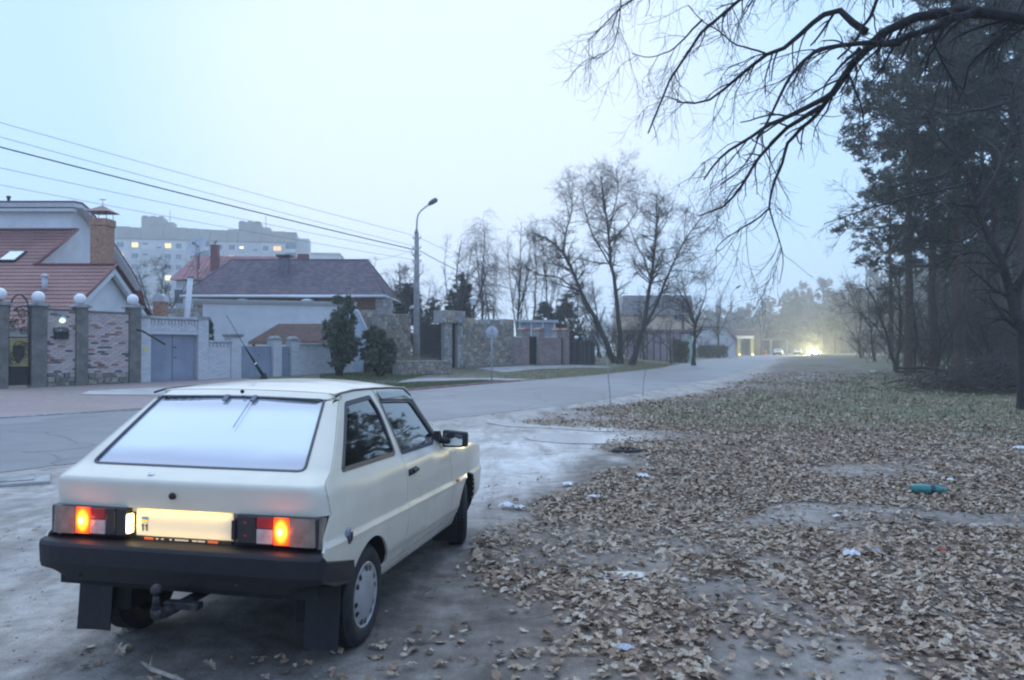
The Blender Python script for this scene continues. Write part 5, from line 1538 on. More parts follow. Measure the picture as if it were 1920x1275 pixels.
k = MB(); k.box(wx - .4, wx + .4, E0.y + .37, E0.y + .399, E0.z - 2.2, E0.z - .9); k.build('pane', mat('dark pane', (.06, .07, .09), rough=.1, var=.05, coat=.5), wnd)
cp = lc(P(403, 510, 73.5)); k = MB(); k.box(cp.x - .32, cp.x + .32, cp.y - .3, cp.y + .3, cp.z - .6, lc(P(403, 461, 73.5)).z); ch = k.build('chimney', mat('dark red chimney', (.22, .07, .08), rough=.8, var=.15), rh)
ct = lc(P(403, 461, 73.5)).z
k = MB(); k.box(cp.x - .36, cp.x + .36, cp.y - .34, cp.y + .34, ct, ct + .08); k.tube([(cp.x, cp.y, ct), (cp.x, cp.y, ct + .3)], .03, 5); k.tube([(cp.x - .2, cp.y, ct + .25), (cp.x + .05, cp.y, ct + .32), (cp.x + .22, cp.y, ct + .48)], [.03, .09, .02], 6); k.build('chimney_vane', iron, ch)
dpx = lc(P(567, 488, 73)); k = MB(); k.box(dpx.x - .45, dpx.x + .45, dpx.y, dpx.y + .8, dpx.z - .8, dpx.z + .6); k.build('dormer', mat('dark red dormer', (.20, .06, .08), rough=.7), rh)
dp = P(372, 463, 71)
o = empty('satellite_dish', tuple(P(372, 480, 71)), 0, 'large mesh satellite dish above the faded red roof', 'satellite dish')
k = MB(); k.lathe([(.001, 0), (.4, .04), (.75, .14), (1.0, .27), (1.02, .27), (.76, .12), (.4, .02), (.001, -.02)], 28); d_ = k.build('dish', mat('dish mesh', (.52, .53, .55), rough=.6, var=.1), o, (0, 0, dp.z - P(372, 480, 71).z), (R(68), 0, R(-20)))
k = MB(); k.tube([(0, 0, 0), (0, 0, .7)], .04, 6); k.sphere((0, 0, .7), .1, 0, 10, 6); k.build('feed_horn', iron, d_)
k = MB(); k.tube([(0, .1, -1.2), (0, .1, dp.z - P(372, 480, 71).z)], .06, 8); k.build('mast', iron, o)

# ------------------------------------------------------------------ apartment block
ap0, ap1 = P(188, 424, 204), P(556, 431, 214)
ang = math.atan2(ap1.y - ap0.y, ap1.x - ap0.x); AL = math.hypot(ap1.x - ap0.x, ap1.y - ap0.y)
zg = .6
ap = empty('apartment_block', (ap0.x, ap0.y, zg), ang, 'long pale grey panel apartment block with some lit windows on the skyline', 'apartment block')
FH = 2.86; AH = ap0.z - zg
pan = [mat('facade panel', c, rough=.9, var=.06, scale=.3) for c in ((.70, .67, .63), (.65, .625, .59), (.74, .71, .68))]
par_m = mat('tan parapet panel', (.48, .43, .37), rough=.9, var=.1, scale=.4)
win_f = mat('window frame', (.60, .62, .65), rough=.6, var=.03)
pane_d = mat('dim pane', (.17, .21, .27), rough=.12, var=.1, coat=.4)
pane_l = [mat('lit pane', c, var=0, emis=c, estr=s_) for c, s_ in (((1, .72, .30), 1.15), ((1, .60, .28), .85), ((1, .86, .55), 1.35))]
k = MB(); k.box(0, AL, .15, 13, -.5, AH - .05); k.box(AL - .02, AL + 3.2, 4.0, 13, -.5, AH - 1.2); k.build('block_core', pan[1], ap)
edges_px = [188, 204, 243, 263, 305, 349, 372, 393, 426, 445, 488, 510, 535, 556]
def au(px):
    """distance along the facade seen at column px"""
    kx = (px - 960) / FPX; c, s_ = math.cos(ang), math.sin(ang)
    return (kx * ap0.y - ap0.x) / (c - kx * s_)
PH = 3.1
topz = AH
for (a, b_) in zip(edges_px, edges_px[1:]):
    ua, ub = au(a), au(b_)
    k = MB(); k.bevbox(ua + .05, ub - .05, -.28, .14, topz - PH + .04, topz + RN.uniform(-.1, .25), 0, .03); k.build('parapet_panel', par_m, ap)
    for fl in range(9):
        z1 = topz - PH - fl * FH; z0_ = z1 - FH
        if z1 < 1: break
        k = MB(); k.box(ua + .04, ub - .04, 0, .14, z0_ + .04, z1 - .04); k.build('panel', pan[(len(edges_px) * fl + a) % 3], ap)
lit = {(252, 0): 0, (224, 1): 1, (314, 0): 0, (313, 1): 0, (251, 3): 0, (314, 3): 2, (251, 4): 1, (312, 4): 1, (434, 1): 1, (452, 0): 2, (497, 1): 2, (519, 0): 1, (519, 1): 2, (334, 3): 0}
cols = [(224, 1.9), (252, 1.7), (314, 1.7), (334, 1.5), (361, 1.6), (410, 1.7), (434, 1.6), (452, 1.2), (497, 1.6), (519, 2.2)]
for px, ww in cols:
    for fl in range(8):
        u = au(px); zc2 = topz - PH - (fl + .55) * FH
        li = lit.get((px, fl))
        if px == 452 and li is None: continue
        hh = .72 if px != 452 else .4
        k = MB(); k.box(u - ww / 2, u + ww / 2, -.05, -.002, zc2 - hh, zc2 + hh); wn_ = k.build('window', win_f, ap)
        k = MB()
        k.box(u - ww / 2 + .1, u - .05, -.075, -.051, zc2 - hh + .1, zc2 + hh - .1); k.box(u + .05, u + ww / 2 - .1, -.075, -.051, zc2 - hh + .1, zc2 + hh - .1)
        k.build('pane', pane_d if li is None else pane_l[li], wn_)
for px in (271, 297, 478, 481):
    for fl in range(7):
        u = au(px); zc2 = topz - PH - (fl + (.42 if px in (271,) else .75)) * FH
        if px == 481: continue
        k = MB(); k.box(u - .65, u + .65, -.04, -.002, zc2 - .22, zc2 + .22); k.build('stair_window', mat('grey slot', (.22, .24, .28), var=.05) if 'grey slot' not in bpy.data.materials else bpy.data.materials['grey slot'], ap)
for px, w_ in ((382, 1.35), (545, 1.35)):
    for fl in range(7):
        u = au(px); zt = topz - PH - fl * FH
        k = MB(); k.box(u - w_, u + w_, -1.0, -.002, zt - FH + .1, zt - FH + 1.15); bal = k.build('balcony', pan[fl % 3], ap)
        k = MB(); k.box(u - w_ + .05, u + w_ - .05, -.9, -.002, zt - FH + 1.17, zt - .25); k.build('balcony_glazing', pane_d, bal)
for a, b_, t in ((263, 305, 408), (446, 488, 412)):
    ua, ub = au(a), au(b_); hz_ = ZP(t, 208) - zg
    k = MB(); k.box(ua, ub, .2, 5.5, topz - .5, hz_); r_ = k.build('lift_house', par_m, ap)
    k = MB(); k.box(ub + .02, ub + 2.3, 1.6, 5.2, topz - .5, hz_ - 1.1); k.build('lift_house_annex', par_m, r_)
    for q in range(3):
        k = MB(); k.box(ua + .3 + q * 2.0, ua + 1.6 + q * 2.0, .1, .19, hz_ - .5, hz_ + .25); k.build('parapet_tooth', par_m, r_)
    k = MB(); k.tube([(ub + 1, 3, hz_ - 1), (ub + 1, 3, hz_ + 2.2)], .08, 5); k.build('antenna', iron, r_)
# a further roof on the skyline
p = P(602, 477, 240)
o = empty('distant_block', (p.x, 240, .5), R(6), 'faint flat roofed block showing just above the violet roof', 'building')
k = MB(); k.box(-5.5, 5.5, 0, 12, 0, p.z - .7); k.build('wall', pan[0], o); k = MB(); k.box(-5.7, 5.7, -.2, 12.2, p.z - .7, p.z); k.build('parapet', par_m, o)

# ------------------------------------------------------------------ low grey shed behind the low fence
zg = g(1.8, 60)
a0, a1 = P(972, 600, 60), P(1042, 600, 60)
o = empty('grey_shed', (a0.x, 60, zg), 0, 'low blue grey metal shed with flat roof behind the low brick fence', 'shed')
w = a1.x - a0.x; h_ = a0.z - zg
k = MB(); k.box(0, w, 0, 4, -.2, h_ - .2); k.build('wall', mat('blue grey sheet', (.30, .33, .40), rough=.7, var=.15, scale=2), o)
k = MB(); k.box(-.2, w + .2, -.2, 4.2, h_ - .2, h_); k.build('roof', render_g, o)
for q in range(4):
    k = MB(); a = .1 + q * (w - .2) / 3; k.box(a - .05, a + .05, -.06, -.002, 0, h_ - .2); k.build('wall_post', trim_w, o)
# ------------------------------------------------------------------ two-storey pink house and its panel fence
zg = g(16.5, 92)
hx0, hx1 = XP(1168, 90), XP(1300, 90)
ph = empty('pink_house', (hx0, 90, zg), 0, 'two storey pinkish house with dark mansard roof behind the roadside trees', 'house')
w = hx1 - hx0; hr0, hr1 = ZP(588, 90) - zg, ZP(553, 90) - zg
pinkw = mat('pinkish render', (.82, .65, .48), rough=.9, var=.12, scale=1.5, bump=.003)
k = MB(); k.box(0, w - .1, .2, 8, -.3, hr0); k.build('wall', pinkw, ph)
dk = mat('dark mansard shingle', (.45, .41, .40), rough=.9, var=.25, scale=4, bump=.02, bscale=8)
k = MB(); q8 = [(-.3, -.1, hr0 - .15), (w + .1, -.1, hr0 - .15), (w + .1, 8.3, hr0 - .15), (-.3, 8.3, hr0 - .15)]; q9 = [(.2, .7, hr1), (w - .1, .7, hr1), (w - .1, 7.6, hr1), (.2, 7.6, hr1)]
for i in range(4): k.face([q8[i], q8[(i + 1) % 4], q9[(i + 1) % 4], q9[i]])
k.face(q9); k.face(q8[::-1]); k.build('roof', dk, ph)
k = MB()
for c in range(9):
    t = c / 9; z_ = hr0 - .15 + (hr1 - hr0 + .15) * t; y_ = -.1 + .8 * t
    k.box(-.3 + .5 * t, w + .1 - .2 * t, y_ - .05, y_ + .1, z_, z_ + .10)
tag(k.build('roof_courses', dk, ph), kind='stuff')
for px in (1271, 1215):
    u = XP(px, 90.2) - hx0
    k = MB(); k.box(u - .48, u + .48, .12, .199, ZP(601, 90) - zg, ZP(587, 90) - zg); wv = k.build('window', trim_w, ph)
    k = MB()
    for a in (-.42, .03): k.box(u + a, u + a + .39, .09, .119, ZP(600, 90) - zg, ZP(588, 90) - zg)
    k.build('pane', mat('dusk pane', (.10, .14, .20), rough=.08, var=.05, coat=.6), wv)
k = MB(); u = XP(1281, 90) - hx0; k.tube([(u, .05, .2), (u, .05, hr1 - .5)], .09, 8); k.build('downpipe', iron, ph)
k = MB(); k.box(0, w + .3, -1.3, .19, ZP(624, 89) - zg, ZP(618, 89) - zg); k.build('porch_roof', mat('dark porch roof', (.24, .17, .15), rough=.8), ph)
zg = g(16, 84)
f0, f1 = XP(1176, 82), XP(1288, 82)
pf_ = empty('panel_fence', (f0, 82, zg), 0, 'mauve panel fence with dark posts before the pink house', 'fence')
npn = 9; wv = (f1 - f0) / npn; zt = ZP(625, 82) - zg
mau = mat('mauve panel', (.55, .44, .46), rough=.85, var=.12, scale=2)
for q in range(npn):
    k = MB(); a = q * wv
    k.prism([(a + .06, 0), (a + wv - .06, 0)] + [(a + .06 + (wv - .12) * (1 - t / 6), zt - .25 + .22 * math.sin(PI * t / 6)) for t in range(7)], 'y', 0, .06); k.build('fence_panel', mau, pf_)
for q in range(npn + 1):
    k = MB(); k.box(q * wv - .07, q * wv + .07, -.05, .11, -.2, zt + .05); k.build('fence_post', mat('dark post', (.20, .165, .18), rough=.8) if 'dark post' not in bpy.data.materials else bpy.data.materials['dark post'], pf_)
p = GP(1292, 80)
o = empty('mint_pillar', tuple(p), 0, 'pale mint green gate pillar behind the slim roadside tree', 'pillar')
k = MB(); k.box(-.27, .27, -.25, .25, -.2, ZP(629, 80) - p.z); k.build('pillar_body', mat('mint paint', (.45, .60, .50), rough=.8, var=.08), o); k = MB(); k.box(-.33, .33, -.31, .31, ZP(629, 80) - p.z, ZP(626, 80) - p.z); k.build('pillar_cap', trim_w, o)
# ------------------------------------------------------------------ far low house and the shop with lit columns
zg = g(32, 125)
a0, a1 = XP(1303, 122), XP(1378, 122)
o = empty('white_cottage', (a0, 122, zg), 0, 'low white cottage with long dark sloping roof far down the road', 'house')
w = a1 - a0; kz = lambda py: ZP(py, 122) - zg
k = MB(); k.prism([(0, -.2), (w, -.2), (w, kz(640)), (w * .78, kz(612)), (w * .62, kz(612)), (w * .1, kz(622)), (0, kz(622))], 'y', 0, 7); k.build('wall', render_w, o)
k = MB(); k.prism([(-.3, kz(606)), (w * .58, kz(611)), (w * .80, kz(611)), (w + .3, kz(634)), (w + .2, kz(638)), (w * .76, kz(615)), (-.3, kz(611))], 'y', -.5, 7.5); k.build('roof', dk, o)
k = MB(); k.box(w * .18, w * .62, -.12, -.001, kz(617.5), kz(615)); k.build('white_gutter', trim_w, o)
k = MB(); k.box(w * .45, w * .6, -.05, -.001, kz(636), kz(622)); k.build('door', render_g, o)
SY = 172
zg = g(50, SY); a0, a1 = XP(1349, SY), XP(1426, SY)
o = empty('roadside_shop', (a0, SY, zg), 0, 'low shop with pale canopy and yellow uplit columns far down the road', 'shop')
kz = lambda py: ZP(py, SY) - zg; ku = lambda px: XP(px, SY) - a0
k = MB(); k.box(0, ku(1413), 1.2, 8, -.2, kz(630)); k.build('wall', mat('mauve shop wall', (.36, .34, .42), rough=.9, var=.1), o)
k = MB(); k.prism([(-.4, kz(629)), (9, kz(617))] and [(0.2, kz(629)), (8.4, kz(629)), (7.2, kz(616)), (1.4, kz(616))], 'y', .6, 8); k.build('roof', mat('brown shop roof', (.18, .13, .15), rough=.9), o) if False else None
k = MB(); k.prism([(1.0, kz(629)), (ku(1424), kz(629)), (ku(1424), kz(617.5)), (1.6, kz(617))], 'y', 1.5, 8); k.build('roof', mat('brown shop roof', (.17, .12, .14), rough=.9), o)
k = MB(); k.box(ku(1372), ku(1413), -.3, 1.4, kz(635), kz(629.5)); k.build('canopy', render_w, o)
k = MB(); k.box(ku(1346), ku(1371), -.3, 1.4, kz(634), kz(628)); k.build('canopy', mat('cream canopy', (.55, .52, .42), rough=.9), o)
k = MB(); k.box(ku(1413) + .02, ku(1426), -.2, 6, -.2, kz(628)); k.build('dark_bay', mat('dark bay', (.15, .14, .17), rough=.9), o)
colm = mat('yellow green column', (.45, .48, .28), rough=.85, var=.1)
for px in (1362, 1373, 1385, 1410):
    u = ku(px)
    k = MB(); k.box(u - .35, u + .35, -.1, .5, -.2, kz(635)); k.build('column', colm, o)
    k = MB(); k.box(u - .15, u + .15, -.75, -.5, -.05, .12); k.build('uplight', mat('uplight glow', (1, .8, .4), var=0, emis=(1, .75, .3), estr=6) if 'uplight glow' not in bpy.data.materials else bpy.data.materials['uplight glow'], o)
    ld = bpy.data.lights.new('uplight_bulb', 'POINT'); ld.energy = 9; ld.color = (1, .72, .25); ld.shadow_soft_size = .1
    lo = bpy.data.objects.new('uplight_bulb', ld); COL.objects.link(lo); lo.parent = o; lo.location = (u, -.62, .35)
for a, b_ in ((1365, 1370), (1376, 1381), (1390, 1406)):
    k = MB(); k.box(ku(a), ku(b_), 1.12, 1.19, .3, kz(640)); k.build('shop_window', pane_d, o)
p = GP(1433, 165); o = empty('orange_barrel', tuple(p), 0, 'dull orange barrel by the far roadside', 'barrel')
k = MB(); k.lathe([(.001, 0), (.42, 0), (.45, .1), (.45, 1.0), (.42, 1.1), (.001, 1.1)], 14); k.build('barrel_body', mat('dull orange', (.42, .20, .14), rough=.8), o); k = MB(); k.lathe([(.46, .5), (.48, .52), (.48, .6), (.46, .62)], 14); k.build('barrel_band', iron, o)
p = GP(1470, 185); o = empty('pale_carport', tuple(p), 0, 'pale flat roofed carport at the far end of the road', 'carport')
k = MB(); k.box(-3.2, 1.0, 0, 5, 3.5, 3.9); k.build('carport_roof', mat('dull carport roof', (.33, .34, .36), rough=.9), o)
for a in (-3.0, .8):
    k = MB(); k.box(a - .2, a + .2, .1, .4, -.2, 3.5); k.build('carport_post', render_g, o)
k = MB(); k.box(-3.0, .6, 4.6, 4.9, -.2, 3.5); k.build('carport_wall', mat('dim green wall', (.22, .26, .24), rough=.9), o)
# ------------------------------------------------------------------ trees
bark_o = mat('near black wet bark', (.022, .019, .019), rough=.95, var=.3, scale=9, bump=.01, bscale=30)
bark_d = mat('dark bark', (.050, .043, .04), rough=.95, var=.3, scale=9, bump=.01, bscale=30)
bark_m = mat('grey brown bark', (.10, .088, .08), rough=.95, var=.3, scale=9, bump=.01, bscale=30)
bark_p = mat('pine bark', (.13, .085, .06), rough=.95, var=.4, scale=5, col2=(.06, .045, .038), bump=.02, bscale=12)
bark_b = mat('birch bark', (.30, .28, .27), rough=.9, var=.5, scale=8, col2=(.10, .09, .085))
twig_m = mat('twig bark', (.075, .06, .055), rough=.95, var=.2)
twig_b = mat('reddish birch twigs', (.13, .10, .10), rough=.95, var=.2)
needle_ms = [mat('pine needles', c, rough=.85, var=.2, scale=3) for c in ((.042, .053, .040), (.062, .073, .052), (.09, .096, .07))]
thuja_ms = [mat('thuja foliage', c, rough=.85, var=.2, scale=5) for c in ((.07, .098, .058), (.11, .138, .082), (.165, .18, .12))]
brush_m = mat('dead brush', (.085, .072, .065), rough=1, var=.25, scale=5)

def resamp3(pts, n):
    p = np.array([tuple(q) for q in pts], float)
    d = np.r_[0, np.cumsum(np.linalg.norm(np.diff(p, axis=0), axis=1))]
    t = np.linspace(0, d[-1], n)
    # smooth a little through Catmull-like averaging
    out = np.stack([np.interp(t, d, p[:, k]) for k in range(3)], -1)
    o2 = out.copy(); o2[1:-1] = out[1:-1] * .5 + (out[:-2] + out[2:]) * .25
    return o2
def tubes_np(pts, rad, sides):
    """pts (B,P,3) rad (B,P): all tubes at once -> verts, quads"""
    B, Pn, _ = pts.shape
    tg = np.empty_like(pts); tg[:, 1:-1] = pts[:, 2:] - pts[:, :-2]; tg[:, 0] = pts[:, 1] - pts[:, 0]; tg[:, -1] = pts[:, -1] - pts[:, -2]
    tg /= np.linalg.norm(tg, axis=-1, keepdims=True) + 1e-9
    m = np.abs(tg.mean(1)[:, 2]) > .85
    ref = np.where(m[:, None], np.array([1., .1, 0])[None], np.array([0, 0, 1.])[None])[:, None, :]
    a = np.cross(tg, np.broadcast_to(ref, tg.shape)); a /= np.linalg.norm(a, axis=-1, keepdims=True) + 1e-9
    b = np.cross(tg, a)
    th = np.arange(sides) * 2 * PI / sides
    v = pts[:, :, None, :] + rad[:, :, None, None] * (a[:, :, None, :] * np.cos(th)[:, None] + b[:, :, None, :] * np.sin(th)[:, None])
    idx = np.arange(B * Pn * sides).reshape(B, Pn, sides)
    nx = np.roll(idx, -1, axis=2)
    q = np.stack([idx[:, :-1], nx[:, :-1], nx[:, 1:], idx[:, 1:]], -1).reshape(-1, 4)
    return v.reshape(-1, 3), q
def merge(parts):
    V, Q, o = [], [], 0
    for v, q in parts: V.append(v); Q.append(q + o); o += len(v)
    return np.concatenate(V), np.concatenate(Q)
def shoot(par, prad, n_, rs, t0=.25, t1=1., ang=(35, 65), length=(.5, 1.), wander=.18, up=.0, rr=.55, rmin=.004, Pn=5, taper=.25, by_len=True, lenfall=.45):
    """n_ side shoots spread over parent branches"""
    B, Pp, _ = par.shape
    ln = np.linalg.norm(np.diff(par, axis=1), axis=-1).sum(1)
    pr = ln / ln.sum() if by_len else np.full(B, 1 / B)
    pi = rs.choice(B, n_, p=pr)
    t = t0 + (t1 - t0) * rs.rand(n_) ** .9
    f = t * (Pp - 1); i = np.minimum(f.astype(int), Pp - 2); fr = (f - i)[:, None]
    p0 = par[pi, i] * (1 - fr) + par[pi, i + 1] * fr
    r0 = prad[pi, i] * (1 - fr[:, 0]) + prad[pi, i + 1] * fr[:, 0]
    tg = par[pi, i + 1] - par[pi, i]; tg /= np.linalg.norm(tg, axis=-1, keepdims=True) + 1e-9
    rnd = rs.normal(size=(n_, 3)); rnd -= (rnd * tg).sum(1, keepdims=True) * tg; rnd /= np.linalg.norm(rnd, axis=-1, keepdims=True) + 1e-9
    a = np.radians(rs.uniform(ang[0], ang[1], n_))[:, None]
    d = tg * np.cos(a) + rnd * np.sin(a); d[:, 2] += up; d /= np.linalg.norm(d, axis=-1, keepdims=True)
    L = rs.uniform(length[0], length[1], n_) * (1 - lenfall * t)
    pts = np.empty((n_, Pn, 3)); pts[:, 0] = p0; cur = d
    st = (L / (Pn - 1))[:, None]
    for k in range(1, Pn):
        cur = cur + rs.normal(size=(n_, 3)) * wander; cur[:, 2] += up * .35
        cur /= np.linalg.norm(cur, axis=-1, keepdims=True)
        pts[:, k] = pts[:, k - 1] + cur * st
    R0 = np.maximum(np.minimum(r0 * rr, .045 * L + .002), rmin)
    rad = R0[:, None] * np.linspace(1, taper, Pn)[None]
    return pts, np.maximum(rad, rmin * .6)
def bare_tree(name, label, cat, loc, stems, radii, cfg, seed, group=None, mb=None, mt=None, kind_parts=('trunk', 'limbs', 'twigs')):
    """stems: polylines in world space; cfg: list of dicts for shoot()"""
    rs = np.random.RandomState(seed)
    base = np.array(loc)
    o = empty(name, loc, 0, label, cat, group)
    Pn = 14
    P0 = np.stack([resamp3(s, Pn) for s in stems]) - base
    R0 = np.stack([r[0] + (r[1] - r[0]) * np.linspace(0, 1, Pn) ** .8 for r in radii])
    for q in range(len(stems)):
        if radii[q][0] > .06 and abs(P0[q, 0, 2]) < .3: R0[q, 0] *= 1.35; P0[q, 0, 2] -= .15
        wob = rs.normal(size=(Pn, 3)) * R0[q][:, None] * .35; wob[0] = 0; P0[q] += wob
    v, q = tubes_np(P0, R0, 8)
    link('trunk', np_mesh('trunk', v, q, mb or bark_d, smooth=True), o)
    gens = [(P0, R0)]
    big, small = [], []
    for k, c in enumerate(cfg):
        src = [gens[j] for j in c.get('src', [len(gens) - 1])]
        cc = {a: b for a, b in c.items() if a != 'src'}
        outp = []
        for (pp, rr_) in src:
            share = np.linalg.norm(np.diff(pp, axis=1), axis=-1).sum()
            outp.append((pp, rr_, share))
        tot = sum(s_ for _, _, s_ in outp)
        P_, R_ = [], []
        for pp, rr_, s_ in outp:
            n1 = max(1, int(cc['n_'] * s_ / tot)); c2 = dict(cc); c2['n_'] = n1
            a, b = shoot(pp, rr_, rs=rs, **c2); P_.append(a); R_.append(b)
        a, b = np.concatenate(P_), np.concatenate(R_)
        gens.append((a, b))
        (big if k == 0 else small).append(tubes_np(a, b, 5 if k == 0 else 3))
    if big:
        v, q = merge(big); tag(link('limbs', np_mesh('limbs', v, q, mb or bark_d, smooth=True), o), kind='stuff')
    if small:
        v, q = merge(small); tag(link('twigs', np_mesh('twigs', v, q, mt or twig_m, smooth=True), o), kind='stuff')
    return o
def px3(L, Y, dy=None):
    """pixels of the photograph to points of a tree standing at depth Y, with its own depth spread"""
    out = []
    for i, (a, b) in enumerate(L):
        out.append(P(a, b, Y + (dy[i] if dy is not None else 0)))
    return out
def onground(L, Y, dy=None):
    pts = px3(L, Y, dy); pts[0] = Vector((pts[0].x, pts[0].y, g(pts[0].x, pts[0].y)))
    return pts

# the old oak leaning in from the right, its trunk outside the picture
OY = 9.2
otr = Vector((9.6, 9.0, ground_z(9.6, 9.0)))
fork = Vector((9.3, 9.0, 5.35))
A_ = [fork] + px3([(1990, 48), (1920, 41), (1848, 27), (1801, 17), (1754, 27), (1707, 30), (1666, 38), (1634, 56), (1612, 80), (1606, 119), (1597, 141), (1559, 176)], OY, [0, 0, -.1, -.2, -.2, -.2, -.1, -.1, 0, .1, .2, .3])
A1 = px3([(1559, 176), (1531, 216), (1515, 234), (1500, 237), (1474, 270), (1465, 314), (1446, 354), (1443, 392)], OY + .3, [0, .1, .1, .2, .2, .1, 0, -.1])
A1a = px3([(1443, 391), (1419, 412), (1374, 438), (1350, 455), (1341, 470)], OY + .2, [0, .1, .2, .3, .3])
A1b = px3([(1443, 391), (1453, 428), (1464, 457), (1470, 489), (1462, 530)], OY + .2, [0, -.1, -.2, -.2, -.3])
A2 = px3([(1559, 176), (1503, 207), (1440, 235), (1419, 249), (1402, 259), (1374, 277), (1345, 300), (1320, 335)], OY + .3, [0, -.2, -.3, -.4, -.4, -.5, -.5, -.6])
A3 = px3([(1540, 200), (1481, 232), (1440, 273), (1415, 306), (1402, 326), (1386, 359), (1355, 390), (1310, 405)], OY + .3, [0, .1, .3, .4, .4, .5, .5, .6])
A4 = px3([(1470, 225), (1419, 255), (1417, 281), (1386, 322), (1350, 345)], OY, [.2, .1, .3, .4, .5])
B_ = px3([(1625, 60), (1587, 22), (1556, 6), (1534, 25), (1511, 60), (1468, 93), (1435, 100), (1403, 126), (1374, 155), (1345, 179), (1322, 200), (1270, 192)], OY, [0, .1, .2, .3, .3, .4, .4, .5, .5, .6, .6, .7])
B2 = px3([(1435, 100), (1370, 80), (1354, 61), (1317, 41), (1290, 10)], OY + .4, [0, .1, .1, .2, .2])
C_ = px3([(1685, 82), (1644, 80), (1597, 85), (1559, 85), (1528, 94), (1512, 112), (1500, 119), (1475, 151), (1459, 188), (1443, 224), (1419, 261)], OY - .4, [.1, 0, 0, -.1, -.1, -.2, -.2, -.3, -.3, -.3, -.4])
D_ = px3([(1835, 20), (1785, 35), (1738, 52), (1710, 63), (1685, 82)], OY - .3, [.1, 0, -.1, -.1, 0])
E_0 = [Vector((9.4, 9.2, 5.0)), Vector((8.6, 9.6, 6.6)), Vector((6.4, 9.9, 6.9))] + px3([(1690, -75), (1560, -62), (1440, -35), (1350, 0), (1317, 37), (1288, 86), (1260, 126), (1245, 163), (1235, 216), (1215, 250)], OY + .8)
E_1 = px3([(1317, 37), (1260, 95), (1215, 110), (1185, 100)], OY + .8)
F_ = [Vector((9.4, 9.2, 5.0)), Vector((8.0, 10.6, 7.0)), Vector((4.6, 11, 7.0))] + px3([(1330, -60), (1230, -40), (1165, -12), (1152, 30), (1125, 62), (1100, 80)], 11)
F1 = px3([(1165, -12), (1162, 40), (1150, 90), (1118, 112)], 11)
G_ = px3([(1660, -30), (1647, 0), (1631, 31), (1597, 88), (1570, 110)], OY - .3)
H_ = px3([(1612, 90), (1595, 105), (1570, 130), (1545, 160)], OY - .2)
up1 = [fork, Vector((9.0, 9.4, 7.6)), Vector((8.1, 9.8, 9.4)), Vector((7.6, 10.4, 11))]
up2 = [fork, Vector((10.4, 8.8, 7.4)), Vector((11.6, 8.6, 9.2))]
tru = [otr, Vector((9.75, 9.0, 2.5)), Vector((9.55, 9.0, 4.2)), fork]
stems = [tru, A_, A1, A1a, A1b, A2, A3, A4, B_, B2, C_, D_, E_0, E_1, F_, F1, G_, H_, up1, up2]
rads = [(.34, .26), (.14, .050), (.036, .015), (.015, .006), (.013, .005), (.045, .012), (.040, .011), (.016, .007), (.055, .012), (.017, .006), (.042, .013), (.062, .045), (.09, .012), (.018, .006), (.08, .008), (.012, .005), (.03, .014), (.03, .010), (.2, .09), (.18, .08)]
rads = [rads[0]] + [(p * .84, q * .84) for p, q in rads[1:]]
oak = bare_tree('oak_tree', 'gnarled bare oak reaching in over the verge with dark drooping limbs', 'tree', tuple(otr), stems, rads,
    [dict(n_=250, t0=.25, ang=(25, 60), length=(.5, 1.45), wander=.17, up=-.20, rr=.34, rmin=.0042, Pn=9, taper=.4),
     dict(n_=1300, t0=.15, ang=(25, 60), length=(.25, .80), wander=.18, up=-.22, rr=.6, rmin=.0028, Pn=6, taper=.5, src=[1, 1, 1, 0]),
     dict(n_=2600, t0=.15, ang=(25, 65), length=(.10, .34), wander=.2, up=-.08, rr=.7, rmin=.0020, Pn=4, src=[2])], 3, None, bark_o, mat('dark twig bark', (.035, .03, .03), rough=.95, var=.2))

# leaning bare tree on the right edge
LY = 21
def G3(L, dy=None): return px3(L, LY, dy)
t1 = G3([(1925, 742), (1915, 646), (1899, 543), (1880, 488), (1848, 440), (1829, 389), (1823, 332), (1794, 282), (1744, 251), (1735, 213)], [0, 0, 0, 0, .1, .2, .3, .4, .5, .6])
t1[0] = Vector((t1[0].x, t1[0].y, ground_z(t1[0].x, t1[0].y)))
st = [t1, G3([(1829, 389), (1777, 376), (1719, 408), (1690, 440)], [.2, 0, -.3, -.6]), G3([(1840, 425), (1803, 456), (1755, 442), (1713, 445), (1690, 469)], [0, -.2, -.5, -.7, -.8]),
      G3([(1823, 340), (1770, 355), (1680, 375), (1600, 400), (1545, 420)], [.2, .5, .8, 1.2, 1.5]), G3([(1900, 190), (1840, 205), (1780, 215), (1740, 208), (1690, 195)], [-.3, 0, .2, .4, .5]),
      G3([(1829, 392), (1870, 330), (1900, 250), (1895, 180), (1930, 110)], [0, -.2, -.3, -.3, -.4]), G3([(1890, 520), (1840, 470), (1790, 480), (1740, 505)], [0, .3, .7, 1.]), G3([(1800, 290), (1770, 330), (1720, 340), (1660, 352)], [.4, .7, .9, 1.1]),
      G3([(1905, 580), (1930, 480), (1960, 380), (1990, 250)], [0, -.3, -.6, -.9])]
bare_tree('leaning_tree', 'dark bare tree leaning left at the right edge before the pines', 'tree', tuple(t1[0]), st, [(.19, .03), (.05, .014), (.045, .012), (.05, .012), (.06, .016), (.1, .03), (.045, .012), (.04, .012), (.12, .05)],
    [dict(n_=110, t0=.2, ang=(25, 60), length=(.8, 2.2), wander=.16, up=-.05, rr=.5, rmin=.008, Pn=7), dict(n_=700, t0=.15, ang=(25, 60), length=(.4, 1.0), wander=.2, up=-.03, rr=.6, rmin=.006, Pn=5, src=[1, 1, 0]), dict(n_=1500, t0=.1, ang=(25, 65), length=(.15, .5), wander=.2, rr=.7, rmin=.0045, Pn=3, src=[2])], 8, None, bark_d, bark_d)

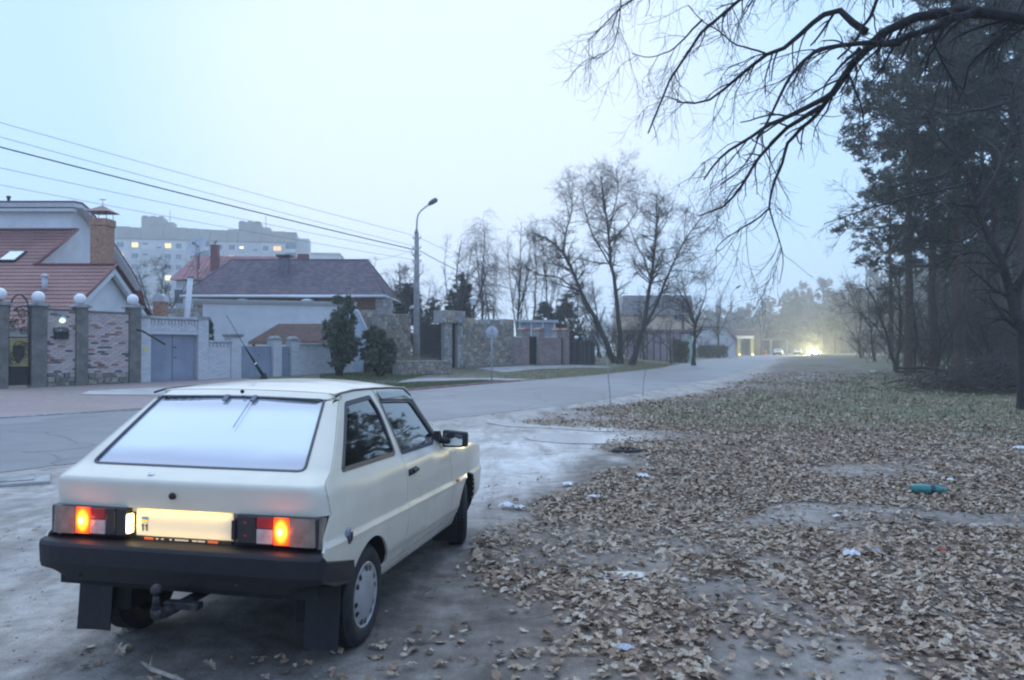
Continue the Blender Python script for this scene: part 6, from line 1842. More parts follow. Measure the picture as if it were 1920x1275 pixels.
# the clump of three trunks by the road
TY = 62
tw_cfg = lambda n1, n2, n3, s=1., t0=.28: [dict(n_=n1, t0=t0, ang=(35, 72), length=(1.7 * s, 4.2 * s), wander=.18, up=.03, rr=.5, rmin=.012, Pn=7), dict(n_=n2, t0=.2, ang=(30, 70), length=(.7 * s, 1.9 * s), wander=.24, up=.0, rr=.55, rmin=.008, Pn=5, src=[1, 1, 0]), dict(n_=int(n3 * (1.7 if s > .9 else 1.0)), t0=.15, ang=(20, 65), length=(.35 * s, 1.0 * s), wander=.25, up=.0, rr=.75, rmin=.0075, Pn=3, src=[1, 2, 2])]
s1 = onground([(1158, 677), (1130, 630), (1110, 590), (1095, 555), (1080, 520), (1060, 480), (1040, 452), (1002, 438)], TY, [0, 0, .2, .3, .4, .6, .8, 1.0])
s1b = px3([(1080, 520), (1055, 475), (1062, 430), (1075, 390), (1068, 360)], TY + .4, [0, -.3, -.6, -.8, -1])
s1c = px3([(1095, 555), (1050, 520), (1010, 515), (985, 500)], TY + .3, [0, -.5, -1, -1.4])
bare_tree('roadside_tree', 'bare leaning tree, left trunk of the clump by the road', 'tree', tuple(s1[0]), [s1, s1b, s1c], [(.27, .05), (.12, .03), (.08, .03)], tw_cfg(70, 620, 2300, 1., .48), 21, 'bare trees in the roadside clump', bark_d)
s2 = onground([(1163, 677), (1161, 600), (1152, 540), (1146, 500), (1141, 440), (1131, 380), (1128, 330)], TY + .6, [0, 0, .2, .2, .3, .3, .3])
s2b = px3([(1141, 440), (1152, 390), (1160, 350), (1155, 318)], TY + .9, [0, .4, .6, .8]); s2c = px3([(1146, 500), (1110, 440), (1095, 390), (1090, 345)], TY + .8, [0, .5, .9, 1.2]); s2d = px3([(1141, 455), (1175, 425), (1195, 395), (1190, 360)], TY + .8, [0, -.4, -.7, -.9])
bare_tree('roadside_tree', 'tall upright bare tree, middle trunk of the clump by the road', 'tree', tuple(s2[0]), [s2, s2b, s2c, s2d], [(.25, .04), (.07, .02), (.08, .02), (.07, .02)], tw_cfg(80, 760, 2800, 1., .48), 22, 'bare trees in the roadside clump', bark_d)
s3 = onground([(1183, 679), (1202, 624), (1214, 576), (1221, 533), (1224, 495), (1228, 450), (1232, 400), (1232, 365)], TY + .2, [0, 0, -.1, -.2, -.3, -.3, -.4, -.4])
s3b = px3([(1207, 616), (1224, 588), (1236, 559), (1248, 528), (1267, 482), (1290, 440), (1318, 405)], TY + .2, [0, -.3, -.5, -.7, -.9, -1.1, -1.3]); s3c = px3([(1222, 530), (1205, 480), (1188, 445), (1175, 410)], TY, [0, .3, .5, .8]); s3d = px3([(1206, 618), (1236, 585), (1262, 570)], TY, [0, .4, .8]); s3e = px3([(1228, 450), (1250, 415), (1255, 380)], TY, [0, .4, .6])
bare_tree('roadside_tree', 'forking bare tree, right trunk of the clump by the road', 'tree', tuple(s3[0]), [s3, s3b, s3c, s3d, s3e], [(.26, .04), (.15, .03), (.07, .02), (.07, .02), (.06, .02)], tw_cfg(86, 780, 2900, 1., .48), 23, 'bare trees in the roadside clump', bark_d)
s4 = onground([(1301, 668), (1301, 640), (1305, 615), (1298, 592), (1288, 565), (1280, 530)], 66, [0, 0, .1, .2, .3, .3]); s4b = px3([(1303, 620), (1312, 585), (1325, 550), (1322, 520)], 66, [0, -.3, -.6, -.8]); s4c = px3([(1290, 570), (1268, 540), (1250, 535), (1232, 545)], 66, [0, .3, .5, .6])
bare_tree('slim_tree', 'slim crooked bare tree with arching crown right of the clump', 'tree', tuple(s4[0]), [s4, s4b, s4c], [(.20, .03), (.08, .02), (.06, .02)], tw_cfg(46, 420, 1800, .8), 24, None, bark_d)
def simple_tree(px, Y, top, label, seed, spread=.16, r=.16, cfg=None, group=None, lean=0., name='bare_tree', mb=None, mt=None, nst=3, base=None):
    b0 = base or GP(px, Y); topz = ZP(top, Y); H_ = topz - b0.z
    rs = random.Random(seed); stems, rads_ = [], []
    main = [b0]; x, y = b0.x, b0.y
    for k in range(1, 7):
        x += rs.uniform(-.03, .03) * H_ + lean * H_ / 6; y += rs.uniform(-.03, .03) * H_; main.append(Vector((x, y, b0.z + H_ * k / 6)))
    stems.append(main); rads_.append((r, r * .12))
    for q in range(nst):
        t = rs.uniform(.18, .5); i = int(t * 6); p = main[i]; a = rs.uniform(0, 2 * PI); hh = H_ * rs.uniform(.3, .9 - t * .6)
        stems.append([p, p + Vector((math.cos(a) * spread * H_ * .5, math.sin(a) * spread * H_ * .5, hh * .4)), p + Vector((math.cos(a) * spread * H_, math.sin(a) * spread * H_, hh))]); rads_.append((r * .5, r * .1))
    return bare_tree(name, label, 'tree', tuple(b0), stems, rads_, cfg or tw_cfg(34, 300, 1300, H_ / 15), seed, group, mb or bark_m, mt)
simple_tree(795, 56, 478, 'spreading bare garden tree just right of the lamp post', 31, .3, .17, tw_cfg(40, 360, 1300, .55), nst=5)
simple_tree(748, 60, 492, 'bare garden tree between violet roof and lamp post', 36, .3, .15, tw_cfg(30, 260, 1000, .5), nst=5)
simple_tree(868, 60, 450, 'bare garden tree before the dark spruce behind the stone portal', 32, .25, .15, tw_cfg(36, 300, 1300, .6), nst=4)
simple_tree(842, 66, 462, 'thin bare tree behind the stone portal lintel', 44, .2, .1, tw_cfg(26, 220, 900, .55), nst=3)
simple_tree(292, 62, 500, 'bare tree between the villa gable and the faded red roof', 33, .3, .14, tw_cfg(36, 300, 1300, .6), nst=5)
simple_tree(355, 64, 452, 'bare tree in front of the apartment block beside the dish', 34, .3, .12, tw_cfg(30, 260, 1100, .55), nst=4)
birch_cfg = [dict(n_=46, t0=.25, ang=(20, 45), length=(1.4, 3.0), wander=.10, up=.10, rr=.4, rmin=.010, Pn=6), dict(n_=340, t0=.2, ang=(20, 60), length=(.8, 2.4), wander=.12, up=-.45, rr=.5, rmin=.007, Pn=6, src=[1, 1, 0]), dict(n_=1500, t0=.1, ang=(15, 40), length=(.4, 1.3), wander=.1, up=-.5, rr=.8, rmin=.006, Pn=4, src=[2])]
simple_tree(900, 66, 410, 'weeping birch with hanging reddish twigs behind the stone wall', 35, .07, .16, birch_cfg, None, .01, 'birch_tree', bark_b, twig_b, 2)
simple_tree(926, 70, 445, 'smaller weeping birch right of the tall birch', 45, .08, .12, birch_cfg, None, .0, 'birch_tree', bark_b, twig_b, 2)
thin = lambda s: [dict(n_=30, t0=.3, ang=(12, 30), length=(1.2 * s, 3 * s), wander=.07, up=.12, rr=.5, rmin=.010, Pn=6), dict(n_=240, t0=.2, ang=(15, 40), length=(.6 * s, 1.6 * s), wander=.12, up=.08, rr=.6, rmin=.007, Pn=5, src=[1, 1, 0]), dict(n_=700, t0=.2, ang=(15, 45), length=(.3, .8), wander=.14, up=.05, rr=.8, rmin=.006, Pn=3, src=[2])]
simple_tree(968, 62, 418, 'tall slender bare tree behind the low brick fence', 37, .1, .13, thin(1), None, -.02, nst=3)
simple_tree(994, 62, 440, 'slender bare tree with V forks beside the tall one', 38, .12, .11, thin(.9), None, .015, nst=3)
simple_tree(1022, 72, 455, 'faint slender bare tree behind the leaning trunk', 46, .12, .12, thin(.9), nst=3)
simple_tree(1208, 80, 560, 'low bare tree before the mansard house', 39, .35, .16, tw_cfg(40, 360, 1400, .6), nst=5)
simple_tree(1085, 74, 540, 'bushy bare tree behind the leaning trunk', 40, .35, .14, tw_cfg(44, 380, 1500, .6), nst=6)
simple_tree(1122, 76, 520, 'bushy bare tree between the clump trunks', 47, .3, .14, tw_cfg(40, 340, 1400, .6), nst=5)
simple_tree(1258, 74, 600, 'small crooked bare tree before the panel fence', 41, .3, .13, tw_cfg(18, 120, 400, .4), nst=2)
simple_tree(1345, 118, 545, 'bare tree behind the white cottage', 42, .25, .2, tw_cfg(36, 300, 1200, .8), nst=4)
simple_tree(1430, 200, 585, 'faint bare tree by the far roadside', 43, .3, .25, tw_cfg(30, 240, 900, .9), nst=4)

# conifers: trunk, boughs, needle tufts
def tuft_mesh(cent, dirs, size, rs, nblade=5, wid=.16):
    """blades fanned about dirs at every centre -> verts, quads"""
    n_ = len(cent)
    c = np.repeat(cent, nblade, 0); d = np.repeat(dirs, nblade, 0) + rs.normal(size=(n_ * nblade, 3)) * .75
    d /= np.linalg.norm(d, axis=1, keepdims=True)
    s_ = np.repeat(size, nblade) * rs.uniform(.6, 1.2, n_ * nblade)
    w = np.cross(d, rs.normal(size=d.shape)); w /= np.linalg.norm(w, axis=1, keepdims=True) + 1e-9
    a = c - d * s_[:, None] * .25; e = c + d * s_[:, None]; m = c + d * s_[:, None] * .35
    ww = w * (s_ * wid)[:, None]
    V = np.stack([a, m - ww, e, m + ww], 1).reshape(-1, 3)
    return V, np.arange(len(V)).reshape(-1, 4)
def pine_meshes(seed, H, crown0, rad, ntuft, size=.42, shape='pine', nb=60, low=False):
    rs = np.random.RandomState(seed)
    Pn = 10
    tz = np.linspace(0, H, Pn)
    tr = np.stack([rs.normal(size=Pn).cumsum() * .05, rs.normal(size=Pn).cumsum() * .05, tz], -1)[None]; tr[0, 0, :2] = 0
    trr = (np.linspace(1, .12, Pn) ** .8 * (.013 * H))[None]
    v, q = tubes_np(tr[:, ::3] if low else tr, trr[:, ::3] if low else trr, 4 if low else 8); trunk = np_mesh('trunk', v, q, bark_p, smooth=True)
    # boughs
    z = crown0 + (H - crown0) * rs.rand(nb) ** 1.0
    t = (z - crown0) / (H - crown0)
    if shape == 'pine': L = rad * (.45 + .75 * np.sin(np.clip(t * .9 + .12, 0, 1) * PI)) * rs.uniform(.6, 1.15, nb) * np.where(t > .85, .7, 1)
    else: L = rad * (1.03 - t) * rs.uniform(.85, 1.1, nb)
    az = rs.uniform(0, 2 * PI, nb)
    el = rs.uniform(-.15, .4, nb) if shape == 'pine' else rs.uniform(-.35, .0, nb)
    d = np.stack([np.cos(az) * np.cos(el), np.sin(az) * np.cos(el), np.sin(el)], -1)
    xi = np.stack([np.interp(z, tz, tr[0, :, 0]), np.interp(z, tz, tr[0, :, 1]), z], -1)
    bp = np.empty((nb, 5, 3)); bp[:, 0] = xi; cur = d
    for k in range(1, 5):
        cur = cur + rs.normal(size=(nb, 3)) * .14; cur[:, 2] += .05; cur /= np.linalg.norm(cur, axis=1, keepdims=True)
        bp[:, k] = bp[:, k - 1] + cur * (L / 4)[:, None]
    br = np.linspace(1, .2, 5)[None] * (.012 * L + .012)[:, None]
    b2, r2 = shoot(bp, br, nb * 4, rs, t0=.3, ang=(30, 60), length=(.15 * rad + .3, .42 * rad + .3), wander=.15, rr=.6, rmin=.012, Pn=4)
    v, q = tubes_np(bp[:, ::2], br[:, ::2], 3) if low else merge([tubes_np(bp, br, 5), tubes_np(b2, r2, 3)]); boughs = np_mesh('boughs', v, q, bark_d, smooth=True)
    # tufts clumped about bough ends
    allp = np.concatenate([bp[:, 2:].reshape(-1, 3), b2[:, 1:].reshape(-1, 3), b2[:, 2:].reshape(-1, 3)])
    pi = rs.choice(len(allp), ntuft)
    cen = allp[pi] + rs.normal(size=(ntuft, 3)) * np.array([.13, .13, .09]) * (rad / 3.5)
    dr = rs.normal(size=(ntuft, 3)); dr[:, 2] = np.abs(dr[:, 2]) * .6 + .2; dr /= np.linalg.norm(dr, axis=1, keepdims=True)
    nbl = 4 if low else 5
    v, q = tuft_mesh(cen, dr, np.full(ntuft, size), rs, nbl, .17 if low else (.10 if shape == 'pine' else .13))
    mi = rs.choice(3, ntuft, p=[.45, .38, .17]).repeat(nbl)
    crown = np_mesh('crown', v, q, needle_ms, mi)
    return trunk, boughs, crown
def plant(name, label, cat, meshes, loc, sc, rz, group=None):
    o = empty(name, loc, rz, label, cat, group); o.scale = (sc, sc, sc) if not isinstance(sc, tuple) else sc
    for nm, me in zip(('trunk', 'boughs', 'crown'), meshes):
        c = link(nm, me, o)
        if nm != 'trunk': c['kind'] = 'stuff'
    return o
pinesA = [pine_meshes(51, 21, 6.0, 3.9, 3600, .32), pine_meshes(52, 24, 8.0, 4.2, 4400, .36), pine_meshes(53, 22, 9.0, 3.6, 3700, .36), pine_meshes(54, 26, 10, 4.3, 4000, .38)]
def place_pine(px, Y, var, sc, label, seed, grp='tall pines along the right edge'):
    x = XP(px, Y); plant('pine_tree', label, 'pine tree', pinesA[var], (x, Y, ground_z(x, Y) - .1), sc, seed * 1.3, grp)
place_pine(1702, 45, 0, .98, 'leftmost tall pine of the wood edge, full crown against the sky', 1)
place_pine(1748, 52, 1, 1.0, 'tall pine with reddish trunk just right of the leftmost pine', 2)
place_pine(1800, 43, 0, 1.12, 'broad dense pine in the middle of the wood edge', 3)
place_pine(1868, 46, 1, 1.05, 'tall pine behind the upper part of the leaning tree', 4)
place_pine(1925, 40, 3, .95, 'pine filling the right edge of the picture', 5)
place_pine(1838, 60, 3, .92, 'pine rising behind the middle of the wood edge', 6)
place_pine(1672, 84, 2, .95, 'short crowned pine farther back left of the wood edge', 8)
place_pine(1990, 47, 1, 1.1, 'pine outside the right edge, its boughs reaching in', 9)
# the depth of the wood: more pines as one mass
def mass(items, variants, low=1.):
    Vs, Qs, Ms, o = [], [], [], 0
    for (x, y, z, sc, rz, vi) in items:
        for me, m0 in variants[vi]:
            v, q, mi = me
            c, s_ = math.cos(rz), math.sin(rz)
            w = v * sc; w = np.stack([w[:, 0] * c - w[:, 1] * s_, w[:, 0] * s_ + w[:, 1] * c, w[:, 2]], -1) + np.array([x, y, z])
            Vs.append(w); Qs.append(q + o); Ms.append(mi + m0); o += len(w)
    return np.concatenate(Vs), np.concatenate(Qs), np.concatenate(Ms)
def arr(me):
    n_ = len(me.vertices); v = np.empty(n_ * 3, np.float32); me.vertices.foreach_get('co', v)
    q = np.empty(len(me.loops), np.int32); me.loops.foreach_get('vertex_index', q)
    mi = np.empty(len(me.polygons), np.int32); me.polygons.foreach_get('material_index', mi)
    return v.reshape(-1, 3).astype(float), q.reshape(-1, 4), mi
lowp = []
for sd, H, c0, rd in ((61, 22, 8, 3.6), (62, 24, 10, 3.9), (63, 20, 7, 3.3), (64, 8, .3, 3.2)):
    a, b, c = pine_meshes(sd, H, c0, rd, 470, 1.0, nb=30, low=True)
    lowp.append([(arr(a), 0), (arr(b), 0), (arr(c), 1)])
farp = []
for sd, H, c0, rd in ((65, 22, 8, 3.6), (66, 24, 10, 3.9), (67, 20, 7, 3.3), (68, 8, .3, 3.4)):
    a, b, c = pine_meshes(sd, H, c0, rd, 210, 1.6, nb=20, low=True)
    farp.append([(arr(a), 0), (arr(b), 0), (arr(c), 1)])
rs = np.random.RandomState(77)
items = []
for k in range(34):
    Y = rs.uniform(64, 150); px = rs.uniform(1680 + (Y - 60) * -.2, 2150)
    x = XP(px, Y); items.append((x, Y, ground_z(x, Y) - .2, rs.uniform(.5, .85) + .25 * (px > 1860), rs.uniform(0, 6), rs.randint(3)))
for k in range(30):
    Y = rs.uniform(75, 150); px = rs.uniform(1740, 2100); x = XP(px, Y); items.append((x, Y, ground_z(x, Y) - .2, rs.uniform(.6, 1.1), rs.uniform(0, 6), 3))
v, q, m = mass(items, lowp)
tag(link('woods', np_mesh('woods', v, q, [bark_p] + needle_ms, m)), 'dark depth of the pine wood behind the front pines', kind='stuff')
items = []
def sky_py(px): return np.interp(px, [1180, 1320, 1350, 1400, 1430, 1450, 1490, 1530, 1580, 1640, 1700], [600, 596, 580, 586, 572, 568, 552, 545, 538, 535, 530])
for k in range(85):
    Y = rs.uniform(380, 500); px = rs.uniform(1190, 1720)
    x = XP(px, Y); z = .4; H_ = (ZP(sky_py(px), Y) - z) * rs.uniform(.8, 1.03)
    items.append((x, Y, z, H_ / 22, rs.uniform(0, 6), rs.randint(3)))
for k in range(38):
    Y = rs.uniform(240, 380); px = rs.uniform(1560, 1760)
    x = XP(px, Y); z = .4; H_ = (ZP(np.interp(px, [1560, 1640, 1760], [556, 520, 480]), Y) - z) * rs.uniform(.75, 1.0)
    items.append((x, Y, z, H_ / 22, rs.uniform(0, 6), rs.randint(3)))
for k in range(105):
    Y = rs.uniform(340, 500); px = rs.uniform(1190, 1760); x = XP(px, Y); items.append((x, Y, .3, rs.uniform(1.1, 2.2), rs.uniform(0, 6), 3))
v, q, m = mass(items, farp)
tag(link('far_woods', np_mesh('far_woods', v, q, [bark_p] + needle_ms, m)), 'hazy blue far pine wood closing the end of the road', kind='stuff')
for i, (px, top, lab) in enumerate(((1443, 555, 'lone slim pine top rising above the far wood behind the far pole'), (1488, 549, 'rounded pine top of the far wood left of the headlights'), (1545, 536, 'tallest pine top of the far wood above the headlights'))):
    Y = 370 - i * 30; x = XP(px, Y); H_ = ZP(top, Y) - .4
    plant('pine_tree', lab, 'pine tree', pinesA[(2, 1, 3)[i]], (x, Y, .4), H_ / (22, 24, 26)[i], i * 2., 'pines at the far end of the road')
spr = [pine_meshes(71, 8, .6, 2.1, 2600, .34, 'spruce', 110), pine_meshes(72, 9, .5, 2.4, 3000, .36, 'spruce', 120)]
def spruce(px, Y, top, var, label, wx=1.):
    b0 = GP(px, Y); H_ = ZP(top, Y) - b0.z; s_ = H_ / (8, 9)[var]
    plant('spruce_tree', label, 'spruce', spr[var], tuple(b0), (s_ * wx, s_ * wx, s_), px * .1, 'dark spruces in the gardens')
spruce(762, 60, 532, 0, 'dark rounded conifer between violet roof and lamp post', 1.5)
spruce(812, 62, 560, 1, 'pointed dark spruce behind the slatted gate', 1.2)
spruce(862, 62, 512, 1, 'big dark spruce behind the stone portal')
spruce(1018, 74, 566, 0, 'small dark spruce behind the grey shed', 1.4)
spruce(1060, 76, 552, 1, 'wider dark spruce left of the clump of bare trunks', 1.3)
spruce(392, 39, 596, 0, 'narrow dark conifer squeezed beside the garage gateway', .55)
# thujas in front of the white fence
def thuja(px, Y, top, wpx, label, seed, lobes, base=None):
    b0 = GP(px, Y); H_ = ZP(top, Y) - b0.z; W_ = wpx * Y / FPX
    rs = np.random.RandomState(seed); o = empty('thuja_shrub', tuple(b0), 0, label, 'shrub', 'evergreen shrubs before the white fence')
    st, cen, dr = [], [], []
    for k in range(lobes):
        a = rs.uniform(0, 2 * PI); rr_ = rs.uniform(.08, .33) * W_; top_ = H_ * rs.uniform(.62, 1.0) if k else H_ * .93
        c = np.array([math.cos(a) * rr_ * (k > 0), math.sin(a) * rr_ * .8 * (k > 0), 0]); lw = W_ * rs.uniform(.10, .17)
        st.append([(c[0] * .1, c[1] * .1, 0), (c[0] * .7, c[1] * .7, H_ * .25), (c[0], c[1], top_ * .6), (c[0] * 1.05, c[1] * 1.05, top_ * .95)])
        n_ = int(4600 / lobes)
        t = rs.rand(n_) ** .8; z = H_ * .13 + (top_ - H_ * .13) * t
        prof = np.sin(np.clip(t * .86 + .10, 0, 1) * PI) ** .7
        an = rs.uniform(0, 2 * PI, n_); rd = np.sqrt(rs.uniform(.25, 1, n_)) * lw * prof
        px_ = np.interp(t, [0, .3, 1], [.35, .9, 1.05])
        cen.append(np.stack([c[0] * px_ + np.cos(an) * rd, c[1] * px_ + np.sin(an) * rd, z], -1))
        dr.append(np.stack([np.cos(an) * .6, np.sin(an) * .6, np.full(n_, .8)], -1))
    cen = np.concatenate(cen); dr = np.concatenate(dr)
    gap = fbm(cen[:, 0] * 3 + cen[:, 1] * 2.1, cen[:, 2] * 2, 1.0, seed)
    cen, dr = cen[gap > .48], dr[gap > .48]
    v, q = tuft_mesh(cen, dr, np.full(len(cen), .21), rs, 5, .20)
    mi = rs.choice(3, len(cen), p=[.4, .38, .22]).repeat(5)
    tag(link('foliage', np_mesh('foliage', v, q, thuja_ms, mi), o), kind='stuff')
    k = MB()
    for s_ in st: k.tube(s_, [.055, .04, .025, .01], 6)
    tag(k.build('stems', bark_d, o), kind='stuff')
thuja(636, 35.3, 556, 104, 'tall flame shaped thuja with gaps before the long white fence', 81, 14)
thuja(714, 36.2, 614, 96, 'lower rounded evergreen bush right of the tall thuja', 82, 12)
# hedges and undergrowth
def bush(px, Y, wm, hm, label, seed, m=None, group=None, dens=900, name='bush', cat='bush', dm=1.2):
    b0 = GP(px, Y) if px < 1500 else Vector((XP(px, Y), Y, ground_z(XP(px, Y), Y)))
    rs = np.random.RandomState(seed); o = empty(name, tuple(b0), 0, label, cat, group)
    n0 = 26
    a = rs.uniform(0, 2 * PI, n0); p0 = np.stack([rs.normal(size=n0) * wm * .22, rs.normal(size=n0) * dm * .2, np.zeros(n0) - .05], -1)
    tip = p0 + np.stack([np.cos(a) * wm * .38, np.sin(a) * dm * .4, hm * rs.uniform(.65, 1.05, n0)], -1)
    P0 = np.stack([p0 + (tip - p0) * t + np.array([0, 0, hm * .12 * math.sin(PI * t)]) for t in np.linspace(0, 1, 6)], 1)
    R0 = np.linspace(1, .3, 6)[None] * np.full((n0, 1), .022 * max(1, hm / 2))
    a1, b1 = shoot(P0, R0, dens // 4, rs, t0=.1, ang=(20, 60), length=(.25 * hm, .6 * hm), wander=.15, up=.02, rr=.6, rmin=.007, Pn=5)
    a2, b2 = shoot(a1, b1, dens, rs, t0=.1, ang=(20, 65), length=(.1 * hm, .3 * hm), wander=.18, rr=.7, rmin=.006, Pn=3)
    v, q = tubes_np(P0, R0, 5); link('stems', np_mesh('stems', v, q, m or brush_m, smooth=True), o)['kind'] = 'stuff'
    v, q = merge([tubes_np(a1, b1, 3), tubes_np(a2, b2, 3)]); tag(link('twigs', np_mesh('twigs', v, q, m or brush_m, smooth=True), o), kind='stuff')
    return o
def leafy_hedge(px0, px1, Y, top, label, seed, m3, name='hedge', cat='hedge', dep=1.2, dens=420):
    x0, x1 = XP(px0, Y), XP(px1, Y); b0 = Vector(((x0 + x1) / 2, Y, g((x0 + x1) / 2, Y))); hm = ZP(top, Y) - b0.z
    rs = np.random.RandomState(seed); o = empty(name, tuple(b0), 0, label, cat)
    n_ = int(dens * (x1 - x0) * hm); w = (x1 - x0) / 2
    c = np.stack([rs.uniform(-w, w, n_), rs.uniform(-dep / 2, dep / 2, n_), hm * rs.rand(n_) ** .7], -1)
    c[:, 2] *= .82 + .3 * vnoise(c[:, 0] + 50, c[:, 1], .9, seed)
    v, q = tuft_mesh(c, np.tile([0, -.3, .8], (n_, 1)), np.full(n_, .16), rs, 3, .3)
    tag(link('foliage', np_mesh('foliage', v, q, m3, rs.choice(3, n_).repeat(3)), o), kind='stuff')
    k = MB()
    for q_ in range(max(3, int(w * 2))): 
        xx_ = -w + .2 + q_ * .5
        k.tube([(xx_, 0, -.1), (xx_ + .05, .05, hm * .7)], [.03, .012], 5)
    tag(k.build('stems', bark_d, o), kind='stuff')
leafy_hedge(1308, 1362, 116, 649, 'clipped dark hedge before the white cottage', 91, thuja_ms, dep=2)
dry3 = [mat('dry leaves on shrub', c, rough=.9, var=.2) for c in ((.15, .12, .08), (.11, .095, .07), (.19, .16, .10))]
leafy_hedge(1262, 1290, 78, 638, 'yellowish green bush against the panel fence', 92, [thuja_ms[1], thuja_ms[2], dry3[2]], 'bush', 'bush')
bush(1100, 60, 4.0, 2.6, 'brown thicket against the dark board fence', 93, None, None, 1500)
bush(1150, 70, 5.0, 3.6, 'tangled thicket behind the clump of bare trunks', 94, None, None, 1800)
bush(1330, 112, 7.0, 2.8, 'brown bush behind the clipped hedge', 96, None, None, 1000)
# right-hand edge of the wood
s5 = [Vector((XP(1680, 50), 50, ground_z(XP(1680, 50), 50)))] + px3([(1668, 650), (1655, 605), (1640, 565), (1622, 530)], 50, [0, .2, .3, .5])
s5b = [s5[0]] + px3([(1686, 640), (1690, 590), (1684, 540), (1690, 500)], 50, [0, -.2, -.3, -.4]); s5c = px3([(1664, 640), (1640, 610), (1612, 585), (1590, 570)], 50, [0, -.4, -.8, -1.2])
bare_tree('forked_shrub_tree', 'small forked bare tree at the left end of the wood edge', 'tree', tuple(s5[0]), [s5, s5b, s5c], [(.15, .03), (.13, .03), (.06, .02)], tw_cfg(40, 380, 1500, .6), 61, None, bark_m)
for i, (px, Y, top, lab) in enumerate(((1712, 46, 470, 'leaning thin bare tree next to the forked one'), (1755, 40, 500, 'thin bare tree with crossing boughs before the pines'), (1790, 48, 450, 'upright bare sapling between pine trunks'), (1850, 38, 520, 'dark bare sapling left of the brush heap'), (1640, 72, 495, 'faint bare tree at the left end of the wood edge'), (1615, 95, 520, 'pale bare tree where the wood edge fades into haze'))):
    x = XP(px, Y); simple_tree(px, Y, top, lab, 62 + i, .3, .09, tw_cfg(34, 300, 1100, .6), None, (-.1, .03, 0, -.06, 0, -.04)[i], nst=4, mb=bark_d, base=Vector((x, Y, ground_z(x, Y))))
k = 0
for px, Y, w, h, lab in ((1745, 52, 5, 2.6, 'grey undergrowth between the pine trunks'), (1800, 60, 8, 3.4, 'tall dark undergrowth deep among the pines'), (1690, 66, 6, 2.6, 'undergrowth behind the forked bare tree'), (1870, 46, 7, 3.6, 'tall undergrowth behind the brush heap'), (1640, 90, 7, 3.2, 'thin undergrowth fading into haze'), (1930, 36, 6, 3.4, 'undergrowth at the right edge'), (1760, 75, 9, 4.2, 'high undergrowth far inside the wood'), (1850, 70, 10, 4.5, 'dense high undergrowth far inside the wood')):
    bush(px, Y, w, h, lab, 100 + k, None, 'undergrowth of the pine wood', 1300, 'undergrowth', 'undergrowth', 4); k += 1
rs = np.random.RandomState(5)
bx0, by0 = XP(1860, 29), 29.; bz0 = ground_z(bx0, by0)
o = empty('brush_heap', (bx0, by0, bz0), 0, 'grey heap of cut brush at the right edge below the leaning tree', 'brush heap')
n_ = 1300
p0 = np.stack([rs.normal(size=n_) * 1.5, rs.normal(size=n_) * 1.2, np.abs(rs.normal(size=n_)) * .25], -1)
d = rs.normal(size=(n_, 3)); d[:, 2] = np.abs(d[:, 2]) * .6 + .15; d /= np.linalg.norm(d, axis=1, keepdims=True); d[:, 0] += np.sign(-p0[:, 0]) * .3
Ls = rs.uniform(.6, 1.8, n_)
P0 = np.stack([p0 + d * (Ls * t)[:, None] + np.array([0, 0, 1.]) * (-.5 * (Ls * t) ** 2 * .5)[:, None] for t in np.linspace(0, 1, 5)], 1)
P0[:, :, 2] = np.maximum(P0[:, :, 2], 0); P0[:, :, 2] += np.exp(-(P0[:, :, 0] / 2.0) ** 2 - (P0[:, :, 1] / 1.5) ** 2) * .8 * rs.rand(n_, 1)
v, q = tubes_np(P0, np.linspace(1, .4, 5)[None] * rs.uniform(.008, .02, (n_, 1)), 3)
tag(link('brush', np_mesh('brush', v, q, brush_m, smooth=True), o), kind='stuff')
lg = empty('fallen_tree', (XP(1735, 41), 41, ground_z(XP(1735, 41), 41)), 0, 'dark fallen trunk arching between the wood edge trees', 'log')
k = MB(); k.tube([(-1.0, 1, .5), (0, .4, .55), (1.2, 0, .35), (2.6, -.6, -.05)], [.07, .09, .10, .11], 8); k.build('stem', bark_d, lg)
k = MB(); k.tube([(0, .4, .55), (.1, .6, 1.5), (-.2, .8, 2.4)], [.04, .03, .01], 6); k.build('broken_limb', bark_d, lg)
lg = empty('fallen_log', (XP(1705, 47), 47, ground_z(XP(1705, 47), 47)), R(-8), 'short dark log lying by the forked bare tree', 'log')
k = MB(); k.tube([(-.8, 0, .08), (0, .05, .10), (.9, 0, .09)], [.08, .09, .08], 8); k.build('log_body', bark_d, lg)
# ------------------------------------------------------------------ street lamp, cables, poles, sign
conc_p = mat('lamp post concrete', (.34, .33, .32), rough=.9, var=.2, scale=3, bump=.004)
galv = mat('galvanised steel', (.38, .40, .42), rough=.5, var=.12, scale=6, metal=.3)
LX = P(781, 640, 40.8)
lz = BED_Z - .05
lp_ = empty('street_lamp', (LX.x, 40.8, lz), 0, 'tall concrete street lamp post with curved steel arm and cables', 'street lamp')
hp = lambda py: ZP(py, 40.8) - lz
k = MB(); k.tube([(0, 0, -.6), (0, 0, hp(560)), (0, 0, hp(437))], [.20, .155, .115], 10); k.build('post', conc_p, lp_)
def lpx(px, py): return (XP(px, 40.8) - LX.x, 0, hp(py))
k = MB(); k.tube([lpx(780.3, 438), lpx(780.8, 428)], [.12, .05], 8); k.tube([lpx(780.8, 432), lpx(781.5, 412), lpx(783.5, 403), lpx(788, 396), lpx(796, 389), lpx(805, 383)], [.045, .042, .04, .04, .04, .04], 8); k.build('arm', galv, lp_)
k = MB(); k.tube([lpx(803, 384.5), lpx(806, 381.5), lpx(812, 377.5), lpx(818, 374.5), lpx(820, 374)], [.05, .11, .14, .12, .04], 10); k.build('lamp_head', mat('lamp head', (.12, .12, .15), rough=.5), lp_)
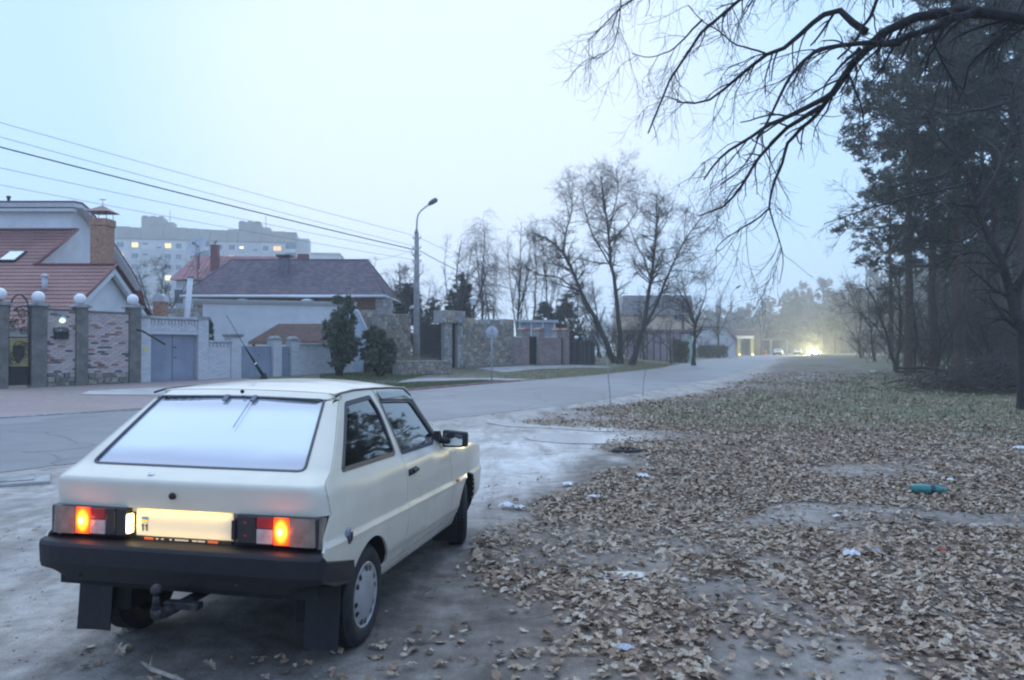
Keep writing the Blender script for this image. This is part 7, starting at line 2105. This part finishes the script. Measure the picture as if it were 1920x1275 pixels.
for py in (447, 465.5, 479.5, 491, 519):
    k = MB(); k.tube([lpx(774, py), lpx(787, py)], .028, 6)
    if py < 500:
        for px in (774, 788.5): k.tube([lpx(px, py), lpx(px - .3, py - 3), lpx(px + .9, py - 4)], .022, 5)
    k.build('cross_bar', iron, lp_)
# cables running left over the forecourt and right into the gardens
cab_m = mat('black cable', (.03, .03, .035), rough=.6, var=0)
cab_t = mat('thin grey wire', (.16, .18, .22), rough=.6, var=0)
def cable(p, q, sag, r, m, label):
    p, q = Vector(p), Vector(q); n_ = 22
    o = empty('cable', tuple(p), 0, label, 'cable', 'overhead cables at the street lamp')
    k = MB(); k.tube([tuple(p.lerp(q, t / n_) - p - Vector((0, 0, 4 * sag * (t / n_) * (1 - t / n_)))) for t in range(n_ + 1)], r, 4, cap=False); k.build('wire', m, o)
wp = lambda px, py: P(px, py, 40.8)
def left_end(py0, Y=24):                             # extend past the left edge of the picture
    a = P(0, py0, Y); return a
for (sx_, sy_, y0, sag, r, m, lab) in ((776, 468, 267, .10, .024, cab_m, 'thick black cable running left from the lamp post'), (775, 441, 221, .10, .009, cab_t, 'topmost thin wire running left from the lamp post'), (775, 461, 248, .10, .009, cab_t, 'thin wire just above the thick black cable'),
    (775, 474, 306, .10, .009, cab_t, 'thin wire below the thick black cable'), (775, 487, 338, .10, .008, cab_t, 'lowest thin wire running left from the lamp post')):
    a = wp(sx_, sy_); b_ = left_end(y0, 25.5); d_ = b_ - a
    cable(a, a + d_ * 1.6, sag * 1.6, r, m, lab)
cable(wp(787, 470), P(1010, 548, 58), .5, .02, cab_m, 'black cable running right from the lamp post into the trees')
cable(wp(775, 467), P(690, 486, 55), .2, .01, cab_t, 'service wire from the lamp post to the violet roof')
cable(wp(787, 446), P(1100, 560, 95), .6, .01, cab_t, 'thin wire running right from the top of the lamp post')
def far_pole(px, Y, top, lamp, label):
    b0 = GP(px, Y); o = empty('far_pole', tuple(b0), 0, label, 'pole'); h_ = ZP(top, Y) - b0.z
    k = MB(); k.tube([(0, 0, -.3), (0, 0, h_)], [.22, .13], 8); k.build('post', conc_p, o)
    k = MB(); k.box(-.5, .5, -.04, .04, h_ - .7, h_ - .6); k.build('cross_bar', iron, o)
    if lamp:
        k = MB(); k.tube([(0, 0, h_ - .3), (.03, 0, h_ + 1.1), (.35, 0, h_ + 1.8), (.9, 0, h_ + 2.2)], .06, 6); k.build('arm', galv, o)
        k = MB(); k.tube([(.8, 0, h_ + 2.12), (1.1, 0, h_ + 2.35), (1.6, 0, h_ + 2.6)], [.08, .17, .08], 8); k.build('lamp_head', iron, o)
far_pole(1371, 124, 566, True, 'far street lamp pole before the shop with lit columns')
far_pole(1428, 182, 583, False, 'plain far pole right of the shop')
# round sign seen from behind
SX = P(922, 718, 36.1); sz = g(SX.x, SX.y)
o = empty('road_sign', (SX.x, 36.1, sz), R(-6), 'round road sign on a thin post seen from its plain grey back', 'road sign')
top_ = ZP(612, 36.1) - sz; ctr = ZP(624, 36.1) - sz
k = MB(); k.tube([(0, 0, -.2), (0, 0, top_ - .03)], .032, 8); k.build('sign_post', galv, o)
k = MB(); k.lathe([(.001, 0), (.29, 0), (.298, .012), (.298, .03), (.001, .03)], 32, 0, 'y', (0, .034, ctr)); k.build('sign_disc', mat('sign back', (.46, .48, .52), rough=.45, var=.06, metal=.1), o)
k = MB()
for zz in (-.12, .12): k.box(-.06, .06, -.04, .033, ctr + zz - .02, ctr + zz + .02)
tag(k.build('sign_clamps', galv, o), kind='stuff')
# lantern behind the stone wall, small globe, green post, slim birch sapling
p = P(888, 600, 50); o = empty('garden_lantern', (p.x, 50, g(p.x, 50)), 0, 'white roofed garden lantern standing behind the long stone wall', 'lantern')
h_ = ZP(572, 50) - g(p.x, 50); k = MB(); k.tube([(0, 0, 0), (0, 0, h_)], .05, 8); k.build('lantern_post', iron, o)
k = MB(); k.lathe([(.10, h_), (.17, h_ + .05), (.20, h_ + .38), (.14, h_ + .40)], 6, 0, 'z', smooth=False); k.build('lantern_glass', globe_m, o)
k = MB(); k.lathe([(.30, h_ + .38), (.28, h_ + .42), (.06, h_ + .56), (.001, h_ + .58)], 12); k.build('lantern_roof', trim_w, o)
x, y = fpt(ft(1076), -.2); o = empty('small_globe_lamp', (x, y, g(x, y)), 0, 'small white globe lamp on a post before the dark board fence', 'globe lamp')
h_ = ZP(633, y) - g(x, y); k = MB(); k.tube([(0, 0, -.1), (0, 0, h_ - .12)], .04, 6); k.build('lamp_post', iron, o); k = MB(); k.sphere((0, 0, h_), .16, 0, 14, 10, .8); k.build('globe', globe_m, o)
p = GP(970, 52); o = empty('green_post', tuple(p), 0, 'thin green post rising behind the end of the stone wall', 'post')
k = MB(); k.tube([(0, 0, -.2), (0, 0, ZP(603, 52) - p.z)], .08, 8); k.build('post_body', mat('green post paint', (.08, .17, .13), rough=.6, var=.1), o); k = MB(); k.box(-.12, .12, -.12, .12, ZP(603, 52) - p.z, ZP(601, 52) - p.z); k.build('post_cap', galv, o)
bpt = Vector((XP(1145, 21), 21, ground_z(XP(1145, 21), 21)))
pale = mat('pale sapling bark', (.42, .42, .42), rough=.8, var=.2, scale=12)
bare_tree('sapling', 'thin pale leafless sapling at the road edge', 'tree', tuple(bpt), [[bpt] + px3([(1142, 720), (1139, 680), (1133, 660), (1121, 640), (1116, 628)], 21)], [(.022, .008)], [dict(n_=7, t0=.4, ang=(20, 50), length=(.25, .6), wander=.1, up=.1, rr=.5, rmin=.004, Pn=5), dict(n_=8, t0=.2, ang=(20, 50), length=(.1, .3), wander=.15, rr=.6, rmin=.003, Pn=3)], 7, None, pale, pale)
bpt = Vector((XP(1205, 26), 26, ground_z(XP(1205, 26), 26)))
bare_tree('sapling', 'very thin dark shoot by the road right of the pale sapling', 'tree', tuple(bpt), [[bpt] + px3([(1206, 725), (1209, 700), (1213, 690)], 26)], [(.009, .004)], [dict(n_=4, t0=.4, ang=(20, 50), length=(.15, .35), wander=.1, up=.1, rr=.5, rmin=.003, Pn=4)], 9, None, bark_m, bark_m)

# ------------------------------------------------------------------ far cars
def far_car(loc, rz, m, label, lights=False):
    o = empty('car', loc, rz, label, 'car')
    lo = [(-2.0, .30), (-1.98, .72), (-1.2, .88), (-.55, 1.38), (.75, 1.42), (1.45, .98), (2.0, .85), (2.05, .35)]     # y, z ; front towards -y
    k = MB()
    sec = lambda w: [(y, z) for y, z in lo]
    for w0, w1 in ((0, 1),):
        L_ = []
        for sgn in (-1, 1):
            L_.append([(sgn * (.80 if z < 1 else .60), y, z) for y, z in lo])
        n_ = len(lo)
        for i in range(n_):
            j = (i + 1) % n_
            k.face([L_[0][i], L_[0][j], L_[1][j], L_[1][i]])
        k.face(L_[0]); k.face(L_[1][::-1])
    b_ = k.build('body', m, o); add_bevel(b_, .06, 3)
    k = MB(); k.face([(-.62, -1.165, .93), (.62, -1.165, .93), (.52, -.585, 1.375), (-.52, -.585, 1.375)]); w_ = k.build('windscreen', pane_d, b_)
    for sgn in (-1, 1):
        k = MB(); k.face([(sgn * .79, -1.05, .95), (sgn * .79, 1.3, .98), (sgn * .655, .72, 1.35), (sgn * .655, -.52, 1.33)]); k.build('side_window', pane_d, b_)
        for yy in (-1.3, 1.3):
            k = MB(); k.lathe([(.001, -.1), (.2, -.1), (.30, -.09), (.31, 0), (.30, .09), (.001, .09)], 18, 0, 'x', (0, 0, 0)); k.build('wheel', rubber, o, (sgn * .72, yy, .31))
        k = MB(); k.lathe([(.001, -.05), (.18, -.03), (.20, .03)], 14, 0, 'y', (sgn * .58, -2.0, .64)); k.build('headlamp', head_lit if lights else lens_clear, o)
    k = MB(); k.box(-.82, .82, -2.1, -1.9, .3, .52, 0, .03); k.build('bumper', blackp, o)
    k = MB(); k.box(-.30, .30, -2.02, -1.97, .56, .70); k.build('grille', iron, o)
    return o
head_lit = mat('lit headlamp', (1, 1, .9), var=0, emis=(1, .86, .42), estr=13000)
white_car = mat('white car paint', (.70, .71, .72), rough=.35, var=.03, coat=.5)
def carpos(px, Y): return (XP(px, Y), Y, ground_z(XP(px, Y), Y) + .07)
hc = far_car(carpos(1523, 165), math.atan2(-XP(1523, 165), 165) + 0.02, mat('dark car paint', (.05, .05, .06), rough=.3, var=.05, coat=.5), 'oncoming car with dazzling yellowish headlights', True)
for sgn in (-1, 1):
    ld = bpy.data.lights.new('headlamp_beam', 'SPOT'); ld.energy = 1800; ld.color = (1, .82, .34); ld.spot_size = R(70); ld.spot_blend = .8; ld.shadow_soft_size = .12
    lo_ = bpy.data.objects.new('headlamp_beam', ld); COL.objects.link(lo_); lo_.parent = hc; lo_.location = (sgn * .58, -2.12, .64); lo_.rotation_euler = (R(88), 0, R(180))
far_car(carpos(1459, 158), R(-22), white_car, 'white car parked before the pale carport')
far_car(carpos(1497, 172), R(-24), white_car, 'white car partly hidden left of the oncoming headlights')

# ------------------------------------------------------------------ puddles, litter, tyre, slab
pud = bpy.data.materials.new('puddle water'); pud.use_nodes = True
pb = pud.node_tree.nodes['Principled BSDF']; pb.inputs['Base Color'].default_value = (.58, .56, .53, 1); pb.inputs['Roughness'].default_value = .22; pb.inputs['Specular IOR Level'].default_value = .8
pb.inputs['Coat Weight'].default_value = .3; pb.inputs['Coat Roughness'].default_value = .12
def puddle(pts, label):
    W_ = []
    for px, py in pts:
        Y = CAM_H * FPX / (py - 658)
        for _ in range(6): Y = (CAM_H - ground_z(XP(px, Y), Y)) * FPX / (py - 658)
        W_.append((XP(px, Y), Y))
    zs = np.mean([ground_z(x, y) for x, y in W_])
    W_ = rounded(W_, .25, 5)
    o = drape('puddle', W_, pud, .006, .16, lambda x, y: zs * .6 + ground_z(x, y) * .4 + .004)
    tag(o, label, kind='structure')
puddle([(975, 818), (1030, 811), (1110, 815), (1190, 822), (1212, 826), (1160, 833), (1060, 832), (1000, 827)], 'pale puddle on the dirt pull-in')
puddle([(905, 792), (980, 791), (1080, 797), (1185, 808), (1120, 810), (1040, 804), (950, 800)], 'thin bright puddle behind the first one')
puddle([(1100, 1078), (1160, 1070), (1215, 1073), (1205, 1084), (1140, 1088)], 'small dark puddle among the leaves')
def litter_pos(px, py):
    Y = CAM_H * FPX / (py - 658)
    for _ in range(8): Y = (CAM_H - ground_z(XP(px, Y), Y)) * FPX / (py - 658)
    return XP(px, Y), Y, ground_z(XP(px, Y), Y)
paper_m = mat('white litter paper', (.78, .78, .80), rough=.8, var=.06)
def scrap(px, py, wpx, hpx, label, seed, m=None, name='paper_scrap', cat='litter'):
    x, y, z = litter_pos(px, py); s_ = y / FPX; rs = np.random.RandomState(seed)
    n_ = 7; w = wpx * s_; d_ = max(hpx * s_ * 1.6, .03)
    gx, gy = np.meshgrid(np.linspace(-.5, .5, n_), np.linspace(-.5, .5, n_))
    rr_ = .75 + .5 * rs.rand(n_, n_)
    V = np.stack([gx * w * rr_, gy * d_ * rr_, .012 + rs.rand(n_, n_) * hpx * s_ * .8 * (1 - (gx ** 2 + gy ** 2) * 1.2)], -1)
    th = rs.uniform(-.6, .6); c, s2 = math.cos(th), math.sin(th)
    V = np.stack([V[..., 0] * c - V[..., 1] * s2, V[..., 0] * s2 + V[..., 1] * c, V[..., 2]], -1)
    idx = np.arange(n_ * n_).reshape(n_, n_); q = np.stack([idx[:-1, :-1], idx[:-1, 1:], idx[1:, 1:], idx[1:, :-1]], -1).reshape(-1, 4)
    o = link(name, np_mesh(name, V.reshape(-1, 3), q, m or paper_m, smooth=False), None, (x, y, z + .01))
    tag(o, label, cat, 'litter scattered over the leaves')
scrap(950, 952, 26, 12, 'crumpled white paper nearest the car front wheel, left half of a pair', 1)
scrap(972, 955, 20, 9, 'crumpled white paper right beside the paper nearest the front wheel', 2)
scrap(1064, 911, 20, 9, 'flat white scrap on the leaves in front of the half buried tyre', 3)
scrap(1205, 897, 22, 12, 'white scrap lying below the half buried tyre', 4)
scrap(1113, 934, 22, 6, 'thin white strip among leaves between the two nearer scraps', 5)
scrap(1592, 1044, 26, 16, 'crumpled white tissue on the leaves below the teal bottle', 6)
scrap(1566, 972, 13, 7, 'small white scrap left of the teal bottle', 7)
scrap(1781, 903, 12, 6, 'small white scrap just right of the teal bottle', 8)
scrap(1911, 845, 16, 14, 'white wrapper at the right edge of the verge', 9)
scrap(1636, 698, 9, 6, 'round white rag on the far verge near the forked tree', 10)
scrap(1170, 1221, 30, 14, 'bluish white rag among the nearest leaves', 11, mat('bluish rag', (.55, .56, .62), rough=.8))
scrap(1762, 1035, 14, 6, 'small red wrapper on the leaves right of the white tissue', 12, mat('red wrapper', (.45, .06, .05), rough=.5))
scrap(1638, 1036, 12, 8, 'greyish scrap right of the white tissue', 13, mat('grey scrap', (.45, .45, .48), rough=.8))
x, y, z = litter_pos(1736, 925)
bt = empty('plastic_bottle', (x, y, z + .052), R(-10), 'teal plastic bottle lying on the leaves at right', 'bottle', 'litter scattered over the leaves')
k = MB(); k.lathe([(.001, -.17), (.045, -.17), (.056, -.155), (.058, -.05), (.056, .05), (.058, .09), (.050, .13), (.032, .165), (.022, .178), (.022, .19)], 20, 0, 'x'); k.build('bottle_body', mat('teal plastic', (.02, .22, .20), rough=.25, var=.1, coat=.4), bt)
k = MB(); k.lathe([(.024, .182), (.026, .184), (.026, .208), (.001, .21)], 14, 0, 'x'); k.build('bottle_cap', mat('pale teal cap', (.10, .32, .30), rough=.4), bt)
k = MB(); k.lathe([(.0586, .03), (.0595, .032), (.0595, .075), (.0586, .077)], 20, 0, 'x'); k.build('bottle_label', mat('dark label', (.04, .05, .07), rough=.4, var=.3, scale=30), bt)
x, y, z = litter_pos(1175, 846)
ty = empty('old_tyre', (x, y, z - .085), R(12), 'old black tyre half buried at the edge of the pull-in', 'tyre'); ty.scale = (.86, .86, .9)
k = MB(); k.lathe([(.17, .02), (.19, .0), (.25, .01), (.27, .04), (.272, .10), (.26, .14), (.22, .15), (.18, .145), (.17, .12)], 40, 0, 'z', closed=False); k.build('tyre_carcass', rubber, ty)
for q in range(30):
    a = 2 * PI * q / 30
    k = MB(); k.box(-.006, .006, -.018, .018, .045, .105); k.build('tread_block', rubber, ty, (.273 * math.cos(a), .273 * math.sin(a), 0), (0, 0, a))
x, y, z = litter_pos(18, 903)
o = empty('concrete_slab', (x, y, z), R(30), 'cracked concrete slab with cover at the left road edge', 'slab')
k = MB(); k.bevbox(-.45, .45, -.4, .4, -.1, .035, 0, .015); k.build('slab_body', mat('slab concrete', (.40, .39, .37), rough=.9, var=.2, scale=4, bump=.006), o); k = MB(); k.bevbox(-.28, .28, -.25, .25, .036, .046, 0, .004); k.build('slab_lid', mat('slab lid', (.34, .335, .32), rough=.9, var=.25, scale=6), o)
x, y, z = litter_pos(290, 1262)
stk = mat('bleached stick', (.42, .36, .30), rough=.8, var=.25, scale=20)
o = empty('broken_stick', (x, y, z + .015), R(-25), 'pale broken stick with a split end behind the car', 'stick')
k = MB(); k.tube([(-.14, .05, .01), (0, 0, .012), (.25, -.03, .01)], [.006, .014, .010], 6); k.build('stick_shaft', stk, o)
k = MB(); k.tube([(-.02, 0, .012), (-.07, .06, .05)], [.010, .003], 5); k.build('stick_splinter', stk, o)

# ------------------------------------------------------------------ fallen leaves
leaf_ms = [mat('fallen leaf', c, rough=.8, var=.2, scale=40) for c in ((.43, .315, .215), (.31, .21, .14), (.52, .41, .305), (.18, .12, .08), (.60, .51, .40))]
half = [(0, -.5), (.10, -.36), (.22, -.30), (.16, -.14), (.34, -.02), (.22, .12), (.30, .28), (.12, .36), (0, .5)]
tv = [(x, y) for x, y in half] + [(-x, y) for x, y in half[1:-1]]
mid = [(0, -.2), (0, .1), (0, .3)]
TV = np.array(tv + mid)
nh = len(half)
def tri_leaf():
    T = []
    R_ = list(range(nh)); L_ = [0] + list(range(nh, nh + nh - 2)) + [nh - 1]
    ms = [len(tv), len(tv) + 1, len(tv) + 2]
    for S, fl in ((R_, 0), (L_, 1)):
        for a, b_ in zip(S, S[1:]):
            ym = (TV[a, 1] + TV[b_, 1]) / 2; m_ = ms[0] if ym < -.1 else (ms[1] if ym < .2 else ms[2])
            T.append((a, b_, m_) if not fl else (b_, a, m_))
        # bridge between mid points
        for m0, m1, yy in ((ms[0], ms[1], -.1), (ms[1], ms[2], .2)):
            c_ = min(S, key=lambda i: abs(TV[i, 1] - yy)); T.append((m0, c_, m1) if not fl else (m1, c_, m0))
    return np.array(T)
LT = tri_leaf()
rs = np.random.RandomState(123)
def scatter(n_, x0, x1, y0, y1, dens):
    X = rs.uniform(x0, x1, n_); Y = rs.uniform(y0, y1, n_)
    keep = rs.rand(n_) < dens(X, Y)
    vis = (np.abs(X / Y) < .74)
    k_ = keep & vis
    return X[k_], Y[k_]
def car_clear(X, Y):
    dx, dy = X + 1.664, Y - 3.824; c, s_ = math.cos(CAR_YAW), math.sin(CAR_YAW)
    u = dx * c - dy * s_; v = dx * s_ + dy * c
    return (np.abs(u) < .60) & (v > .4) & (v < 3.3)
dn = lambda X, Y: leaf_density(X, Y) * (~car_clear(X, Y))
sparse = lambda X, Y: np.where(X < dirt_edge(Y) + .3, sstep(fbm(X, Y, .7, 41), .44, .66) * np.interp(Y, [3, 6, 9, 14], [.75, .34, .10, .02]), .10) * (~car_clear(X, Y)) * (s_n(X, Y) < -.3)
Xs, Ys, S_ = [], [], []
for (n_, x0, x1, y0, y1, f_, sc) in ((31000, -1, 7, 2.9, 10, dn, (.034, .084)), (34000, -.5, 13, 10, 18, dn, (.045, .095)), (22000, 0, 20, 18, 30, dn, (.065, .12)), (14000, 5, 34, 30, 48, dn, (.09, .16)), (13000, -5, 4, 2.9, 12, sparse, (.035, .082))):
    a, b_ = scatter(n_, x0, x1, y0, y1, f_); Xs.append(a); Ys.append(b_); S_.append(rs.uniform(sc[0], sc[1], len(a)))
X = np.concatenate(Xs); Y = np.concatenate(Ys); S = np.concatenate(S_)
Z = ground_zv(X, Y)
order = np.argsort(Y - 0); X, Y, Z, S = X[order], Y[order], Z[order], S[order]
def leaf_verts(n_, s_, up=1.):
    curl = rs.uniform(-.7, .9, n_)[:, None]; bend = rs.uniform(-.6, .6, n_)[:, None]; fold = rs.uniform(-.1, .7, n_)[:, None] * (rs.rand(n_, 1) < .6)
    x, y = TV[None, :, 0], TV[None, :, 1]
    z = curl * x * x * 1.6 + bend * y * y * .7 + fold * np.abs(x) * .5 + rs.normal(size=(n_, len(TV))) * .035
    v = np.stack([np.broadcast_to(x, z.shape) * (1 - .25 * np.abs(fold)), np.broadcast_to(y, z.shape), z], -1) * s_[:, None, None]
    ax = rs.normal(size=(n_, 2)) * .26
    v[..., 2] += v[..., 0] * ax[:, :1] + v[..., 1] * ax[:, 1:]
    th = rs.uniform(0, 2 * PI, n_); c, sn = np.cos(th)[:, None], np.sin(th)[:, None]
    v2 = np.stack([v[..., 0] * c - v[..., 1] * sn, v[..., 0] * sn + v[..., 1] * c, v[..., 2]], -1)
    v2[..., 2] += -v2[..., 2].min(1, keepdims=True) * .75 + rs.uniform(.0, .022, n_)[:, None]
    return v2
NI = 290
TV_full, LT_full = TV, LT
SV = np.array([(0, -.5), (.13, -.36), (.24, -.22), (.12, -.10), (.36, .04), (.20, .16), (.25, .36), (0, .5), (-.22, .34), (-.18, .18), (-.35, .06), (-.13, -.08), (-.25, -.24), (-.10, -.38), (0, .02)])
ST = np.array([(i, (i + 1) % 14, 14) for i in range(14)])
vars_ = leaf_verts(12, np.ones(12))
lmesh = [np_mesh('leaf', vars_[i], LT, leaf_ms[i % 5]) for i in range(12)]
for i in range(NI):
    o = link('leaf', lmesh[rs.choice(12)], ground, (X[i], Y[i], Z[i] + .003), (0, 0, rs.uniform(0, 6.28))); s_ = S[i]; o.scale = (s_, s_, s_)
Xr, Yr, Zr, Sr = X[NI:], Y[NI:], Z[NI:], S[NI:]
LV, LTri, LM, o_ = [], [], [], 0
for msk, tv_, tr_ in ((Yr < 6.0, TV_full, LT_full), (Yr >= 6.0, SV, ST)):
    TV = tv_
    v = leaf_verts(int(msk.sum()), Sr[msk]) + np.stack([Xr[msk], Yr[msk], Zr[msk]], -1)[:, None, :]
    nt = len(tv_)
    LV.append(v.reshape(-1, 3)); LTri.append((tr_[None] + (np.arange(len(v)) * nt)[:, None, None]).reshape(-1, 3) + o_)
    LM.append(rs.choice(5, len(v), p=(.32, .20, .24, .10, .14)).repeat(len(tr_))); o_ += len(v) * nt
tag(link('fallen_leaves', np_mesh('fallen_leaves', np.concatenate(LV), np.concatenate(LTri), leaf_ms, np.concatenate(LM))), 'brown fallen oak leaves covering the verge', kind='stuff')

# fallen twigs among the leaves
a, b_ = scatter(2600, -3, 12, 2.8, 18, lambda X, Y: .12 + .5 * leaf_density(X, Y) * (~car_clear(X, Y)))
n_ = len(a); th = rs.uniform(0, 6.28, n_); L_s = rs.uniform(.05, .28, n_); zz = ground_zv(a, b_) + rs.uniform(.006, .03, n_)
P0 = np.stack([np.stack([a + np.cos(th) * L_s * t + rs.normal(size=n_) * .008, b_ + np.sin(th) * L_s * t + rs.normal(size=n_) * .008, zz + rs.normal(size=n_) * .006], -1) for t in (0, .5, 1)], 1)
v, q = tubes_np(P0, np.array([[1, .8, .4]]) * rs.uniform(.0015, .004, (n_, 1)), 3)
tag(link('fallen_twigs', np_mesh('fallen_twigs', v, q, mat('grey twig', (.16, .125, .10), rough=.95, var=.3), smooth=True)), 'thin fallen twigs among the leaves', kind='stuff')
# small stones and clods on the dirt
a, b_ = scatter(5200, -6, 6, 2.6, 13, lambda X, Y: sstep(fbm(X, Y, .9, 71), .35, .7) * (X < dirt_edge(Y) + 1.2) * (s_n(X, Y) < .2))
oc = np.array([(1, 0, 0), (0, 1, 0), (-1, 0, 0), (0, -1, 0), (0, 0, 1)], float); of = np.array([(0, 1, 4), (1, 2, 4), (2, 3, 4), (3, 0, 4)])
n_ = len(a); pv_ = oc[None] * (rs.rand(n_, 5, 1) * .6 + .6) * (rs.uniform(.003, .013, n_) ** 1.0)[:, None, None] * np.array([1, 1, .7]); th = rs.uniform(0, 6.28, n_); c, s2 = np.cos(th)[:, None], np.sin(th)[:, None]
pv_ = np.stack([pv_[..., 0] * c - pv_[..., 1] * s2, pv_[..., 0] * s2 + pv_[..., 1] * c, pv_[..., 2]], -1) + np.stack([a, b_, ground_zv(a, b_)], -1)[:, None]
tag(link('gravel', np_mesh('gravel', pv_.reshape(-1, 3), (of[None] + (np.arange(n_) * 5)[:, None, None]).reshape(-1, 3), [mat('clod', (.16, .135, .11), rough=1, var=.3, scale=20), mat('grit', (.38, .36, .33), rough=.9, var=.2, scale=20)], rs.choice(2, n_, p=(.7, .3)).repeat(4))), 'small clods and grit on the dirt', kind='stuff')

# ------------------------------------------------------------------ grass
grass_ms = [mat('grass blade', c, rough=.8, var=.2) for c in ((.13, .145, .065), (.21, .20, .10), (.34, .295, .19))]
def blades(X, Y, Z, h0, h1, w, label, name='grass', p=(.4, .35, .25)):
    n_ = len(X); th = rs.uniform(0, 2 * PI, n_); h = rs.uniform(h0, h1, n_); ln = rs.uniform(.1, .7, n_) * h; ph = rs.uniform(0, 2 * PI, n_)
    c, s_ = np.cos(th) * w, np.sin(th) * w
    b_ = np.stack([X, Y, Z], -1)
    V = np.stack([b_ - np.stack([c, s_, c * 0 + .01], -1), b_ + np.stack([c, s_, c * 0 - .01], -1), b_ + np.stack([np.cos(ph) * ln, np.sin(ph) * ln, h], -1)], 1)
    tag(link(name, np_mesh(name, V.reshape(-1, 3), np.arange(n_ * 3).reshape(-1, 3), grass_ms, rs.choice(3, n_, p=p))), label, kind='stuff')
def gd(X, Y):
    v = sstep(fbm(X, Y, 4.5, 11) + np.clip((X - dirt_edge(Y) - 3) / 14, -.3, .35), .48, .72) * sstep(Y, 8, 17) * (polydist(X, Y, NEAR) < -1.2)
    tuft = sstep(fbm(X, Y, .5, 61), .55, .72)
    return v * (.25 + .75 * tuft) + .25 * tuft * sstep(fbm(X, Y, 2.0, 63), .60, .75) * (X > dirt_edge(Y))
a, b_ = scatter(150000, 1, 32, 5, 46, gd)
blades(a, b_, ground_zv(a, b_), .05, .18, .009, 'thin dull grass on the verge below the pines')
def in_poly(poly, n_):
    q = np.array(poly); x = rs.uniform(q[:, 0].min(), q[:, 0].max(), n_); y = rs.uniform(q[:, 1].min(), q[:, 1].max(), n_); m_ = pip(x, y, q); return x[m_], y[m_]
aa, bb = [], []
for poly, n_ in ((lawn_a, 26000), (lawn_b, 26000), (verge, 40000)):
    a, b_ = in_poly(poly, n_); aa.append(a); bb.append(b_)
a, b_ = np.concatenate(aa[:2]), np.concatenate(bb[:2])
blades(a, b_, terrain(a, b_) + .02, .03, .10, .012, 'short green grass of the lawn strips', p=(.7, .25, .05))
blades(aa[2], bb[2], terrain(aa[2], bb[2]) + .02, .04, .14, .012, 'dry grass of the verge under the roadside trees', p=(.15, .4, .45))
xb_, yb_ = rs.uniform(0, tB - tA - .4, 900), rs.uniform(.35, 2.4, 900)
a = FO.x + FD.x * (tA + xb_) + FN.x * (nO + yb_); b_ = FO.y + FD.y * (tA + xb_) + FN.y * (nO + yb_)
blades(a, b_, np.full(900, BED_Z), .12, .5, .012, 'dead brown stalks in the planting bed', 'dead_stalks', (.0, .2, .8))

# ------------------------------------------------------------------ haze
hz_m = bpy.data.materials.new('haze'); hz_m.use_nodes = True
n, l = hz_m.node_tree.nodes, hz_m.node_tree.links
n.clear()
vo = n.new('ShaderNodeOutputMaterial'); pv = n.new('ShaderNodeVolumePrincipled')
pv.inputs['Color'].default_value = (.90, .96, 1.0, 1); pv.inputs['Density'].default_value = .0014; pv.inputs['Anisotropy'].default_value = .6
l.new(pv.outputs[0], vo.inputs['Volume'])
k = MB(); k.box(-480, 480, -80, 600, -1.2, 48)
tag(k.build('haze', hz_m), 'thin bluish evening haze', kind='stuff')
